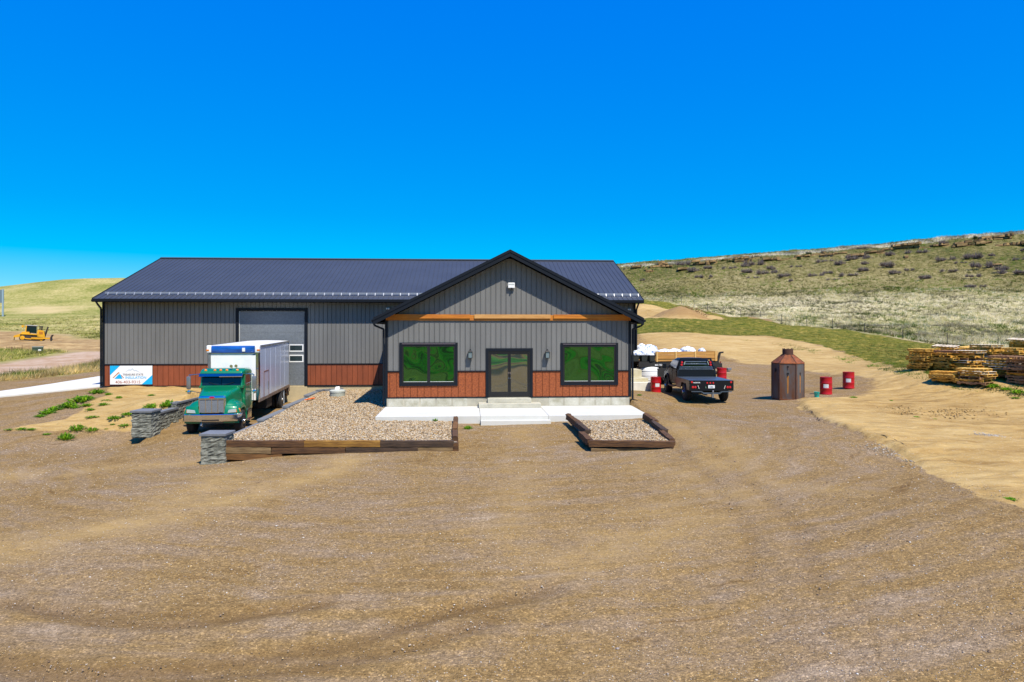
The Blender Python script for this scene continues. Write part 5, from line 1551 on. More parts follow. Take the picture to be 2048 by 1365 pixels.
# ------------------------------------------------------------------ bulldozer
M_YEL = mat('machine_yellow', (0.72, 0.36, 0.01), 0.45, var=0.15, vscale=1.2)
M_TRK = mat('track_steel', (0.035, 0.025, 0.02), 0.7, var=0.4, vscale=3, bump=0.3)
def bulldozer():
    p = P(66, 680, 136)
    z = ground_z(p.x, p.y)
    p2 = hit(66, 681.5, 60, 300)
    t = empty('bulldozer', (p2.x, p2.y, p2.z - .05), 0, 'yellow bulldozer working on the bare brown soil below the hill', 'bulldozer')
    sc = math.hypot(p2.x, p2.y) / 140.0 * 0.84
    t.rotation_euler = (0, R(3), R(27))
    t.scale = (sc, sc, sc)
    # x: machine faces right (blade at +x end), ripper at the left
    for y in (-1.15, 1.15):
        mb = MB()
        prof = [(-2.2, .45), (-2.05, .1), (-1.7, 0), (1.5, 0), (1.85, .12), (1.95, .42), (1.75, .72), (.2, .95), (-1.5, 1.12), (-2.0, .95)]
        mb.prism(prof, 'y', y - .28, y + .28)
        for k in range(22):
            x = -1.7 + k * .155; mb.box(x, x + .05, y - .3, y + .3, -.04, .02)
        mb.build('track', M_TRK, t)
        mb = MB()
        fy = y - .30 if y < 0 else y + .30
        mb.lathe((-1.65, fy, .55), [(.05, -.02), (.40, 0), (.40, .04), (.05, .05)], 18, 'y'); mb.lathe((1.45, fy, .36), [(.05, -.02), (.30, 0), (.30, .04), (.05, .05)], 18, 'y')
        mb.bar((-1.2, fy, .42), (1.2, fy, .30), .08, .22)
        mb.build('idler', M_YEL, t)
    mb = MB(); mb.prism([(-2.1, .8), (1.9, .55), (2.0, 1.0), (1.75, 2.1), (.75, 2.25), (.6, 1.35), (-2.0, 1.5)], 'y', -.85, .85)
    mb.box(-1.9, .7, -1.42, 1.42, 1.2, 1.36); mb.prism([(-2.1, 1.2), (-.5, 1.36), (-.6, 1.75), (-1.7, 1.75)], 'y', -1.3, 1.3)
    bd = mb.build('body', M_YEL, t, bevel=.03)
    mb = MB(); mb.box(1.0, 1.6, -.87, .87, 1.35, 1.85); mb.build('engine_grille', mat('grille_orange', (.45, .16, .01), .6, var=.5, vscale=6), bd)
    mb = MB(); mb.prism([(-1.25, 1.6), (.55, 1.5), (.5, 2.95), (-1.05, 2.95)], 'y', -.72, .72); cb = mb.build('cab', M_DGLASS, t, bevel=.02)
    mb = MB(); mb.box(-1.35, .6, -.8, .8, 2.95, 3.1); mb.build('roof', mat('roof_grey', (.35, .36, .36), .5), cb, bevel=.03)
    mb = MB(); 
    for y in (-.74, .74): mb.bar((-1.25, y, 1.6), (-1.15, y, 3.0), .16)
    mb.build('roll_bar', M_YEL, cb)
    mb = MB(); mb.box(-2.0, -1.65, -.3, .3, 2.6, 3.0); mb.bar((-1.8, 0, 2.8), (-1.2, 0, 2.9), .08); mb.build('work_light', M_YEL, cb)
    mb = MB(); mb.cyl((1.0, .3, 2.2), (1.0, .3, 3.0), .09, n=10); mb.build('exhaust', M_TRK, t)
    mb = MB(); mb.cyl((1.35, -.3, 2.1), (1.35, -.3, 2.7), .12, n=10); mb.lathe((1.35, -.3, 2.7), [(.2, 0), (.2, .25), (.05, .32)], 12); mb.build('air_cleaner', M_TRK, t)
    mb = MB(); mb.bar((1.9, -.6, 1.2), (2.35, -.6, 2.9), .2); mb.bar((1.9, .6, 1.2), (2.35, .6, 2.9), .2); mb.build('lift_cylinder', M_TRK, t)
    mb = MB(); mb.prism([(2.0, .9), (2.3, 2.1), (2.05, 2.15), (1.85, 1.0)], 'y', -.6, .6); mb.build('radiator_guard', M_TRK, t)
    # push arms and blade
    mb = MB()
    for y in (-1.55, 1.55): mb.bar((-.2, y, .55), (3.0, y, .62), .18, .26)
    mb.build('push_arm', M_YEL, t)
    mb = MB(); mb.prism([(3.0, .05), (3.15, .3), (3.05, .75), (3.3, 1.35), (3.12, 1.35), (2.9, .75), (2.95, .25)], 'y', -1.9, 1.9); mb.build('blade', M_TRK, t)
    # ripper
    mb = MB(); mb.prism([(-2.1, 1.3), (-3.0, .95), (-3.2, .6), (-2.7, .55), (-2.1, .7)], 'y', -.7, .7); mb.bar((-3.0, 0, .8), (-3.1, 0, -.1), .14); mb.build('ripper', M_YEL, t)
bulldozer()
# ------------------------------------------------------------------ block walls and pillars of the dock
M_BLOCK = mat('split_block', (0.27, 0.27, 0.22), 0.95, col2=(0.10, 0.105, 0.085), vscale=4.5, bump=0.9, bscale=14, island=0.25)
M_CAP = mat('cap_block', (0.17, 0.18, 0.195), 0.85, var=0.2, vscale=5, bump=0.3, bscale=30)

def rough_face_block(mb, x0, x1, y0, y1, z0, z1, rng, faces='fblr', amp=0.03, nx=6, nz=4):
    """a block whose outer faces are split rock: subdivided shell displaced outward"""
    cx, cy = (x0 + x1) / 2, (y0 + y1) / 2
    per = [(x0, y0), (x1, y0), (x1, y1), (x0, y1)]
    ring = []
    for i in range(4):
        a = per[i]; b_ = per[(i + 1) % 4]
        for k in range(nx): ring.append((a[0] + (b_[0] - a[0]) * k / nx, a[1] + (b_[1] - a[1]) * k / nx))
    n = len(ring); vs_ = []
    for j in range(nz + 1):
        z = z0 + (z1 - z0) * j / nz
        for i, (x, y) in enumerate(ring):
            e = 0.25 if j in (0, nz) else 1.0
            d = e * amp * (rng.random() * 1.6 - .3)
            L_ = math.hypot(x - cx, y - cy)
            ox = (x - cx) / L_ * d; oy = (y - cy) / L_ * d
            vs_.append((x + ox, y + oy, z + (0 if j in (0, nz) else (rng.random() - .5) * .02)))
    fs = []
    for j in range(nz):
        for i in range(n):
            fs.append((j*n+i, j*n+(i+1)%n, (j+1)*n+(i+1)%n, (j+1)*n+i))
    fs.append(tuple(reversed(range(n)))); fs.append(tuple(nz*n + i for i in range(n)))
    mb.add(vs_, fs)

def pillar(x, y, zb, zt, rot, lbl, seed):
    rng = random.Random(seed)
    t = empty('stone_pillar', (x, y, zb), rot, lbl, 'pillar', 'stone pillars at the mouth of the dock')
    h = zt - zb - .09; n = 5
    for i in range(n):
        mb = MB(); a = i * h / n
        if i % 2: rough_face_block(mb, -.40, .40, -.40, .40, a + .004, (i+1) * h / n, rng, amp=.035, nx=7, nz=4)
        else:
            rough_face_block(mb, -.40, .40, -.40, .40, a + .004, (i+1) * h / n, rng, amp=.035, nx=7, nz=4)
        mb.build('block_course', M_BLOCK, t)
    mb = MB(); mb.box(-.46, .46, -.46, .46, h + .004, h + .09); mb.build('cap', M_CAP, t, bevel=.012)
PR = (-8.93, 24.75); PLf = (-13.95, 30.35)
pillar(PR[0], PR[1], -1.5, -.27, R(-2), 'grey split stone pillar nearest the camera at the end of the timber edging', 3)
pillar(PLf[0], PLf[1], -1.25, -.09, R(-2), 'grey split stone pillar left of the truck bumper', 4)

def block_wall(name, x, segs, side, lbl, seed):
    """segs: (y0, y1, ztop) rising towards the building"""
    rng = random.Random(seed)
    t = empty(name, (x, segs[0][0], -1.3), 0, lbl, 'wall')
    I = Matrix.Translation((-x, -segs[0][0], 1.3))
    for (y0, y1, zt) in segs:
        z = zt - .10
        mb = MB(I.copy())
        k = 0
        zb = -1.35
        while z > zb:
            y = y0 - (0.2 if k % 2 else 0)
            while y < y1 - .02:
                a = max(y, y0); b_ = min(y + .40, y1)
                if b_ - a > .06: rough_face_block(mb, x - .13, x + .13, a + .003, b_ - .003, z - .148, z - .002, rng, amp=.028, nx=4, nz=3)
                y += .40
            z -= .15; k += 1
        mb.build('block_course', M_BLOCK, t)
        mb = MB(I.copy())
        y = y0 - .04
        while y < y1:
            b_ = min(y + .40, y1 + .0)
            mb.box(x - .17, x + .17, y + .004, b_ - .004, zt - .098, zt); y += .40
        mb.build('cap_course', M_CAP, t, bevel=.01)
XR = -9.12; XL = -13.92
block_wall('retaining_wall', XR, [(25.2, 30.7, -.70), (30.4, 34.7, -.55), (34.4, 39.1, -.42), (38.8, 41.2, -.28)], 1, 'stepped block wall with grey caps between the truck and the pebble bed', 5)
block_wall('retaining_wall', XL, [(30.8, 33.2, -.30), (33.0, 36.6, -.06), (36.4, 41.8, .04)], -1, 'stepped block wall holding the sand left of the truck', 6)
# the last caps curl towards the shop wall
for i, (x, y, r_) in enumerate(((-8.95, 41.32, -18), (-8.62, 41.5, -38), (-8.25, 41.68, -60), (-7.85, 41.75, -80))):
    mb = MB(); mb.box(-.17, .17, -.2, .2, -.16, 0)
    o = mb.build('cap_block', M_CAP, bevel=.01); o.location = (x, y, -.20 + i * .015); o.rotation_euler = (0, 0, R(r_))
    tag(o, ['first', 'second', 'third', 'last'][i] + ' loose grey cap block curling along the shop foundation beside the pebbles', 'block', 'loose cap blocks by the shop foundation')

# ------------------------------------------------------------------ railroad ties
def tie_mat(i):
    cols = [((.16, .075, .025), (.04, .018, .008)), ((.24, .11, .03), (.09, .04, .012)), ((.38, .20, .035), (.14, .06, .01)), ((.30, .20, .09), (.12, .07, .03)), ((.10, .06, .035), (.025, .015, .010))]
    a, b_ = cols[i]
    return mat('tie_wood', a, 0.9, col2=b_, vscale=2.2, stretch=(.6, 5, 9), bump=0.5, bscale=8, detail=8)
TM = [tie_mat(i) for i in range(5)]
_trng = random.Random(8)
def tie(p0, p1, w, h, mi, lbl, grp='railroad ties edging the pebble beds', chip=0.02):
    p0 = Vector(p0); p1 = Vector(p1)
    L_ = (p1 - p0).length; d = (p1 - p0).normalized()
    n = max(4, int(L_ / .25))
    up = Vector((0, 0, 1)); sx = d.cross(up).normalized(); sz = sx.cross(d)
    rings = []
    c = (p0 + p1) / 2
    for i in range(n + 1):
        p = -d * L_ / 2 + d * L_ * i / n
        e = chip * (2.0 if i in (0, n) else 1)
        rg = []
        for (a, b_) in ((-1, -1), (-.3, -1), (.3, -1), (1, -1), (1, 0), (1, 1), (.3, 1), (-.3, 1), (-1, 1), (-1, 0)):
            j = lambda: (_trng.random() - .5) * e
            k = 0.93 if abs(a) == 1 and abs(b_) == 1 else 1
            rg.append(p + sx * (a * w / 2 * k + j()) + sz * (b_ * h / 2 * k + j()) + d * (j() if i in (0, n) else 0))
        rings.append(rg)
    mb = MB(); mb.loft(rings)
    o = mb.build('railroad_tie', TM[mi], smooth=35)
    o.location = c
    tag(o, lbl, 'railroad tie', grp)
    return o
def fpt(u, d, z):
    p = P(u, 700, d); return Vector((p.x, p.y, z))
ZT = -.545; TH = .225
def trow(u0, u1, z, mi, lbl, d=24.0, h=TH, d1=None):
    tie(fpt(u0, d, z), fpt(u1, d1 or d, z), .2, h, mi, lbl)
trow(454, 609, ZT - TH/2, 0, 'dark brown tie in the top row next to the near stone pillar')
trow(610, 761, ZT - TH/2, 2, 'golden brown tie in the middle of the top row before the pebbles')
trow(762, 907, ZT - TH/2, 4, 'near black weathered tie at the right end of the top row')
trow(454, 544, ZT - TH*1.5 - .004, 3, 'short pale tan tie in the bottom row next to the near pillar')
trow(545, 691, ZT - TH*1.5 - .004, 0, 'long dark tie in the bottom row below the golden tie')
trow(692, 836, ZT - TH*1.5 - .004, 4, 'long blackish tie in the bottom row right of the dark brown one')
trow(837, 905, ZT - TH*1.5 - .004, 3, 'short sand coloured tie at the right end of the bottom row')
trow(454, 566, ZT - TH*2.5 - .01, 1, 'half buried rusty brown tie below the pale tan one')
# right end of the left bed, running back towards the slab
tie(fpt(911, 23.95, ZT - .34), fpt(911, 24.9, ZT - .33), .21, .5, 0, 'upright looking dark end tie at the right corner of the big pebble bed')
tie(fpt(910.5, 24.4, ZT - .02), fpt(909.5, 26.0, ZT - .0), .2, .22, 0, 'dark tie on the right side of the big pebble bed, nearest the corner')
tie(fpt(909.5, 26.1, ZT + .02), fpt(911, 27.6, ZT + .06), .2, .22, 1, 'reddish tie on the right side of the big pebble bed, second from the corner')
tie(fpt(911, 27.5, ZT - .02), fpt(911.5, 29.7, ZT + .04), .2, .22, 0, 'dark tie on the right side of the big pebble bed next to the slab')
tie(fpt(910.3, 24.9, ZT - .25), fpt(911, 29.6, ZT - .2), .2, .22, 4, 'buried lower tie along the right side of the big pebble bed')
# right bed
trow(1178, 1348, ZT - TH/2 - .02, 0, 'long dark brown tie along the front of the small pebble bed', d=24.2, d1=24.0)
trow(1182, 1338, ZT - TH*1.5 - .02, 3, 'thin tan board under the front tie of the small pebble bed', d=24.2, h=.14)
def tz(v, d): return CAM_H - (v - HOR) / FPX * d
G = [((1180, 24.35, -.68), (1163, 26.0, -.63), 0, 'dark tie on the left side of the small bed touching the front tie'),
     ((1176, 25.9, -.56), (1155, 27.9, -.50), 4, 'short round ended tie in the middle of the small bed left side'),
     ((1160, 27.6, -.52), (1136, 29.8, -.44), 0, 'dark tie on the left side of the small bed nearest the slab'),
     ((1345, 24.25, -.66), (1322, 26.2, -.60), 0, 'dark tie on the right side of the small bed touching the front tie'),
     ((1330, 26.0, -.56), (1307, 28.0, -.50), 4, 'weathered tie in the middle of the small bed right side'),
     ((1312, 27.9, -.46), (1290, 29.9, -.42), 0, 'dark tie with yellow sawn end on the small bed right side near the slab')]
for a, b_, mi, lbl in G:
    tie(fpt(*a), fpt(*b_), .22, .24, mi, lbl, chip=.03)
e = fpt(1312, 27.86, -.46)
mb = MB(); mb.box(-.085, .085, -.006, .006, -.085, .085)
# sawn yellow faces belong to their ties
for o in [o for o in COL.objects if o.get('label', '').startswith('dark tie with yellow')]:
    s_ = mb.build('sawn_end', TM[2], o); s_.location = e - o.location; s_.rotation_euler = (0, 0, R(-8))
    s_.location.y -= .03

# ------------------------------------------------------------------ pebble beds
M_BEDB = mat('pebble_bed_base', (0.36, 0.29, 0.20), 0.95, col2=(0.20, 0.15, 0.10), vscale=9, bump=0.8, bscale=12)
def stone_mat(name):
    m = bpy.data.materials.new(name); m.use_nodes = True
    nt = m.node_tree; b = nt.nodes['Principled BSDF']
    a = _n(nt, 'ShaderNodeAttribute'); a.attribute_name = 'tint'
    nt.links.new(a.outputs['Color'], b.inputs['Base Color'])
    b.inputs['Roughness'].default_value = 0.8; b.inputs['Specular IOR Level'].default_value = 0.25
    return m
M_STN = stone_mat('river_stone')
_oct_v = np.array([(1,0,0),(-1,0,0),(0,1,0),(0,-1,0),(0,0,1),(0,0,-1),(.65,.65,.35),(-.65,.6,.4),(.6,-.65,.4),(-.65,-.65,.35)], float)
def _hull(pts):
    bm = bmesh.new()
    for p in pts: bm.verts.new(p)
    r = bmesh.ops.convex_hull(bm, input=bm.verts)
    bm.verts.ensure_lookup_table(); bm.verts.index_update()
    V = np.array([v.co[:] for v in bm.verts]); F = np.array([[v.index for v in f.verts] for f in bm.faces if len(f.verts) == 3])
    bm.free(); return V, F
_SV, _SF = _hull(_oct_v)
def scatter(name, tv, tf, pos, scl, rz, tint, m, tilt=None, smooth=False):
    n = len(pos)
    c, s = np.cos(rz), np.sin(rz)
    V = tv[None] * scl[:, None, :]
    if tilt is not None:
        ct, st = np.cos(tilt), np.sin(tilt)
        y = V[..., 1] * ct[:, None] - V[..., 2] * st[:, None]; z = V[..., 1] * st[:, None] + V[..., 2] * ct[:, None]
        V = np.stack([V[..., 0], y, z], -1)
    x = V[..., 0] * c[:, None] - V[..., 1] * s[:, None]; y = V[..., 0] * s[:, None] + V[..., 1] * c[:, None]
    V = np.stack([x, y, V[..., 2]], -1) + pos[:, None, :]
    k = len(tv)
    F = tf[None] + (np.arange(n) * k)[:, None, None]
    T = np.repeat(np.hstack([tint, np.ones((n, 1))]), k, axis=0)
    return np_mesh(name, V.reshape(-1, 3), F.reshape(-1, tf.shape[1]), m, attrs={'tint': T}, smooth=smooth)

BED1 = np.array([[XR + .14, 25.0], [XR + .14, 41.4], [-7.7, 41.98], [FX0 - .0, 41.98], [FX0, 34.0], [SX0 - .0, 30.35], [SX0, 30.14], [-.62, 30.14], [-.5, 27], [-.43, 24.2], [-8.4, 24.65]])
bl = [fpt(1160, 29.9, 0), fpt(1290, 29.9, 0), fpt(1305, 28.5, 0), fpt(1340, 24.3, 0), fpt(1184, 24.3, 0), fpt(1140, 29.2, 0)]
e1 = fpt(909, 24.2, 0); e2 = fpt(909, 29.9, 0)
BED1[7] = [e2.x, 30.12]; BED1[8] = [(e1.x + e2.x) / 2, 27]; BED1[9] = [e1.x, 24.15]
BED2 = np.array([[p.x, p.y] for p in bl])
def bedz1(x, y):
    z = np.interp(y, [24, 30, 34, 38, 42], [-.60, -.66, -.54, -.42, -.30])
    # lower towards the dock wall, heaped in the middle
    return z + 0.05 * np.sin(np.clip((x + 9) / 8, 0, 1) * math.pi) + .03 * (fbm(x, y, 9) - .5)
def bedz2(x, y):
    return np.interp(y, [24, 30], [-.63, -.62]) + .03 * (fbm(x, y, 19) - .5)
def make_bed(name, poly, fz_, seed, dens, lbl):
    x0, y0 = poly.min(0); x1, y1 = poly.max(0)
    xs = np.arange(x0 - .1, x1 + .1, .1); ys = np.arange(y0 - .1, y1 + .1, .1)
    X, Y = np.meshgrid(xs, ys); sd = sdist(poly, X, Y)
    Z = fz_(X, Y) - .02
    ok = sd > -.1
    idx = np.arange(X.size).reshape(X.shape)
    F = np.stack([idx[:-1, :-1], idx[:-1, 1:], idx[1:, 1:], idx[1:, :-1]], -1).reshape(-1, 4)
    okf = ok[:-1, :-1] & ok[:-1, 1:] & ok[1:, 1:] & ok[1:, :-1]
    o = np_mesh(name + '_base', np.stack([X, Y, Z], -1).reshape(-1, 3), F[okf.ravel()], M_BEDB, smooth=True)
    tag(o, kind='structure')
    rng = np.random.default_rng(seed)
    A = (x1 - x0) * (y1 - y0); n = int(A * dens)
    px = rng.uniform(x0, x1, n); py = rng.uniform(y0, y1, n)
    k = sdist(poly, px, py) > .03
    px, py = px[k], py[k]; n = len(px)
    pz = fz_(px, py) + rng.uniform(-.012, .014, n)
    s0 = rng.uniform(.020, .043, n)
    scl = np.stack([s0 * rng.uniform(1, 1.5, n), s0 * rng.uniform(.7, 1, n), s0 * rng.uniform(.55, .8, n)], -1)
    pal = np.array([.72, .66, .56]) * np.array([(.62,.50,.34),(.68,.60,.48),(.46,.33,.19),(.60,.40,.17),(.34,.27,.20),(.80,.75,.66),(.50,.40,.31),(.24,.17,.12)])
    ti = pal[rng.choice(8, n, p=[.2,.2,.13,.12,.1,.12,.09,.04])] * rng.uniform(.8, 1.15, n)[:, None]
    o = scatter(name, _SV, _SF, np.stack([px, py, pz], -1), scl, rng.uniform(0, 6.28, n), ti, M_STN, tilt=rng.uniform(-.4, .4, n))
    tag(o, lbl, 'pebbles', kind='stuff')
make_bed('river_pebbles', BED1, bedz1, 1, 360, 'pale tan river pebbles filling the big bed left of the entrance')
make_bed('river_pebbles', BED2, bedz2, 2, 380, 'pale river pebbles filling the small bed right of the entrance')

# ------------------------------------------------------------------ concrete riser with white caps
def riser():
    p = PZ(675, 796, -.46)
    t = empty('concrete_riser', (p.x, p.y, -.50), 0, 'round grey concrete riser standing in the pebbles before the shop wall', 'riser')
    mb = MB(); mb.lathe((0, 0, 0), [(.42, 0), (.42, .36)], 36); mb.build('ring', mat('riser_concrete', (.40, .42, .36), .9, col2=(.30, .32, .28), vscale=3, bump=.2), t, smooth=40)
    mb = MB(); mb.lathe((0, 0, .362), [(.44, 0), (.44, .10), (.40, .12), (.001, .125)], 36); mb.build('lid', mat('riser_lid', (.52, .55, .50), .85, var=.15), t, smooth=40)
    mb = MB(); mb.box(.14, .24, -.10, .1, .485, .70)
    mb = MB(); mb.hexa([(-.16, -.12, 0), (.14, -.12, 0), (.14, .12, 0), (-.16, .12, 0)], [(-.10, -.08, .17), (.12, -.09, .19), (.12, .09, .19), (-.10, .08, .17)])
    o = mb.build('plastic_jug', M_WHITE, bevel=.03, smooth=50); o.location = (p.x + .0, p.y, -.50 + .49)
    tag(o, 'small white plastic jug sitting on the round concrete riser', 'jug')
riser()

def orange_cord():
    a = Vector((XR + .15, 39.2, -.36)); pts = []
    rng = random.Random(2)
    p0 = PZ(611, 801, -.36); p1 = PZ(629, 797.5, -.36)
    for i in range(40):
        f = i / 39
        q = p0.lerp(p1, f)
        pts.append((q.x + math.sin(i * 1.3) * .05, q.y + math.cos(i * .9) * .16, -.33 + .02 * math.sin(i * 2.1)))
    mb = MB(); mb.tube(pts, .022, 6)
    o = mb.build('extension_cord', mat('cord_orange', (.80, .14, .01), .5), smooth=60)
    tag(o, 'coiled orange cord lying on the pebbles by the stepped wall', 'cord')
orange_cord()

# ------------------------------------------------------------------ drums and bucket
M_DRUM = mat('drum_red', (0.46, 0.006, 0.012), 0.4, var=0.2, vscale=2, bump=0.03)
def drum(u, v, d, lbl, labrot, tagx=0.0):
    p = P(u, v, d); z = ground_z(p.x, p.y)
    t = empty('oil_drum', (p.x, p.y, z), R(labrot), lbl, 'drum', 'red steel drums standing on the gravel')
    r = .292; h = .88
    prof = [(r*.97, 0), (r, .012), (r, .03), (r*.985, .04)]
    for zc in (.29, .58):
        prof += [(r*.985, zc - .025), (r*1.012, zc - .008), (r*1.012, zc + .008), (r*.985, zc + .025)]
    prof += [(r*.985, h - .03), (r*1.0, h - .018), (r*1.005, h), (r*.975, h), (r*.965, h - .015)]
    mb = MB(); mb.lathe((0, 0, 0), prof, 36); mb.build('shell', M_DRUM, t, smooth=50)
    mb = MB(); mb.lathe((0, 0, h - .02), [(r*.96, 0), (r*.96, .004), (.001, .005)], 30); mb.build('lid', mat('drum_lid', (.10, .012, .014), .6), t)
    mb = MB(); mb.cyl((.15, .1, h - .014), (.15, .1, h + .004), .035, n=10); mb.build('bung', M_STEEL, t)
    # paper label wrapped on the shell
    mb = MB(); n = 8; vs_ = []; fs = []
    for i in range(n + 1):
        a = R(-90) + (i / n - .5) * .85
        for zz in (.34, .53): vs_.append((math.cos(a) * r * 1.003, math.sin(a) * r * 1.003, zz))
        for zz in (.34, .53): vs_.append((math.cos(a) * r * .98, math.sin(a) * r * .98, zz))
    for i in range(n):
        b_ = i * 4
        fs += [(b_, b_+4, b_+5, b_+1)]
    mb.add(vs_, fs); mb.build('paper_label', mat('paper', (.70, .72, .72), .7, var=.25, vscale=12), t, fix=False)
    return t
drum(1652, 789, 34.6, 'red drum with white label nearest the teal bucket', -28)
drum(1697, 777.5, 36.7, 'red drum with white label standing farthest right', -30)
drum(1311.5, 777, 38.6, 'red drum with white label between the side steps and the pickup', 4)
drum(1443.5, 771, 42.5, 'red drum half hidden behind the right side of the pickup bed', 90)
def bucket():
    p = P(1633.5, 800, 33.4)
    z = ground_z(p.x, p.y)
    t = empty('bucket', (p.x, p.y, z), R(40), 'small teal plastic bucket on the gravel before the red drum', 'bucket')
    mb = MB(); mb.lathe((0, 0, 0), [(.10, 0), (.125, .26), (.135, .27), (.135, .29), (.12, .29), (.095, .03)], 22); mb.build('shell', mat('teal_plastic', (.02, .48, .40), .4), t, smooth=50)
    mb = MB(); mb.tube([(-.13, 0, .27), (-.12, -.07, .18), (0, -.14, .14), (.12, -.07, .18), (.13, 0, .27)], .006, 5); mb.build('bail_handle', M_STEEL, t)
bucket()

# ------------------------------------------------------------------ rusty hexagonal steel vessel
def vessel():
    p = P(1575.5, 798, 33.9); z = ground_z(p.x, p.y) - .02
    t = empty('steel_vessel', (p.x, p.y, z), R(13), 'tall rusty six sided steel vessel with conical top and neck', 'vessel')
    m_b = mat('vessel_steel', (.115, .14, .15), .5, metal=.25, col2=(.15, .05, .015), vscale=1.6, stretch=(1.2, 1.2, .35), bump=.15, bscale=12, detail=6)
    m_r = mat('vessel_rust', (.33, .088, .018), .8, col2=(.12, .035, .012), vscale=4, bump=.35, bscale=16)
    m_d = mat('vessel_dark_rust', (.085, .035, .022), .85, var=.4, vscale=4, bump=.35, bscale=16)
    m_o = mat('rust_run', (.42, .17, .03), .85, var=.3, vscale=6)
    rr = .745
    def hexp(r, z): return [(math.cos(R(60*k - 20 - 18)) * r, math.sin(R(60*k - 20 - 18)) * r, z) for k in range(6)]
    mb = MB(); mb.loft([hexp(rr, .04), hexp(rr, 1.76)]); mb.build('shell', m_b, t)
    mb = MB(); mb.loft([hexp(rr + .03, 0), hexp(rr + .03, .045)]); mb.build('base_flange', m_r, t, bevel=.008)
    mb = MB(); mb.loft([hexp(rr + .025, 1.762), hexp(rr + .025, 1.80), hexp(.27, 2.20), hexp(.26, 2.21)]); cn = mb.build('cone', m_r, t)
    mb = MB()
    for k in range(6):
        a = R(60*k - 38); mb.bar((math.cos(a)*(rr+.02), math.sin(a)*(rr+.02), 1.80), (math.cos(a)*.26, math.sin(a)*.26, 2.21), .03)
    mb.build('seam', m_d, cn)
    mb = MB(); mb.lathe((0, 0, 2.2), [(.255, 0), (.255, .27), (.225, .27), (.225, .05)], 24); nk = mb.build('neck', m_d, t, smooth=40)
    mb = MB()
    for k in range(8):
        a = R(45*k); mb.cyl((math.cos(a)*.24, math.sin(a)*.24, 2.46), (math.cos(a)*.24, math.sin(a)*.24, 2.51), .018, n=6)
    mb.build('stud', m_d, nk)
    # corner angles
    mb = MB()
    for k in range(6):
        a = R(60*k - 38); mb.bar((math.cos(a)*rr, math.sin(a)*rr, .05), (math.cos(a)*rr, math.sin(a)*rr, 1.76), .035)
    mb.build('corner_strip', m_d, t)
    # holes and rust runs on the two front faces
    ap = rr * math.cos(R(30))
    for fa, items in ((-128, [(0.0, 1.62, .045, 0), (0.0, 1.28, .055, 1)]), (-68, [(-.0, 1.30, .04, 1)]), (-188, [(.0, 1.45, .09, 0)])):
        a = R(fa)
        nrm = Vector((math.cos(a), math.sin(a), 0)); tg = Vector((-nrm.y, nrm.x, 0))
        for (s, zc, r_, run) in items:
            c = nrm * ap + tg * s + Vector((0, 0, zc))
            mb = MB(); mb.cyl(c - nrm*.01, c + nrm*.012, r_, n=16); mb.build('port', M_BLACK, t)
            mb = MB()
            mb.tube([c + nrm*.015 + Vector((0,0,-.13)), c + nrm*.03 + Vector((0,0,-.07)), c + nrm*.015 + Vector((0,0,-.02))], .012, 6); mb.build('hook', m_d, t)
            if run:
                w = .045
                q = lambda ss, zz, o_: c * 1 + tg * ss + nrm * o_ + Vector((0, 0, zz))
                mb = MB(); mb.add([q(-w, -.1, .003), q(w, -.1, .003), q(w*.55, -.95, .003), q(-w*.6, -.98, .003), q(-w, -.1, -.01), q(w, -.1, -.01), q(w*.55, -.95, -.01), q(-w*.6, -.98, -.01)], [(0,1,2,3),(7,6,5,4),(0,4,5,1),(1,5,6,2),(2,6,7,3),(3,7,4,0)])
                mb.build('rust_run', m_o, t)
vessel()

# ------------------------------------------------------------------ side steps and white tank
def side_area():
    g0 = ground_z(PZ(1285, 775, -.1).x, 39)
    mA = mat('side_step_concrete', (.66, .62, .48), .9, col2=(.48, .42, .24), vscale=1.6, bump=.2)
    x0 = FX1 + 1.9
    a = PY(1268, 770, 38.4).x; b_ = PY(1303, 770, 38.4).x
    t = empty('side_steps', (b_, 38.4, -.15), 0, 'pale concrete side steps at the right end of the shop', 'steps')
    I = Matrix.Translation((-b_, -38.4, .15))
    mb = MB(I.copy()); mb.box(a - .6, b_, 38.4, 40.6, -.35, fz(765.5, 1285, 38.4)); mb.build('lower_step', mat('step_pale', (.74, .72, .62), .9, var=.15), t, bevel=.012)
    mb = MB(I.copy()); mb.box(a - .6, b_ - .05, 38.9, 40.6, fz(765.5, 1285, 38.4) + .002, fz(757, 1285, 38.9)); mb.build('middle_step', mA, t, bevel=.012)
    mb = MB(I.copy()); mb.box(a - .6, PY(1283.5, 750, 39.4).x, 39.4, 40.8, fz(757, 1285, 38.9) + .002, fz(740, 1285, 39.4)); mb.build('landing', mA, t, bevel=.012)
    c = PY(1295, 745, 41.9)
    zt = fz(733.5, 1290, 41.2)
    t2 = empty('water_tank', (c.x, c.y, ground_z(c.x, c.y) - .0), 0, 'squat white plastic tank behind the side steps and red drum', 'tank')
    zb = ground_z(c.x, c.y); h = zt - zb
    mb = MB(); mb.lathe((0, 0, 0), [(.72, 0), (.75, .05), (.75, h - .2), (.72, h - .1), (.60, h - .03), (.2, h), (.001, h + .01)], 40)
    mb.build('shell', M_WHITE, t2, smooth=50)
    mb = MB(); mb.lathe((0, 0, h - .0), [(.2, 0), (.2, .05), (.16, .07), (.001, .07)], 24); mb.build('lid', M_WHITE, t2, smooth=50)
    mb = MB()
    for zz in (.25, .5, .75): mb.lathe((0, 0, zz * h), [(.74, -.02), (.765, -.01), (.765, .01), (.74, .02)], 40)
    mb.build('rib', M_WHITE, t2, smooth=50)
side_area()

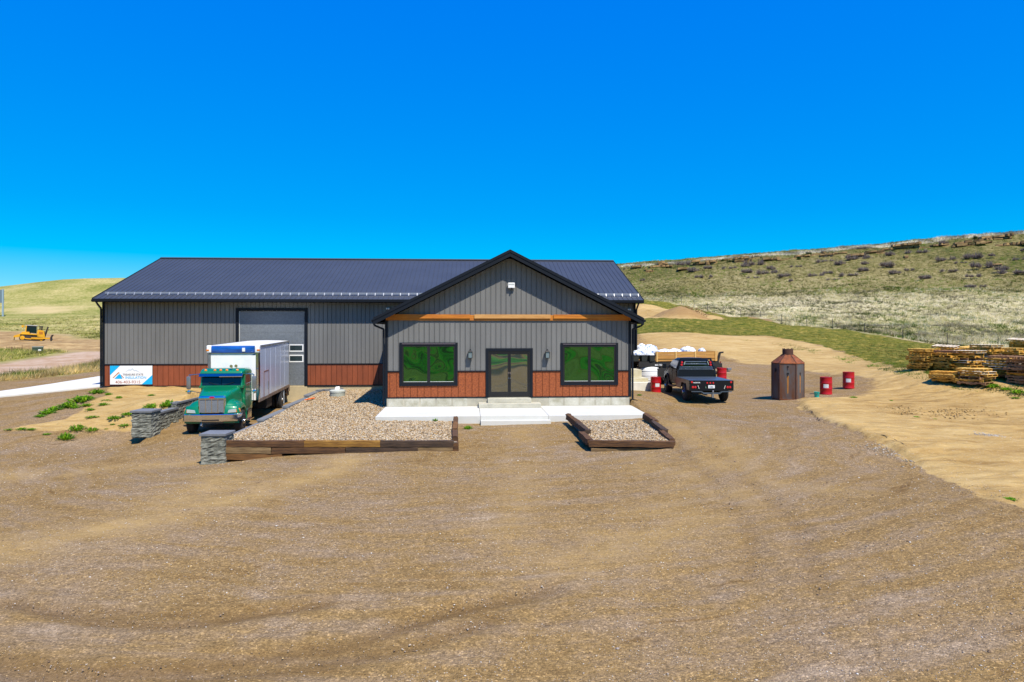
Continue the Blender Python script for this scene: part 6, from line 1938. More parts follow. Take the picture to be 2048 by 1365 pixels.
# ------------------------------------------------------------------ trailer with wooden sides
M_PLANK = mat('plank_wood', (0.56, 0.31, 0.08), 0.7, col2=(0.40, 0.19, 0.04), vscale=1.8, stretch=(.4, 1, 5), bump=0.2, bscale=12)
def white_sack(loc, s, lbl, seed, sz=(1, 1, 1)):
    bm = bmesh.new(); bmesh.ops.create_icosphere(bm, subdivisions=4, radius=1)
    rng = random.Random(seed); o1 = rng.random() * 50
    for v in bm.verts:
        p = v.co
        d = float(fbm(np.array([p.x * 1.7 + o1]), np.array([p.y * 1.7 + p.z * 1.3 + o1]), seed, 4)[0])
        d2 = float(fbm(np.array([p.x * 5 + o1]), np.array([p.y * 5 + p.z * 4.1]), seed + 9, 3)[0])
        v.co = p * (0.72 + .42 * d + .22 * (d2 - .5))
        if v.co.z > 0 and math.hypot(v.co.x, v.co.y) < .35: v.co.z += .10 * (1 - math.hypot(v.co.x, v.co.y) / .35)
    for v in bm.verts: v.co.x *= s * sz[0]; v.co.y *= s * sz[1]; v.co.z *= s * sz[2]
    me = bpy.data.meshes.new('sack'); bm.to_mesh(me); bm.free(); me.shade_smooth()
    o = link_mesh('plastic_sack', me, M_SACK)
    o.location = loc; tag(o, lbl, 'sack', 'stuffed plastic sacks on the trailer')
M_SACK = mat('white_sack', (.80, .81, .83), .45, col2=(.10, .22, .50), vscale=7, detail=3, bump=.3, bscale=9)
for n_ in M_SACK.node_tree.nodes:
    if n_.type == 'VALTORGB': n_.color_ramp.elements[0].position = 0.41; n_.color_ramp.elements[1].position = 0.47
def trailer():
    p = P(1311, 724, 42.0)
    rz = R(13.0)
    gz = ground_z(p.x + 2, p.y + 1)
    t = empty('dump_trailer', (p.x, p.y, gz), rz, 'black trailer with high honey coloured plank sides parked behind the pickup', 'trailer')
    T = Matrix.Translation((p.x, p.y, gz)) @ Matrix.Rotation(rz, 4, 'Z')
    fl = 1.42 - gz; tp = 2.02 - gz; Lx = 4.35; Wy = 2.15
    mb = MB(); mb.box(-1.1, Lx + .1, 0.02, Wy - .02, fl - .12, fl); bd = mb.build('deck', M_FRAME, t)
    mb = MB(); mb.box(-1.15, Lx + .15, -.02, .10, fl - .32, fl - .10); mb.build('side_rail', M_FRAME, t)
    mb = MB(); mb.box(-1.15, Lx + .15, Wy - .1, Wy + .02, fl - .32, fl - .10); mb.build('side_rail', M_FRAME, t)
    mb = MB(); mb.box(-.9, 3.9, .4, .55, fl - .62, fl - .33); mb.box(-.9, 3.9, Wy - .55, Wy - .4, fl - .62, fl - .33); mb.build('frame', M_FRAME, t)
    # plank sides
    ph = (tp - fl) / 3
    for (y, x0, x1, nm) in ((0.0, 0.0, Lx, 0), (Wy, -1.0, Lx, 1)):
        mb = MB()
        for k in range(3): mb.box(x0, x1, y - .02, y + .02, fl + k * ph + .004, fl + (k + 1) * ph - .004)
        sb = mb.build('side_board', M_PLANK, t)
        mb = MB()
        for f in (0.02, .32, .63, .97):
            x = x0 + (x1 - x0) * f; mb.box(x - .05, x + .05, y - .06, y - .022, fl - .02, tp + .01)
        mb.build('stake', mat('stake_wood', (.68, .42, .14), .7, var=.2), sb)
        mb = MB(); mb.box(x0 + .03, x1 - .03, y - .05, y - .021, fl + ph - .05, fl + ph + .0); mb.build('batten', M_PLANK, sb)
    mb = MB()
    for k in range(3): mb.box(Lx - .02, Lx + .02, .03, Wy - .03, fl + k * ph + .004, fl + (k+1) * ph - .004)
    mb.build('front_board', M_PLANK, t)
    # tongue, jack, winch box
    zz = .62
    mb = MB(); mb.bar((Lx - .2, .3, fl - .3), (Lx + 1.1, Wy/2, zz + .05), .12, .16); mb.bar((Lx - .2, Wy - .3, fl - .3), (Lx + 1.1, Wy/2, zz + .05), .12, .16); mb.bar((Lx + .9, Wy/2, zz + .05), (Lx + 1.5, Wy/2, zz), .10, .12)
    mb.build('tongue', M_FRAME, t)
    mb = MB(); mb.box(Lx + .1, Lx + .7, .5, Wy - .5, zz + .1, zz + .45); mb.build('battery_box', M_FRAME, t, bevel=.02)
    mb = MB(); mb.cyl((Lx + .85, Wy/2 - .15, .05), (Lx + .85, Wy/2 - .15, zz + .55), .045, n=10); mb.box(Lx + .77, Lx + .93, Wy/2 - .23, Wy/2 - .07, 0, .04); mb.build('jack', mat('jack_rust', (.22, .06, .03), .7), t)
    mb = MB(); mb.tube([(Lx + 1.3, Wy/2 - .05, zz), (Lx + 1.35, Wy/2 - .1, zz - .3), (Lx + 1.15, Wy/2 - .1, zz - .36), (Lx + 1.1, Wy/2 - .08, zz)], .015, 6); mb.build('safety_chain', mat('chain_yellow', (.5, .42, .12), .5), t)
    mb = MB(); mb.box(Lx + 1.42, Lx + 1.72, Wy/2 - .1, Wy/2 + .1, zz - .05, zz + .1); mb.build('coupler', M_STEEL, t, bevel=.02)
    mb = MB(); mb.bar((Lx + .06, .1, fl - .2), (Lx + .25, .1, fl + .5), .1, .12); mb.bar((Lx + .25, .1, fl + .5), (Lx + .5, .1, fl + .52), .08, .1); mb.build('front_post', M_FRAME, t)
    for xx in (.8, 1.75):
        for (yy, s) in ((-.06, -1), (Wy + .06, 1)):
            mb = MB(); mb.lathe((xx, yy, .40), [(.22, 0), (.36, -s*-.0), (.40, s*.04), (.40, s*-.0 - s*.16), (.36, -s*.2), (.22, -s*.2)], 26, 'y'); wl = mb.build('wheel', M_TYRE, t, smooth=40)
            mb = MB(); mb.lathe((xx, yy, .40), [(.22, s*.01), (.18, -s*.03), (.06, -s*.02), (.05, s*.03), (.001, s*.03)], 18, 'y'); mb.build('rim', M_WHITE, wl, smooth=40)
    mb = MB(); mb.box(.3, 2.25, -.1, .12, .86, .92); mb.build('mudguard', M_FRAME, t)
    mb = MB(); mb.box(.35, .9, -.03, -.022, fl - .26, fl - .16); 
    o, w = text_mesh('BIG TEX', .15, (-.05, -.03, fl - .27), M_WHITE, t, bold=.003)
    o, w = text_mesh('14LX', .12, (1.75, -.03, fl - .26), M_WHITE, t, bold=.003)
    mb = MB(); mb.box(.05, .85, -.10, -.03, fl - 1.0, fl - .42); mb.build('tool_box', M_FRAME, t, bevel=.02)
    # sacks and bins on the trailer
    def at(x, y, z): return T @ Vector((x, y, z))
    sk = [(-.55, .75, fl + .55, .46, (.95, .9, 1.15), 'big lumpy white sack with dark specks spilling at the trailer tail'),
          (-1.05, .5, fl + .42, .30, (1, 1, .9), 'small white sack on the black bin at the trailer tail'),
          (.15, 1.1, fl + .60, .48, (1.25, 1, .85), 'white sack with blue print above the end of the plank side'),
          (1.1, 1.0, fl + .42, .45, (1.4, 1, .75), 'low white sack showing just over the plank side'),
          (1.9, 1.1, fl + .42, .42, (1.3, 1, .8), 'white sack with red mark behind the plank side'),
          (2.85, 1.0, fl + .52, .48, (1.15, 1, .85), 'tall rounded white sack standing above the plank side'),
          (4.0, 1.2, fl + .48, .30, (.9, 1, 1.0), 'small white sack tip at the front end of the trailer'),
          (-.25, .35, fl + .30, .32, (1, .8, 1), 'grey white sack slumped beside the end stake of the planks')]
    for i, (x, y, z, s, sz, lbl) in enumerate(sk): white_sack(at(x, y, z), s, lbl, 20 + i, sz)
    for i, (x, y, lbl) in enumerate(((-1.2, .35, 'black plastic bin at the far left end of the trailer'), (-.72, .2, 'black plastic bin under the speckled sack'), (-.25, .1, 'black plastic bin beside the end of the plank side'))):
        r = empty('plastic_bin', at(x, y, fl + .003), rz + R(8 * i - 6), lbl, 'bin', 'black plastic bins on the trailer')
        mb = MB(); mb.hexa([(-.17, -.14, 0), (.17, -.14, 0), (.17, .14, 0), (-.17, .14, 0)], [(-.22, -.18, .36), (.22, -.18, .36), (.22, .18, .36), (-.22, .18, .36)]); mb.build('tub', mat('bin_black', (.03, .033, .03), .5), r, bevel=.02)
        mb = MB(); mb.box(-.24, .24, -.2, .2, .36, .385); mb.build('rim', M_BLACK, r, bevel=.008)
trailer()

# ------------------------------------------------------------------ pallets
M_PAL = [mat('pallet_wood', c1, 0.85, col2=c2, vscale=3, stretch=(1, 1, 1), bump=0.2, island=0.25) for c1, c2 in
         (((.82, .52, .13), (.58, .32, .06)), ((.72, .37, .04), (.42, .19, .02)), ((.76, .66, .50), (.56, .46, .32)), ((.40, .21, .08), (.20, .10, .05)))]
def pallet_proto(mi):
    r = empty('pallet', (0, 0, -50), 0)
    w, l = 1.02, 1.22
    rg = random.Random(mi)
    mb = MB(); 
    for k in range(7):
        y = -l/2 + .05 + k * (l - .1) / 6; mb.box(-w/2, w/2 + rg.uniform(-.01, .01), y - .045, y + .045, .109, .128)
    mb.build('top_deck', M_PAL[mi], r)
    mb = MB()
    for k in range(3):
        y = -l/2 + .06 + k * (l - .12) / 2; mb.box(-w/2, w/2, y - .05, y + .05, 0, .018)
    mb.build('bottom_deck', M_PAL[mi], r)
    for x in (-w/2 + .022, 0, w/2 - .022):
        mb = MB(); prof = [(-l/2, .0185), (-l/2 + .15, .0185), (-l/2 + .18, .055), (-l/2 + .38, .055), (-l/2 + .41, .0185), (l/2 - .41, .0185), (l/2 - .38, .055), (l/2 - .18, .055), (l/2 - .15, .0185), (l/2, .0185), (l/2, .1085), (-l/2, .1085)]
        mb.prism(prof, 'x', x - .02, x + .02); mb.build('stringer', M_PAL[1 if mi != 3 else 3], r)
    return r
PROT = [pallet_proto(i) for i in range(4)]
used_proto = set()
def place_pallet(i, loc, rz, tilt, lbl):
    if i not in used_proto: o = PROT[i]; used_proto.add(i)
    else:
        o = copy_tree(PROT[i])
    o.location = loc; o.rotation_euler = (tilt[0], tilt[1], rz)
    tag(o, lbl, 'pallet', 'wooden pallets stacked at the edge of the yard')
# stacks: u, v of the base middle, distance, count, turn, description
ST = [(1848, 742, 38.2, 9, 24, 'tall leftmost stack'),
      (1897, 745, 37.2, 8, 12, 'second stack from the left'),
      (1897, 757, 34.6, 4, 34, 'low dark stack at the left front'),
      (1951, 761, 33.6, 6, 22, 'neat front stack with bright ends'),
      (1934, 748, 36.6, 8, 20, 'stack behind the neat front stack'),
      (2008, 760, 34.4, 8, 25, 'stack right of the neat front stack'),
      (2052, 768, 33.0, 10, 20, 'dark tall stack cut by the right frame edge'),
      (1970, 740, 38.8, 10, 18, 'tall middle stack with grey top'),
      (1894, 733, 41.5, 9, 28, 'back stack with tilted grey top'),
      (1942, 730, 43.0, 8, 15, 'left back row stack'),
      (1990, 733, 42.5, 8, 20, 'middle back row stack'),
      (2024, 736, 41.0, 9, 15, 'right back row stack'),
      (2046, 738, 44.0, 13, 24, 'highest back stack')]
_prng = random.Random(11)
ORD = ['first', 'second', 'third', 'fourth', 'fifth', 'sixth', 'seventh', 'eighth', 'ninth', 'tenth', 'eleventh', 'twelfth', 'thirteenth']
for si, (u, v, d, n, rot, desc) in enumerate(ST):
    q = P(u, v, d); z = ground_z(q.x, q.y) + .01
    # far stacks keep the height seen in the photo
    for k in range(n):
        mi = _prng.choices([0, 1, 2, 3], [4, 4, 2, 2])[0]
        if si in (6,): mi = _prng.choice([3, 1, 3])
        if k == n - 1 and si in (7, 8): mi = 2
        tl = (0, 0) if k < n - 1 or si not in (8, 9, 12) else (R(3), R(-5))
        lv = 'top pallet' if k == n - 1 else 'bottom pallet' if k == 0 else ORD[k] + ' pallet from the bottom'
        place_pallet(mi, (q.x + _prng.uniform(-.13, .13), q.y + _prng.uniform(-.13, .13), z + (.03 if tl[0] else 0)), R(rot + _prng.uniform(-13, 13) + (90 if _prng.random() < .15 else 0)), tl, '%s of the %s' % (lv, desc))
        z += .1305
# one on the ground leaning
for k in range(4):
    pass

# ------------------------------------------------------------------ utility box, posts, sign, fence
def utility_box():
    p = hit(76, 706, 50, 200)
    d = math.hypot(p.x, p.y); s = d / 80
    t = empty('utility_box', (p.x, p.y, p.z - .1), R(28), 'dark green metal utility box with white sticker beside the dirt track', 'utility box')
    t.scale = (s, s, s)
    mg = mat('box_green', (.03, .06, .04), .5, var=.15)
    mb = MB(); mb.box(-.45, .42, -.35, .35, .05, .62); mb.build('housing', mg, t, bevel=.02)
    mb = MB(); mb.hexa([(-.48, -.38, .62), (.45, -.38, .62), (.45, .38, .62), (-.48, .38, .62)], [(-.46, -.34, .70), (.43, -.34, .70), (.43, .36, .70), (-.46, .36, .70)]); mb.build('lid', mg, t)
    mb = MB(); mb.box(-.5, .47, -.4, .4, -.1, .05); mb.build('pad', M_CONC, t)
    mb = MB(); mb.box(.02, .26, -.358, -.351, .26, .42); mb.build('sticker', M_WHITE, t)
utility_box()
M_POST = mat('old_post', (.22, .13, .07), .9, var=.4, vscale=5)
def gate_post(u, v, h, r, lbl, dist=None):
    p = hit(u, v, 40, 200); d = math.hypot(p.x, p.y)
    mb = MB(); mb.cyl((0, 0, -.3), (.02, 0, h), r, r * .9, n=10)
    o = mb.build('fence_post', M_POST, smooth=50); o.location = p; tag(o, lbl, 'post'); return o
o = gate_post(23, 706, .75, .085, 'thick old wooden post left of the thin stake by the dirt track')
mb = MB(); mb.bar((-.75, .1, .62), (.05, 0, .66), .06); mb.bar((.0, 0, .66), (.35, .1, .50), .04); mb.build('rail', M_POST, o)
gate_post(44, 702.5, .82, .035, 'thin rusty stake between the thick post and the green utility box')

def road_sign():
    p = hit(2, 632.5, 60, 500)
    d = math.hypot(p.x, p.y); s = d / FPX
    t = empty('road_sign', (p.x, p.y, p.z), R(18), 'back of a grey sign board on a steel post at the left frame edge', 'sign')
    mb = MB(); mb.bar((2.5*s, 0, -1), (2.5*s, 0, 43*s), 2.2*s); mb.build('post', mat('galvanised', (.35, .45, .52), .4, metal=.4), t)
    mb = MB(); mb.box(-18*s, 4*s, .01, .12, 21*s, 42*s); mb.build('board', mat('sign_back', (.13, .18, .22), .5), t)
road_sign()

def fence():
    t = empty('wire_fence', hit(*FENCE_PX[6]), 0, 'steel post and wire fence running along the pale dry grass field', 'fence')
    base = Vector(t.location)
    mp = mat('steel_post', (.05, .045, .04), .7)
    pts = []
    for i, (u, v) in enumerate(FENCE_PX):
        q = hit(u, v + 1.5); pts.append(q)
        d = math.hypot(q.x, q.y)
        mb = MB(); h = 1.45; lean = ((i * 37) % 7 - 3) * .02
        mb.bar(Vector((0, 0, -.2)), Vector((lean, 0, h)), .05 * max(1, d / 90), .05)
        o = mb.build('post', mp, t); o.location = q - base
    mb = MB()
    for hgt in (.45, .8, 1.15):
        for a, b_ in zip(pts[:-1], pts[1:]):
            mb.bar(a - base + Vector((0, 0, hgt)), b_ - base + Vector((0, 0, hgt)), .012)
    mb.build('wire', mp, t)
fence()
# ------------------------------------------------------------------ vegetation
def leaf_mat(name, trans=0.35):
    m = bpy.data.materials.new(name); m.use_nodes = True
    nt = m.node_tree; b = nt.nodes['Principled BSDF']; out = nt.nodes['Material Output']
    a = _n(nt, 'ShaderNodeAttribute'); a.attribute_name = 'tint'
    nt.links.new(a.outputs['Color'], b.inputs['Base Color']); b.inputs['Roughness'].default_value = 0.8
    b.inputs['Specular IOR Level'].default_value = 0.15
    tr = _n(nt, 'ShaderNodeBsdfTranslucent'); nt.links.new(a.outputs['Color'], tr.inputs['Color'])
    mx = _n(nt, 'ShaderNodeMixShader'); mx.inputs[0].default_value = trans
    nt.links.new(b.outputs[0], mx.inputs[1]); nt.links.new(tr.outputs[0], mx.inputs[2]); nt.links.new(mx.outputs[0], out.inputs['Surface'])
    return m
M_GRASS = leaf_mat('grass_blades')

def tuft_template(nb, spread, w, seed, droop=.35):
    rng = np.random.default_rng(seed); V = []; F = []
    for i in range(nb):
        a = rng.uniform(0, 6.28); r0 = rng.uniform(0, .25) * spread; lean = rng.uniform(.1, 1) * spread
        h = rng.uniform(.6, 1.0) * (1 - droop * rng.random())
        c, s = math.cos(a), math.sin(a)
        b0 = np.array([c * r0, s * r0, -.05]); tip = np.array([c * (r0 + lean), s * (r0 + lean), h])
        t = rng.uniform(0, 3.14); sd = np.array([math.cos(t), math.sin(t), 0]) * w
        k = len(V); V += [b0 - sd, b0 + sd, tip]; F.append((k, k + 1, k + 2))
    return np.array(V), np.array(F)

def on_frame(x, y):
    """distance-scaled test that a spot is roughly in view"""
    X = x * CS - y * SN; D = x * SN + y * CS
    u = 1024 + X / np.maximum(D, .1) * FPX
    return (D > 5) & (u > -120) & (u < 2170)

def field(name, lbl, region, rng, n, azr, dr, size, nb, spread, w, pal, pw, noise_s=.05, thin=None, hgreen=None, m=None):
    az = rng.uniform(azr[0], azr[1], n); d = np.exp(rng.uniform(math.log(dr[0]), math.log(dr[1]), n))
    x = np.sin(az) * d; y = np.cos(az) * d
    k = region(x, y); x, y, d = x[k], y[k], d[k]
    if thin is not None:
        k = rng.random(len(x)) < thin(x, y); x, y, d = x[k], y[k], d[k]
    n = len(x)
    far = sstep(45, 120, y)
    z = terr(x, y) + (fbm(x * .5, y * .5, 11) - .5) * .1 * (1 + far * 3) + (fbm(x * .12, y * .12, 13) - .5) * 1.6 * far - .02
    ci = rng.choice(len(pal), n, p=np.array(pw) / sum(pw))
    if hgreen is not None:
        g = rng.random(n) < hgreen(x, y); ci = np.where(g, len(pal) - 1, ci)
    ti = np.array(pal)[ci] * (rng.uniform(.65, 1.25, n) * (.45 + 1.1 * sstep(.32, .68, fbm(x * .3, y * .16, 91))))[:, None]
    s = size[0] + (size[1] - size[0]) * rng.random(n)
    tv, tf = tuft_template(nb, spread, w, 4)
    o = scatter(name, tv, tf, np.stack([x, y, z], -1), np.stack([s, s, s * rng.uniform(.7, 1.2, n)], -1), rng.uniform(0, 6.28, n), ti, m or M_GRASS)
    tag(o, lbl, 'grass', kind='stuff')
    return o

rg = np.random.default_rng(77)
FL = np.array([[q.x, q.y] for q in (hit(u, v + 2) for u, v in FENCE_PX)])
FA = np.vstack([[[400, -40]], [[80, 20]], FL[::-1], [[20, 175]], [[-60, 190]], [[-60, 600]], [[400, 600]]])
DRY = [(.78, .68, .46), (.62, .52, .29), (.50, .40, .18), (.28, .27, .06), (.07, .12, .012)]
field('dry_grass', 'tall pale dry grass covering the field behind the wire fence', lambda x, y: (sdist(FA, x, y) > .3) & on_frame(x, y) & (terr0(x, y) < 12.5), rg, 60000,
      (R(8), R(46)), (60, 190), (.35, .75), 7, .55, .035, DRY, [4, 3, 1.5, 1, .3], hgreen=lambda x, y: np.where(fbm(x * .38, y * .17, 71) > .56, .8, .05))
HILLP = [(.48, .41, .17), (.28, .26, .07), (.16, .165, .03), (.085, .09, .012), (.12, .20, .010)]
field('hill_grass', 'olive grass tufts covering the slope below the rock ledges', lambda x, y: (sdist(FA, x, y) > .3) & on_frame(x, y) & (terr0(x, y) >= 11), rg, 60000,
      (R(5), R(46)), (100, 300), (.3, .75), 7, .7, .06, HILLP, [3, 3, 3, 2, 1], thin=lambda x, y: .7 + 0 * x, hgreen=lambda x, y: np.where(fbm(x * .045, y * .045, 72) + .12 * sstep(100, 40, x) > .54, .55, .08))
MOWP = [(.125, .13, .008), (.23, .19, .02), (.44, .31, .08), (.08, .105, .006), (.07, .14, .006)]
field('mown_grass', 'short green and straw coloured grass between the sand and the fence', lambda x, y: (sdist(MOWN, x, y) > -.2) & (sdist(SAND_FAR, x, y) < .3) & on_frame(x, y), rg, 42000,
      (R(9), R(46)), (33, 150), (.07, .22), 7, 1.0, .05, MOWP, [4, 3, 1.6, 3, 1])
LEFT = np.array([[-400, 56], [-36, 60], [-14, 64], [-14, 260], [-60, 600], [-600, 600], [-600, 40]], float)
field('verge_grass', 'golden dry grass with green tufts along the verge of the dirt track', lambda x, y: (sdist(VERGE_L, x, y) > -.6) & on_frame(x, y), rg, 26000,
      (R(-45), R(-20)), (40, 90), (.3, .8), 8, .6, .03, [(.66, .48, .18), (.64, .50, .24), (.52, .36, .12), (.40, .32, .08), (.10, .20, .015)], [4, 3, 2, .6, .3],
      hgreen=lambda x, y: np.where(fbm(x * .35, y * .35, 73) > .60, .8, .02))
field('pasture_grass', 'yellow green pasture grass left of the shop', lambda x, y: (sdist(LEFT, x, y) > 1) & (sdist(DRIVE_L, x, y) < -.8) & (sdist(SOIL_L, x, y) < -.5) & on_frame(x, y), rg, 40000,
      (R(-46), R(-20)), (62, 330), (.3, .7), 7, .7, .06, [(.42, .36, .11), (.32, .30, .07), (.22, .23, .035), (.48, .38, .15), (.12, .17, .02)], [3, 3, 3, 1.5, 1])

# pale grass standing along the skyline
CR = wpoly([(1242, 533.5), (1325, 528), (1400, 522.5), (1500, 515), (1600, 506.5), (1700, 497), (1800, 490.5), (1900, 478.5), (2000, 469), (2048, 466), (2200, 456)])
field('crest_grass', 'pale dry grass standing along the ridge skyline', lambda x, y: (ldist(CR, x, y) < 3.5) & on_frame(x, y), rg, 60000,
      (R(10), R(46)), (170, 260), (.5, 1.1), 7, .5, .07, [(.72, .64, .46), (.62, .52, .34)], [3, 1])

# low green strip where the sand meets the grass band
GE = wpoly([(1505, 683), (1530, 686), (1565, 690), (1600, 697), (1640, 706), (1690, 716), (1740, 727), (1790, 738), (1830, 745), (1870, 752), (1905, 760), (1950, 771), (2000, 777), (2060, 790), (2200, 800)])
field('edge_grass', 'bright green grass strip along the edge of the sandy yard', lambda x, y: (ldist(GE, x, y) < .9) & on_frame(x, y), rg, 30000,
      (R(18), R(46)), (25, 75), (.10, .24), 7, .9, .05, [(.07, .19, .01), (.12, .22, .02), (.20, .22, .04)], [4, 3, 1], thin=lambda x, y: np.clip((fbm(x * .5, y * .5, 8) - .42) * 6, 0, 1))

# ------------------------------------------------------------------ weeds one can count
_weed_meshes = []
def weed_mesh(seed):
    rng = np.random.default_rng(seed); V = []; F = []; T = []
    for i in range(110):
        a = rng.uniform(0, 6.28); r = rng.uniform(.0, .8); L_ = rng.uniform(.12, .34); h = rng.uniform(.10, .42) * (1 - r * .6)
        c, s = math.cos(a), math.sin(a); b0 = np.array([c * r * .5, s * r * .5, -.03])
        mid = np.array([c * (r * .5 + L_ * .5), s * (r * .5 + L_ * .5), h]); tip = np.array([c * (r * .5 + L_), s * (r * .5 + L_), h * rng.uniform(.3, 1)])
        sd = np.array([-s, c, 0]) * rng.uniform(.02, .05)
        k = len(V); V += [b0 - sd * .4, b0 + sd * .4, mid + sd, tip, mid - sd]
        F += [(k, k + 1, k + 2), (k, k + 2, k + 4), (k + 4, k + 2, k + 3)]
        g = rng.uniform(.7, 1.3); base = np.array([(.13, .30, .008), (.20, .36, .012), (.07, .19, .008)][rng.integers(3)]) * g
        T += [np.append(base, 1)] * 5
    o = np_mesh('weed', np.array(V), np.array(F), M_GRASS, attrs={'tint': np.array(T)})
    me = o.data; bpy.data.objects.remove(o); return me
WM = [weed_mesh(i) for i in range(5)]
def weed(u, v, wpx, lbl, flat=1.0, grp='green weeds on the bare ground', name='weed_clump', stretch=1.0, zfix=None):
    p = hit(u, v, 5, 120) if zfix is None else PZ(u, v, zfix)
    d = p.x * SN + p.y * CS
    s = wpx * d / FPX / .85
    o = bpy.data.objects.new(name, WM[int(u) % 5]); COL.objects.link(o)
    o.location = p; o.scale = (s * stretch, s / max(1, stretch) ** .3, s * flat * .8); o.rotation_euler = (0, 0, 0 if stretch != 1 else (u * 1.7) % 6)
    tag(o, lbl, 'weed', grp)
Q = lambda x, y: (x / 5.12, 700 + y / 5.12)
for (x, y, w_, fl, lbl) in [
 (1000, 445, 28, .9, 'green weed clump at the corner where the drive slab meets the shop'),
 (1112, 468, 13, 1.4, 'upright dark weed on the sand under the left shop corner'),
 (1215, 495, 12, 1.1, 'small weed on the sand right of the upright dark one'),
 (830, 530, 42, .9, 'largest weed patch on the upper left edge of the sand slope'),
 (890, 505, 24, .9, 'weed patch joined to the upper end of the largest patch'),
 (700, 590, 34, .9, 'weed patch below the largest one on the sand slope edge'),
 (770, 598, 14, .9, 'small dark weed beside the middle patch of the slope edge'),
 (885, 575, 22, .7, 'flat weed on the sand right of the slope edge patches'),
 (1060, 568, 20, .8, 'weed on the sand halfway between slope edge and shop'),
 (920, 618, 16, .8, 'lone small weed in the middle of the sand slope'),
 (560, 620, 24, 1.0, 'upper half of the long weed row at the gravel edge'),
 (490, 655, 28, 1.0, 'middle of the long weed row at the gravel edge'),
 (410, 685, 20, .7, 'lower tip of the long weed row at the gravel edge'),
 (1090, 522, 18, .5, 'thin flat weed on the upper sand under the banner'),
 (1550, 470, 13, .7, 'small weed below the right end of the banner'),
 (1940, 430, 13, .7, 'yellowish weed near the foundation behind the truck hood'),
 (1740, 570, 26, 1.3, 'tall bright weed behind the left stepped wall'),
 (1690, 580, 18, 1.2, 'bright weed left of the tall one behind the stepped wall'),
 (1560, 590, 30, .8, 'low weed mat left of the bright weeds behind the wall'),
 (1180, 705, 26, .7, 'flat weed left of the far stone pillar'),
 (1310, 668, 22, .8, 'weed touching the back of the far stone pillar'),
 (1155, 765, 10, .5, 'tiny weed on the lower sand left of the pillar'),
 (1280, 778, 22, .5, 'flat weed at the foot of the sand by the pillar'),
 (790, 822, 28, 1.2, 'bushy weed at the front edge of the sand'),
 (940, 830, 20, 1.1, 'weed right of the bushy one at the sand front edge'),
 (675, 915, 28, 1.3, 'bushy weed standing alone on the gravel in front of the sand'),
 (480, 866, 14, .5, 'small flat weed on the gravel left of the lone bushy one'),
 (320, 818, 16, .6, 'weed at the left front edge of the sand'),
 (220, 815, 18, .6, 'weed at the far left of the sand front edge'),
 (90, 818, 14, .4, 'leftmost flat weed near the tip of the sand'),
 (950, 690, 24, .35, 'straggling thin weed across the lower sand'),
 (1090, 812, 7, .8, 'tiny weed just above the gravel edge by the pillar')]:
    u, v = Q(x, y)
    weed(u, v, w_, lbl, fl)
weed(936, 858, 17, 'small weed on the gravel just right of the big pebble bed', 1.0)
weed(870.5, 842, 13, 'small weed among the pebbles at the porch slab edge', 1.2, zfix=-.64)
weed(1279, 791, 9, 'tiny green weed on the gravel before the side steps', .8)
weed(1640, 799, 8, 'tiny weed at the foot of the teal bucket', .8)
weed(1707, 797, 13, 'weed on the sand edge between the two red drums', 1.0)
weed(1619, 803, 7, 'tiny weed on the sand left of the teal bucket', .8)
weed(1783, 802, 6, 'tiny dark weed on the sand right of the drums', .8)
weed(1833, 835, 12, 'small weed in the middle of the sandy ground', .6)
weed(1870, 839, 7, 'tiny weed right of the one in the middle of the sand', .6)
weed(2020, 1000, 22, 'green weed at the right edge where gravel meets sand', .7)
weed(1986, 775, 26, 'green weed clump in front of the pallet stacks', .8)
weed(2012, 780, 22, 'second green clump in front of the pallet stacks', .7)
weed(2036, 787, 26, 'green clump by the right frame edge below the pallets', .8)
weed(2030, 797, 16, 'small low weed on the sand below the pallet clumps', .5)
weed(1925, 757, 14, 'small green weed at the foot of the low pallet stack', .6)

# ------------------------------------------------------------------ hillside brush
M_BRUSH = leaf_mat('brush_twigs', .1)
def brush_mesh(seed, pal, n=420, leafy=False):
    rng = np.random.default_rng(seed); V = []; F = []; T = []
    cl = [(rng.uniform(-.6, .6), rng.uniform(-.3, .3), rng.uniform(.5, 1)) for _ in range(5)]
    for i in range(n):
        cx, cy, cs = cl[rng.integers(5)]
        a = rng.uniform(0, 6.28); e = rng.uniform(.1, 1.0); L_ = rng.uniform(.2, .6) * cs
        c, s = math.cos(a), math.sin(a)
        if leafy:
            p = np.array([cx + c * L_ * e * .9, cy + s * L_ * e * .9, rng.uniform(.02, .85) * cs * (1.1 - e * .6)])
            q = rng.normal(size=(2, 3)) * .06; k = len(V); V += [p, p + q[0], p + q[1]]
        else:
            b0 = np.array([cx + c * L_ * .15, cy + s * L_ * .15, 0]); tip = np.array([cx + c * L_ * e, cy + s * L_ * e, L_ * 1.2 * (1.15 - e * .75)])
            t = rng.uniform(0, 3.14); sd = np.array([math.cos(t), math.sin(t), 0]) * .014; k = len(V); V += [b0 - sd, b0 + sd, tip]
            if rng.random() < .6:
                m_ = b0 * .4 + tip * .6; q = m_ + rng.normal(size=3) * np.array([.12, .12, .08]); V += [m_ - sd, m_ + sd, q]; F.append((k + 3, k + 4, k + 5))
                T += [np.append(np.array(pal[rng.integers(len(pal))]) * rng.uniform(.6, 1.3), 1)] * 3
        F.append((k, k + 1, k + 2)); T += [np.append(np.array(pal[rng.integers(len(pal))]) * rng.uniform(.6, 1.3), 1)] * 3
    o = np_mesh('brush', np.array(V), np.array(F), M_BRUSH, attrs={'tint': np.array(T)})
    me = o.data; bpy.data.objects.remove(o); return me
BM = [brush_mesh(i, [(.22, .165, .155), (.29, .23, .21), (.14, .10, .095), (.33, .27, .22)], 650) for i in range(4)]
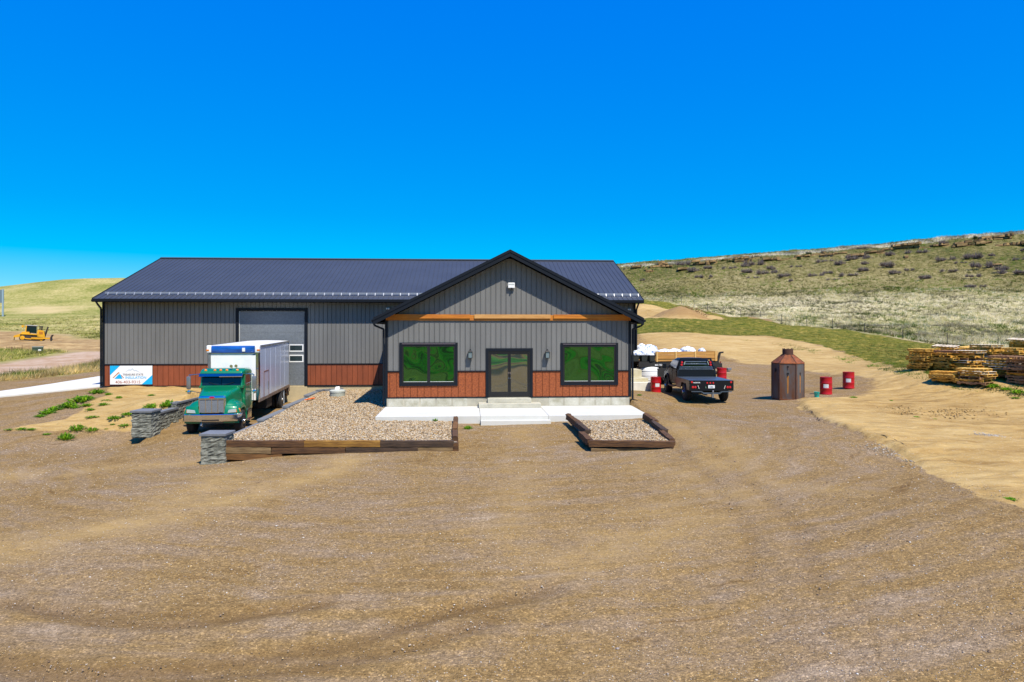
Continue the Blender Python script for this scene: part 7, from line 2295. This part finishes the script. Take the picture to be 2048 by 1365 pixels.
GM = [brush_mesh(20 + i, [(.035, .06, .012), (.06, .09, .018), (.025, .04, .01)], 1200, True) for i in range(2)]
TMB = brush_mesh(40, [(.30, .14, .06), (.20, .09, .04), (.38, .22, .10)], 700)
def bush(u, v, wpx, me, name, lbl, cat, grp, hs=.8):
    p = hit(u, v, 60, 400); d = p.x * SN + p.y * CS
    s = wpx * d / FPX / 1.7
    o = bpy.data.objects.new(name, me); COL.objects.link(o)
    o.location = p; o.scale = (s, s * .8, s * hs); o.rotation_euler = (0, 0, (u * 3.1) % 6.28 if wpx < 26 else (u % 7 - 3) * .1)
    tag(o, lbl, cat, grp)
Z3 = lambda x, y: (1650 + x / 5.146, 440 + y / 5.146)
Z5 = lambda x, y: (1240 + x / 4.876, 500 + y / 4.876)
br = [Z3(*q[:2]) + (q[2],) for q in [(30,385,18),(30,440,20),(180,465,28),(50,560,26),(90,625,20),(380,300,16),(430,460,22),(400,530,26),(250,580,32),(350,415,36),(690,370,34),(650,485,38),(950,345,30),(870,525,20),(740,555,26),(1040,610,36),(1280,535,26),(1250,425,28),(1240,245,24),(1560,400,40),(1400,450,22),(1620,490,40),(1730,375,18),(1830,520,36),(1960,555,42),(2010,420,26),(2030,320,18),(1500,700,22),(1600,690,20),(1530,590,22),(2180,480,36),(2200,600,30)]]
br += [Z5(*q[:2]) + (q[2],) for q in [(60,195,14),(620,150,24),(740,215,30),(870,185,26),(1070,185,24),(1310,150,30),(1240,165,24),(1250,225,28),(1300,280,22),(1440,240,34),(1490,190,22),(1620,270,34),(1720,170,18),(1920,262,30),(1340,75,16),(790,275,20),(2000,125,30),(890,268,16),(210,300,16),(1660,310,18)]]
LEDGE_NAMES = [(1273, 'the low rock nearest the roof'), (1299, 'the pale soft bank'), (1326, 'the knobby rock'), (1367, 'the smooth pale face'), (1398, 'the small layered ledge'), (1423, 'the rounded block'),
               (1486, 'the stepped ledge'), (1541, 'the long ledge left half'), (1575, 'the long ledge right half'), (1643, 'the flat skyline ledge'), (1714, 'the undercut ledge'), (1749, 'the upper slab'),
               (1811, 'the high outcrop'), (1876, 'the isolated rock'), (1940, 'the big undercut ledge'), (1990, 'the long thin slab'), (2034, 'the right edge ledge')]
def crest(u): return np.interp(u, [1240, 1400, 1600, 1800, 2048, 2300], [535, 524, 508, 492, 467, 450])
_lab = []
for i, (u, v, w_) in enumerate(br):
    size = 'wide' if w_ >= 33 else 'mid sized' if w_ >= 23 else 'small'
    dv = v - crest(u)
    rel = 'touching' if dv < 18 else 'just under' if dv < 35 else 'below' if dv < 60 else 'well below' if dv < 90 else 'far below'
    nm = min(LEDGE_NAMES, key=lambda q: abs(q[0] - u))[1]
    _lab.append((u, v, w_, i, '%s bare purple grey shrub %s %s' % (size, rel, nm)))
for (u, v, w_, i, lb) in _lab:
    same = sorted(q[0] for q in _lab if q[4] == lb)
    if len(same) == 2: lb += ', the left one' if u == same[0] else ', the right one'
    elif len(same) == 3: lb += ', ' + ['the left', 'the middle', 'the right'][same.index(u)] + ' one'
    bush(u, v, w_ * (1.25 + .35 * ((i * 7) % 5) / 4), BM[i % 4], 'bare_shrub', lb, 'shrub', 'bare shrubs on the slope', .65 + .3 * ((i * 3) % 4) / 3)
jun = [Z5(990, 120) + (20, 'dark green juniper between two ledges left of the long ledge'), Z5(1090, 130) + (22, 'dark green juniper draped over the stepped ledge'), Z5(1740, 100) + (20, 'round juniper at the right end of the long ledge'), Z5(1840, 42) + (14, 'small juniper just under the skyline'), Z3(1540, 195) + (20, 'juniper breaking the skyline near the right end'), Z3(1600, 275) + (18, 'juniper below the skyline one near the right end'), Z3(700, 325) + (16, 'yellow green juniper under the high ledge')]
for i, (u, v, w_, lbl) in enumerate(jun): bush(u, v, w_, GM[i % 2], 'juniper', lbl, 'juniper', None, .8)
bush(1787, 674, 20, TMB, 'tumbleweed', 'dark brown tumbleweed caught at the fence left of the pallets', 'tumbleweed', None, .9)
bush(1534, 638, 12, TMB, 'tumbleweed', 'orange brown tumbleweed at the fence above the steel vessel', 'tumbleweed', None, 1.0)
bush(1679, 655, 11, TMB, 'tumbleweed', 'orange brown tumbleweed at the fence above the right drums', 'tumbleweed', None, .9)
bush(1617, 645, 10, TMB, 'tumbleweed', 'tan weed standing at the fence between two tumbleweeds', 'tumbleweed', None, 1.6)

# ------------------------------------------------------------------ sandstone ledges
M_LEDGE = mat('sandstone', (.38, .24, .09), .95, col2=(.12, .07, .03), vscale=.9, stretch=(.4, .4, 2.6), bump=.8, bscale=1.6, detail=8, island=.3)
def ledge(u0, u1, vt, vb, lbl, seed, layers=None):
    um = (u0 + u1) / 2
    p = hit(um, vb, 120, 400); d = p.x * SN + p.y * CS
    W = (u1 - u0) * d / FPX; H = (vb - vt) * d / FPX
    n = layers or max(2, min(5, int(H / .5)))
    rng = random.Random(seed); mb = MB()
    z = -.3; hh = (H + .3) / n
    for k in range(n):
        x = -W / 2 * rng.uniform(.75, 1.0); xe = W / 2 * rng.uniform(.75, 1.0)
        back_ = 2.5
        fwd = rng.uniform(-.5, .5) + (.5 if k % 2 else 0)
        while x < xe:
            bw = rng.uniform(.6, 3.4); x2 = min(x + bw, xe)
            f = fwd + rng.uniform(-.45, .45); t = hh * rng.uniform(.62, 1.0); zz = z + rng.uniform(-.08, .08)
            if rng.random() < .12: x = x2; continue
            j = lambda a: rng.uniform(-a, a)
            xm = (x + x2) / 2
            bot = [(x + j(.15), -f + j(.15), zz), (xm, -f - .15 + j(.2), zz + j(.06)), (x2 + j(.15), -f + j(.15), zz), (x2, back_, zz), (x, back_, zz)]
            top = [(x + .1 + j(.2), -f + .12 + j(.15), zz + t), (xm, -f - .05 + j(.2), zz + t + j(.1)), (x2 - .1 + j(.2), -f + .12 + j(.15), zz + t), (x2, back_, zz + t), (x, back_, zz + t)]
            mb.add(bot + top, [(4, 3, 2, 1, 0), (5, 6, 7, 8, 9), (0, 1, 6, 5), (1, 2, 7, 6), (2, 3, 8, 7), (3, 4, 9, 8), (4, 0, 5, 9)])
            x = x2 + rng.uniform(0, .25)
        z += hh
    ang = math.atan2(p.x, p.y)
    o = mb.build('rock_ledge', M_LEDGE); o.location = p; o.rotation_euler = (R(2), R(-3), -ang + R(4))
    tag(o, lbl, 'rock ledge', 'sandstone ledges along the ridge')
for i, (a, b_, c, d_, lbl) in enumerate([
 (1316, 1337, 522, 532, 'knobby brown rock at the left end of the ridge'),
 (1291, 1351, 531, 536, 'low flat ledge under the knobby rock at the left end'),
 (1384, 1412, 520, 530, 'small layered ledge left of the green junipers'),
 (1410, 1436, 519, 528, 'rounded ledge block touching the green juniper'),
 (1466, 1506, 513, 526, 'stepped brown ledge right of the two junipers'),
 (1523, 1560, 515, 523, 'left half of the long low ledge in the middle of the ridge'),
 (1556, 1592, 516, 521, 'right half of the long low ledge in the middle of the ridge'),
 (1622, 1664, 502, 509, 'flat ledge right under the skyline past the long ledge'),
 (1640, 1670, 506, 513, 'lower broken ledge below the flat skyline ledge'),
 (1693, 1735, 506, 516, 'broad ledge with dark undercut before the high outcrop'),
 (1728, 1770, 500, 508, 'upper slab joining the broad ledge to the high outcrop'),
 (1780, 1842, 486, 499, 'high layered outcrop standing above the skyline'),
 (1866, 1886, 488, 493, 'small isolated rock right of the high outcrop'),
 (1910, 1970, 480, 494, 'big undercut ledge left of the ledges at the right frame edge'),
 (1960, 2022, 470, 478, 'long thin slab high on the ridge near the right frame edge'),
 (1998, 2070, 483, 493, 'thick ledge at the right frame edge with dark hollow'),
 (1978, 2005, 526, 531, 'flat loose slab lying down the slope at the right'),
 (1808, 1817, 511, 518, 'small orange boulder under the high outcrop'),
 (1290, 1308, 534, 545, 'pale bank of soft rock below the left flat ledge'),
 (1355, 1380, 534, 543, 'pale smooth rock face below the knobby rock'),
 (1262, 1284, 531, 538, 'weathered low rock nearest the shop roof'),
 (1436, 1468, 518, 523, 'thin broken ledge between the rounded block and the stepped ledge'),
 (1502, 1526, 514, 519, 'thin ledge between the stepped ledge and the long ledge'),
 (1588, 1624, 509, 515, 'thin crumbling ledge right of the long low ledge'),
 (1662, 1696, 504, 509, 'thin ledge between the flat skyline ledge and the undercut one'),
 (1764, 1786, 496, 501, 'thin ledge touching the left end of the high outcrop'),
 (1838, 1868, 490, 495, 'thin ledge trailing off right of the high outcrop'),
 (1884, 1912, 486, 491, 'thin ledge between the isolated rock and the big undercut ledge'),
 (1966, 2000, 481, 487, 'short ledge between the big undercut ledge and the right edge')]):
    ledge(a, b_, c, d_, lbl, 30 + i)

# ------------------------------------------------------------------ loose stones on the gravel
rg = np.random.default_rng(5)
n = 60000
az = rg.uniform(R(-40), R(46), n); d = np.exp(rg.uniform(math.log(8.3), math.log(34), n))
x = np.sin(az) * d; y = np.cos(az) * d
k = (sdist(BED1, x, y) < -.3) & (sdist(BED2, x, y) < -.3) & ~((x > SX0 - .1) & (x < SX1 + .1) & (y > SYF - .4)) & on_frame(x, y)
k &= (fbm(x * .7, y * .7, 21) > .40) | (rg.random(n) < .35)
k &= (sdist(SAND_R, x, y) < .5) | (rg.random(n) < .10)
x, y, d = x[k], y[k], d[k]; n = len(x)
z = terr(x, y) + (fbm(x * .5, y * .5, 11) - .5) * .10 + (fbm(x * 2.5, y * 2.5, 12) - .5) * .03
s = np.exp(rg.normal(math.log(.0062), .40, n)) * (.6 + d / 26); s = np.clip(s, .003, .030)
pal = np.array([(.48,.38,.27),(.60,.52,.42),(.40,.27,.13),(.20,.13,.08),(.58,.40,.18),(.70,.66,.60),(.30,.22,.16),(.40,.33,.28)])
ti = pal[rg.choice(8, n, p=[.2,.12,.18,.17,.12,.03,.11,.07])] * rg.uniform(.75, 1.1, n)[:, None]
o = scatter('loose_gravel', _SV, _SF, np.stack([x, y, z + s * .15], -1), np.stack([s * rg.uniform(1, 1.5, n), s, s * rg.uniform(.5, .8, n)], -1), rg.uniform(0, 6.28, n), ti, M_STN)
tag(o, 'loose crushed stones scattered over the gravel yard', 'gravel', kind='stuff')

# pale stones spilled along the edge of the sand and clods on it
def spill(name, px, n, rad, s0, pal, lbl):
    ln = wpoly(px); seg = rg.integers(0, len(ln) - 1, n); f = rg.random(n)[:, None]
    q = ln[seg] * (1 - f) + ln[seg + 1] * f + rg.normal(size=(n, 2)) * rad
    x, y = q[:, 0], q[:, 1]
    z = terr(x, y) + (fbm(x * .5, y * .5, 11) - .5) * .10 + (fbm(x * 2.5, y * 2.5, 12) - .5) * .03 + sstep(-.25, .35, sdist(SAND_R, x, y)) * (fbm(x * 1.3, y * 1.3, 55) - .5) * .10
    s = rg.uniform(.4, 1, n) * s0
    ti = np.array(pal)[rg.integers(0, len(pal), n)] * rg.uniform(.8, 1.1, n)[:, None]
    o = scatter(name, _SV, _SF, np.stack([x, y, z + s * .2], -1), np.stack([s * 1.3, s, s * .6], -1), rg.uniform(0, 6.28, n), ti, M_STN)
    tag(o, lbl, 'stones', kind='stuff')
spill('spilled_stones', [(1765, 895), (1800, 905), (1850, 925), (1920, 940)], 700, .40, .034, [(.48,.43,.36),(.42,.33,.23),(.36,.27,.16)], 'pale stones spilled along the edge between gravel and sand')
spill('stone_patch', [(1960, 872), (1985, 874), (2005, 875)], 150, .28, .035, [(.46,.43,.38),(.40,.34,.27)], 'small patch of pale stones on the sand at the right')
spill('dirt_clods', [(1745, 820), (1830, 825), (1900, 828), (1960, 822)], 420, .5, .05, [(.5,.33,.13),(.42,.26,.09)], 'sandy dirt clods scattered on the bare ground')
spill('soil_clumps', [(1342, 622), (1362, 613), (1390, 620), (1412, 632)], 260, 1.0, .16, [(.30,.17,.07),(.22,.12,.05)], 'dark soil clumps on the far dirt heap')

# dark brown strips that paint the shade under the lip of the sand
def lip_strip(px, w0, seed):
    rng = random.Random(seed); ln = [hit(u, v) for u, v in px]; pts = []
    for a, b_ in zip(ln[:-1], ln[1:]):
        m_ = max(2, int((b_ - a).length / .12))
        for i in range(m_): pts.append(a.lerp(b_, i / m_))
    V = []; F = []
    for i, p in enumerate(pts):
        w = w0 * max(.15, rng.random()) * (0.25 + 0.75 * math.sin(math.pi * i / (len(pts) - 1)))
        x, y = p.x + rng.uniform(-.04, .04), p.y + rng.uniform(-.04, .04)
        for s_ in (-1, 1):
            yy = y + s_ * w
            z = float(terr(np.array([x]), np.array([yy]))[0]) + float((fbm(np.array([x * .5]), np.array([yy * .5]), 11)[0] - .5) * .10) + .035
            q = sdist(SAND_R, np.array([x]), np.array([yy])); cd = ldist(SAND_LIP, np.array([x]), np.array([yy]))
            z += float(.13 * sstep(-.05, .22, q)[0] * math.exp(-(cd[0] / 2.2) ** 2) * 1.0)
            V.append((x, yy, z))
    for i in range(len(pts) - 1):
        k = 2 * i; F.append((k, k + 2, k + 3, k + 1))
    o = np_mesh('lip_shade_strip', np.array(V), np.array(F), M_LIP_SHADE)
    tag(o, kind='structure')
M_LIP_SHADE = mat('lip_shade_brown', (.05, .028, .012), 1.0, var=.4, vscale=8)
lip_strip([(1606, 816), (1622, 828), (1640, 843), (1662, 852), (1692, 861)], .07, 1)
lip_strip([(1738, 873), (1752, 877), (1775, 884), (1792, 891), (1818, 906)], .12, 2)
lip_strip([(1880, 923), (1900, 928), (1926, 936)], .07, 3)
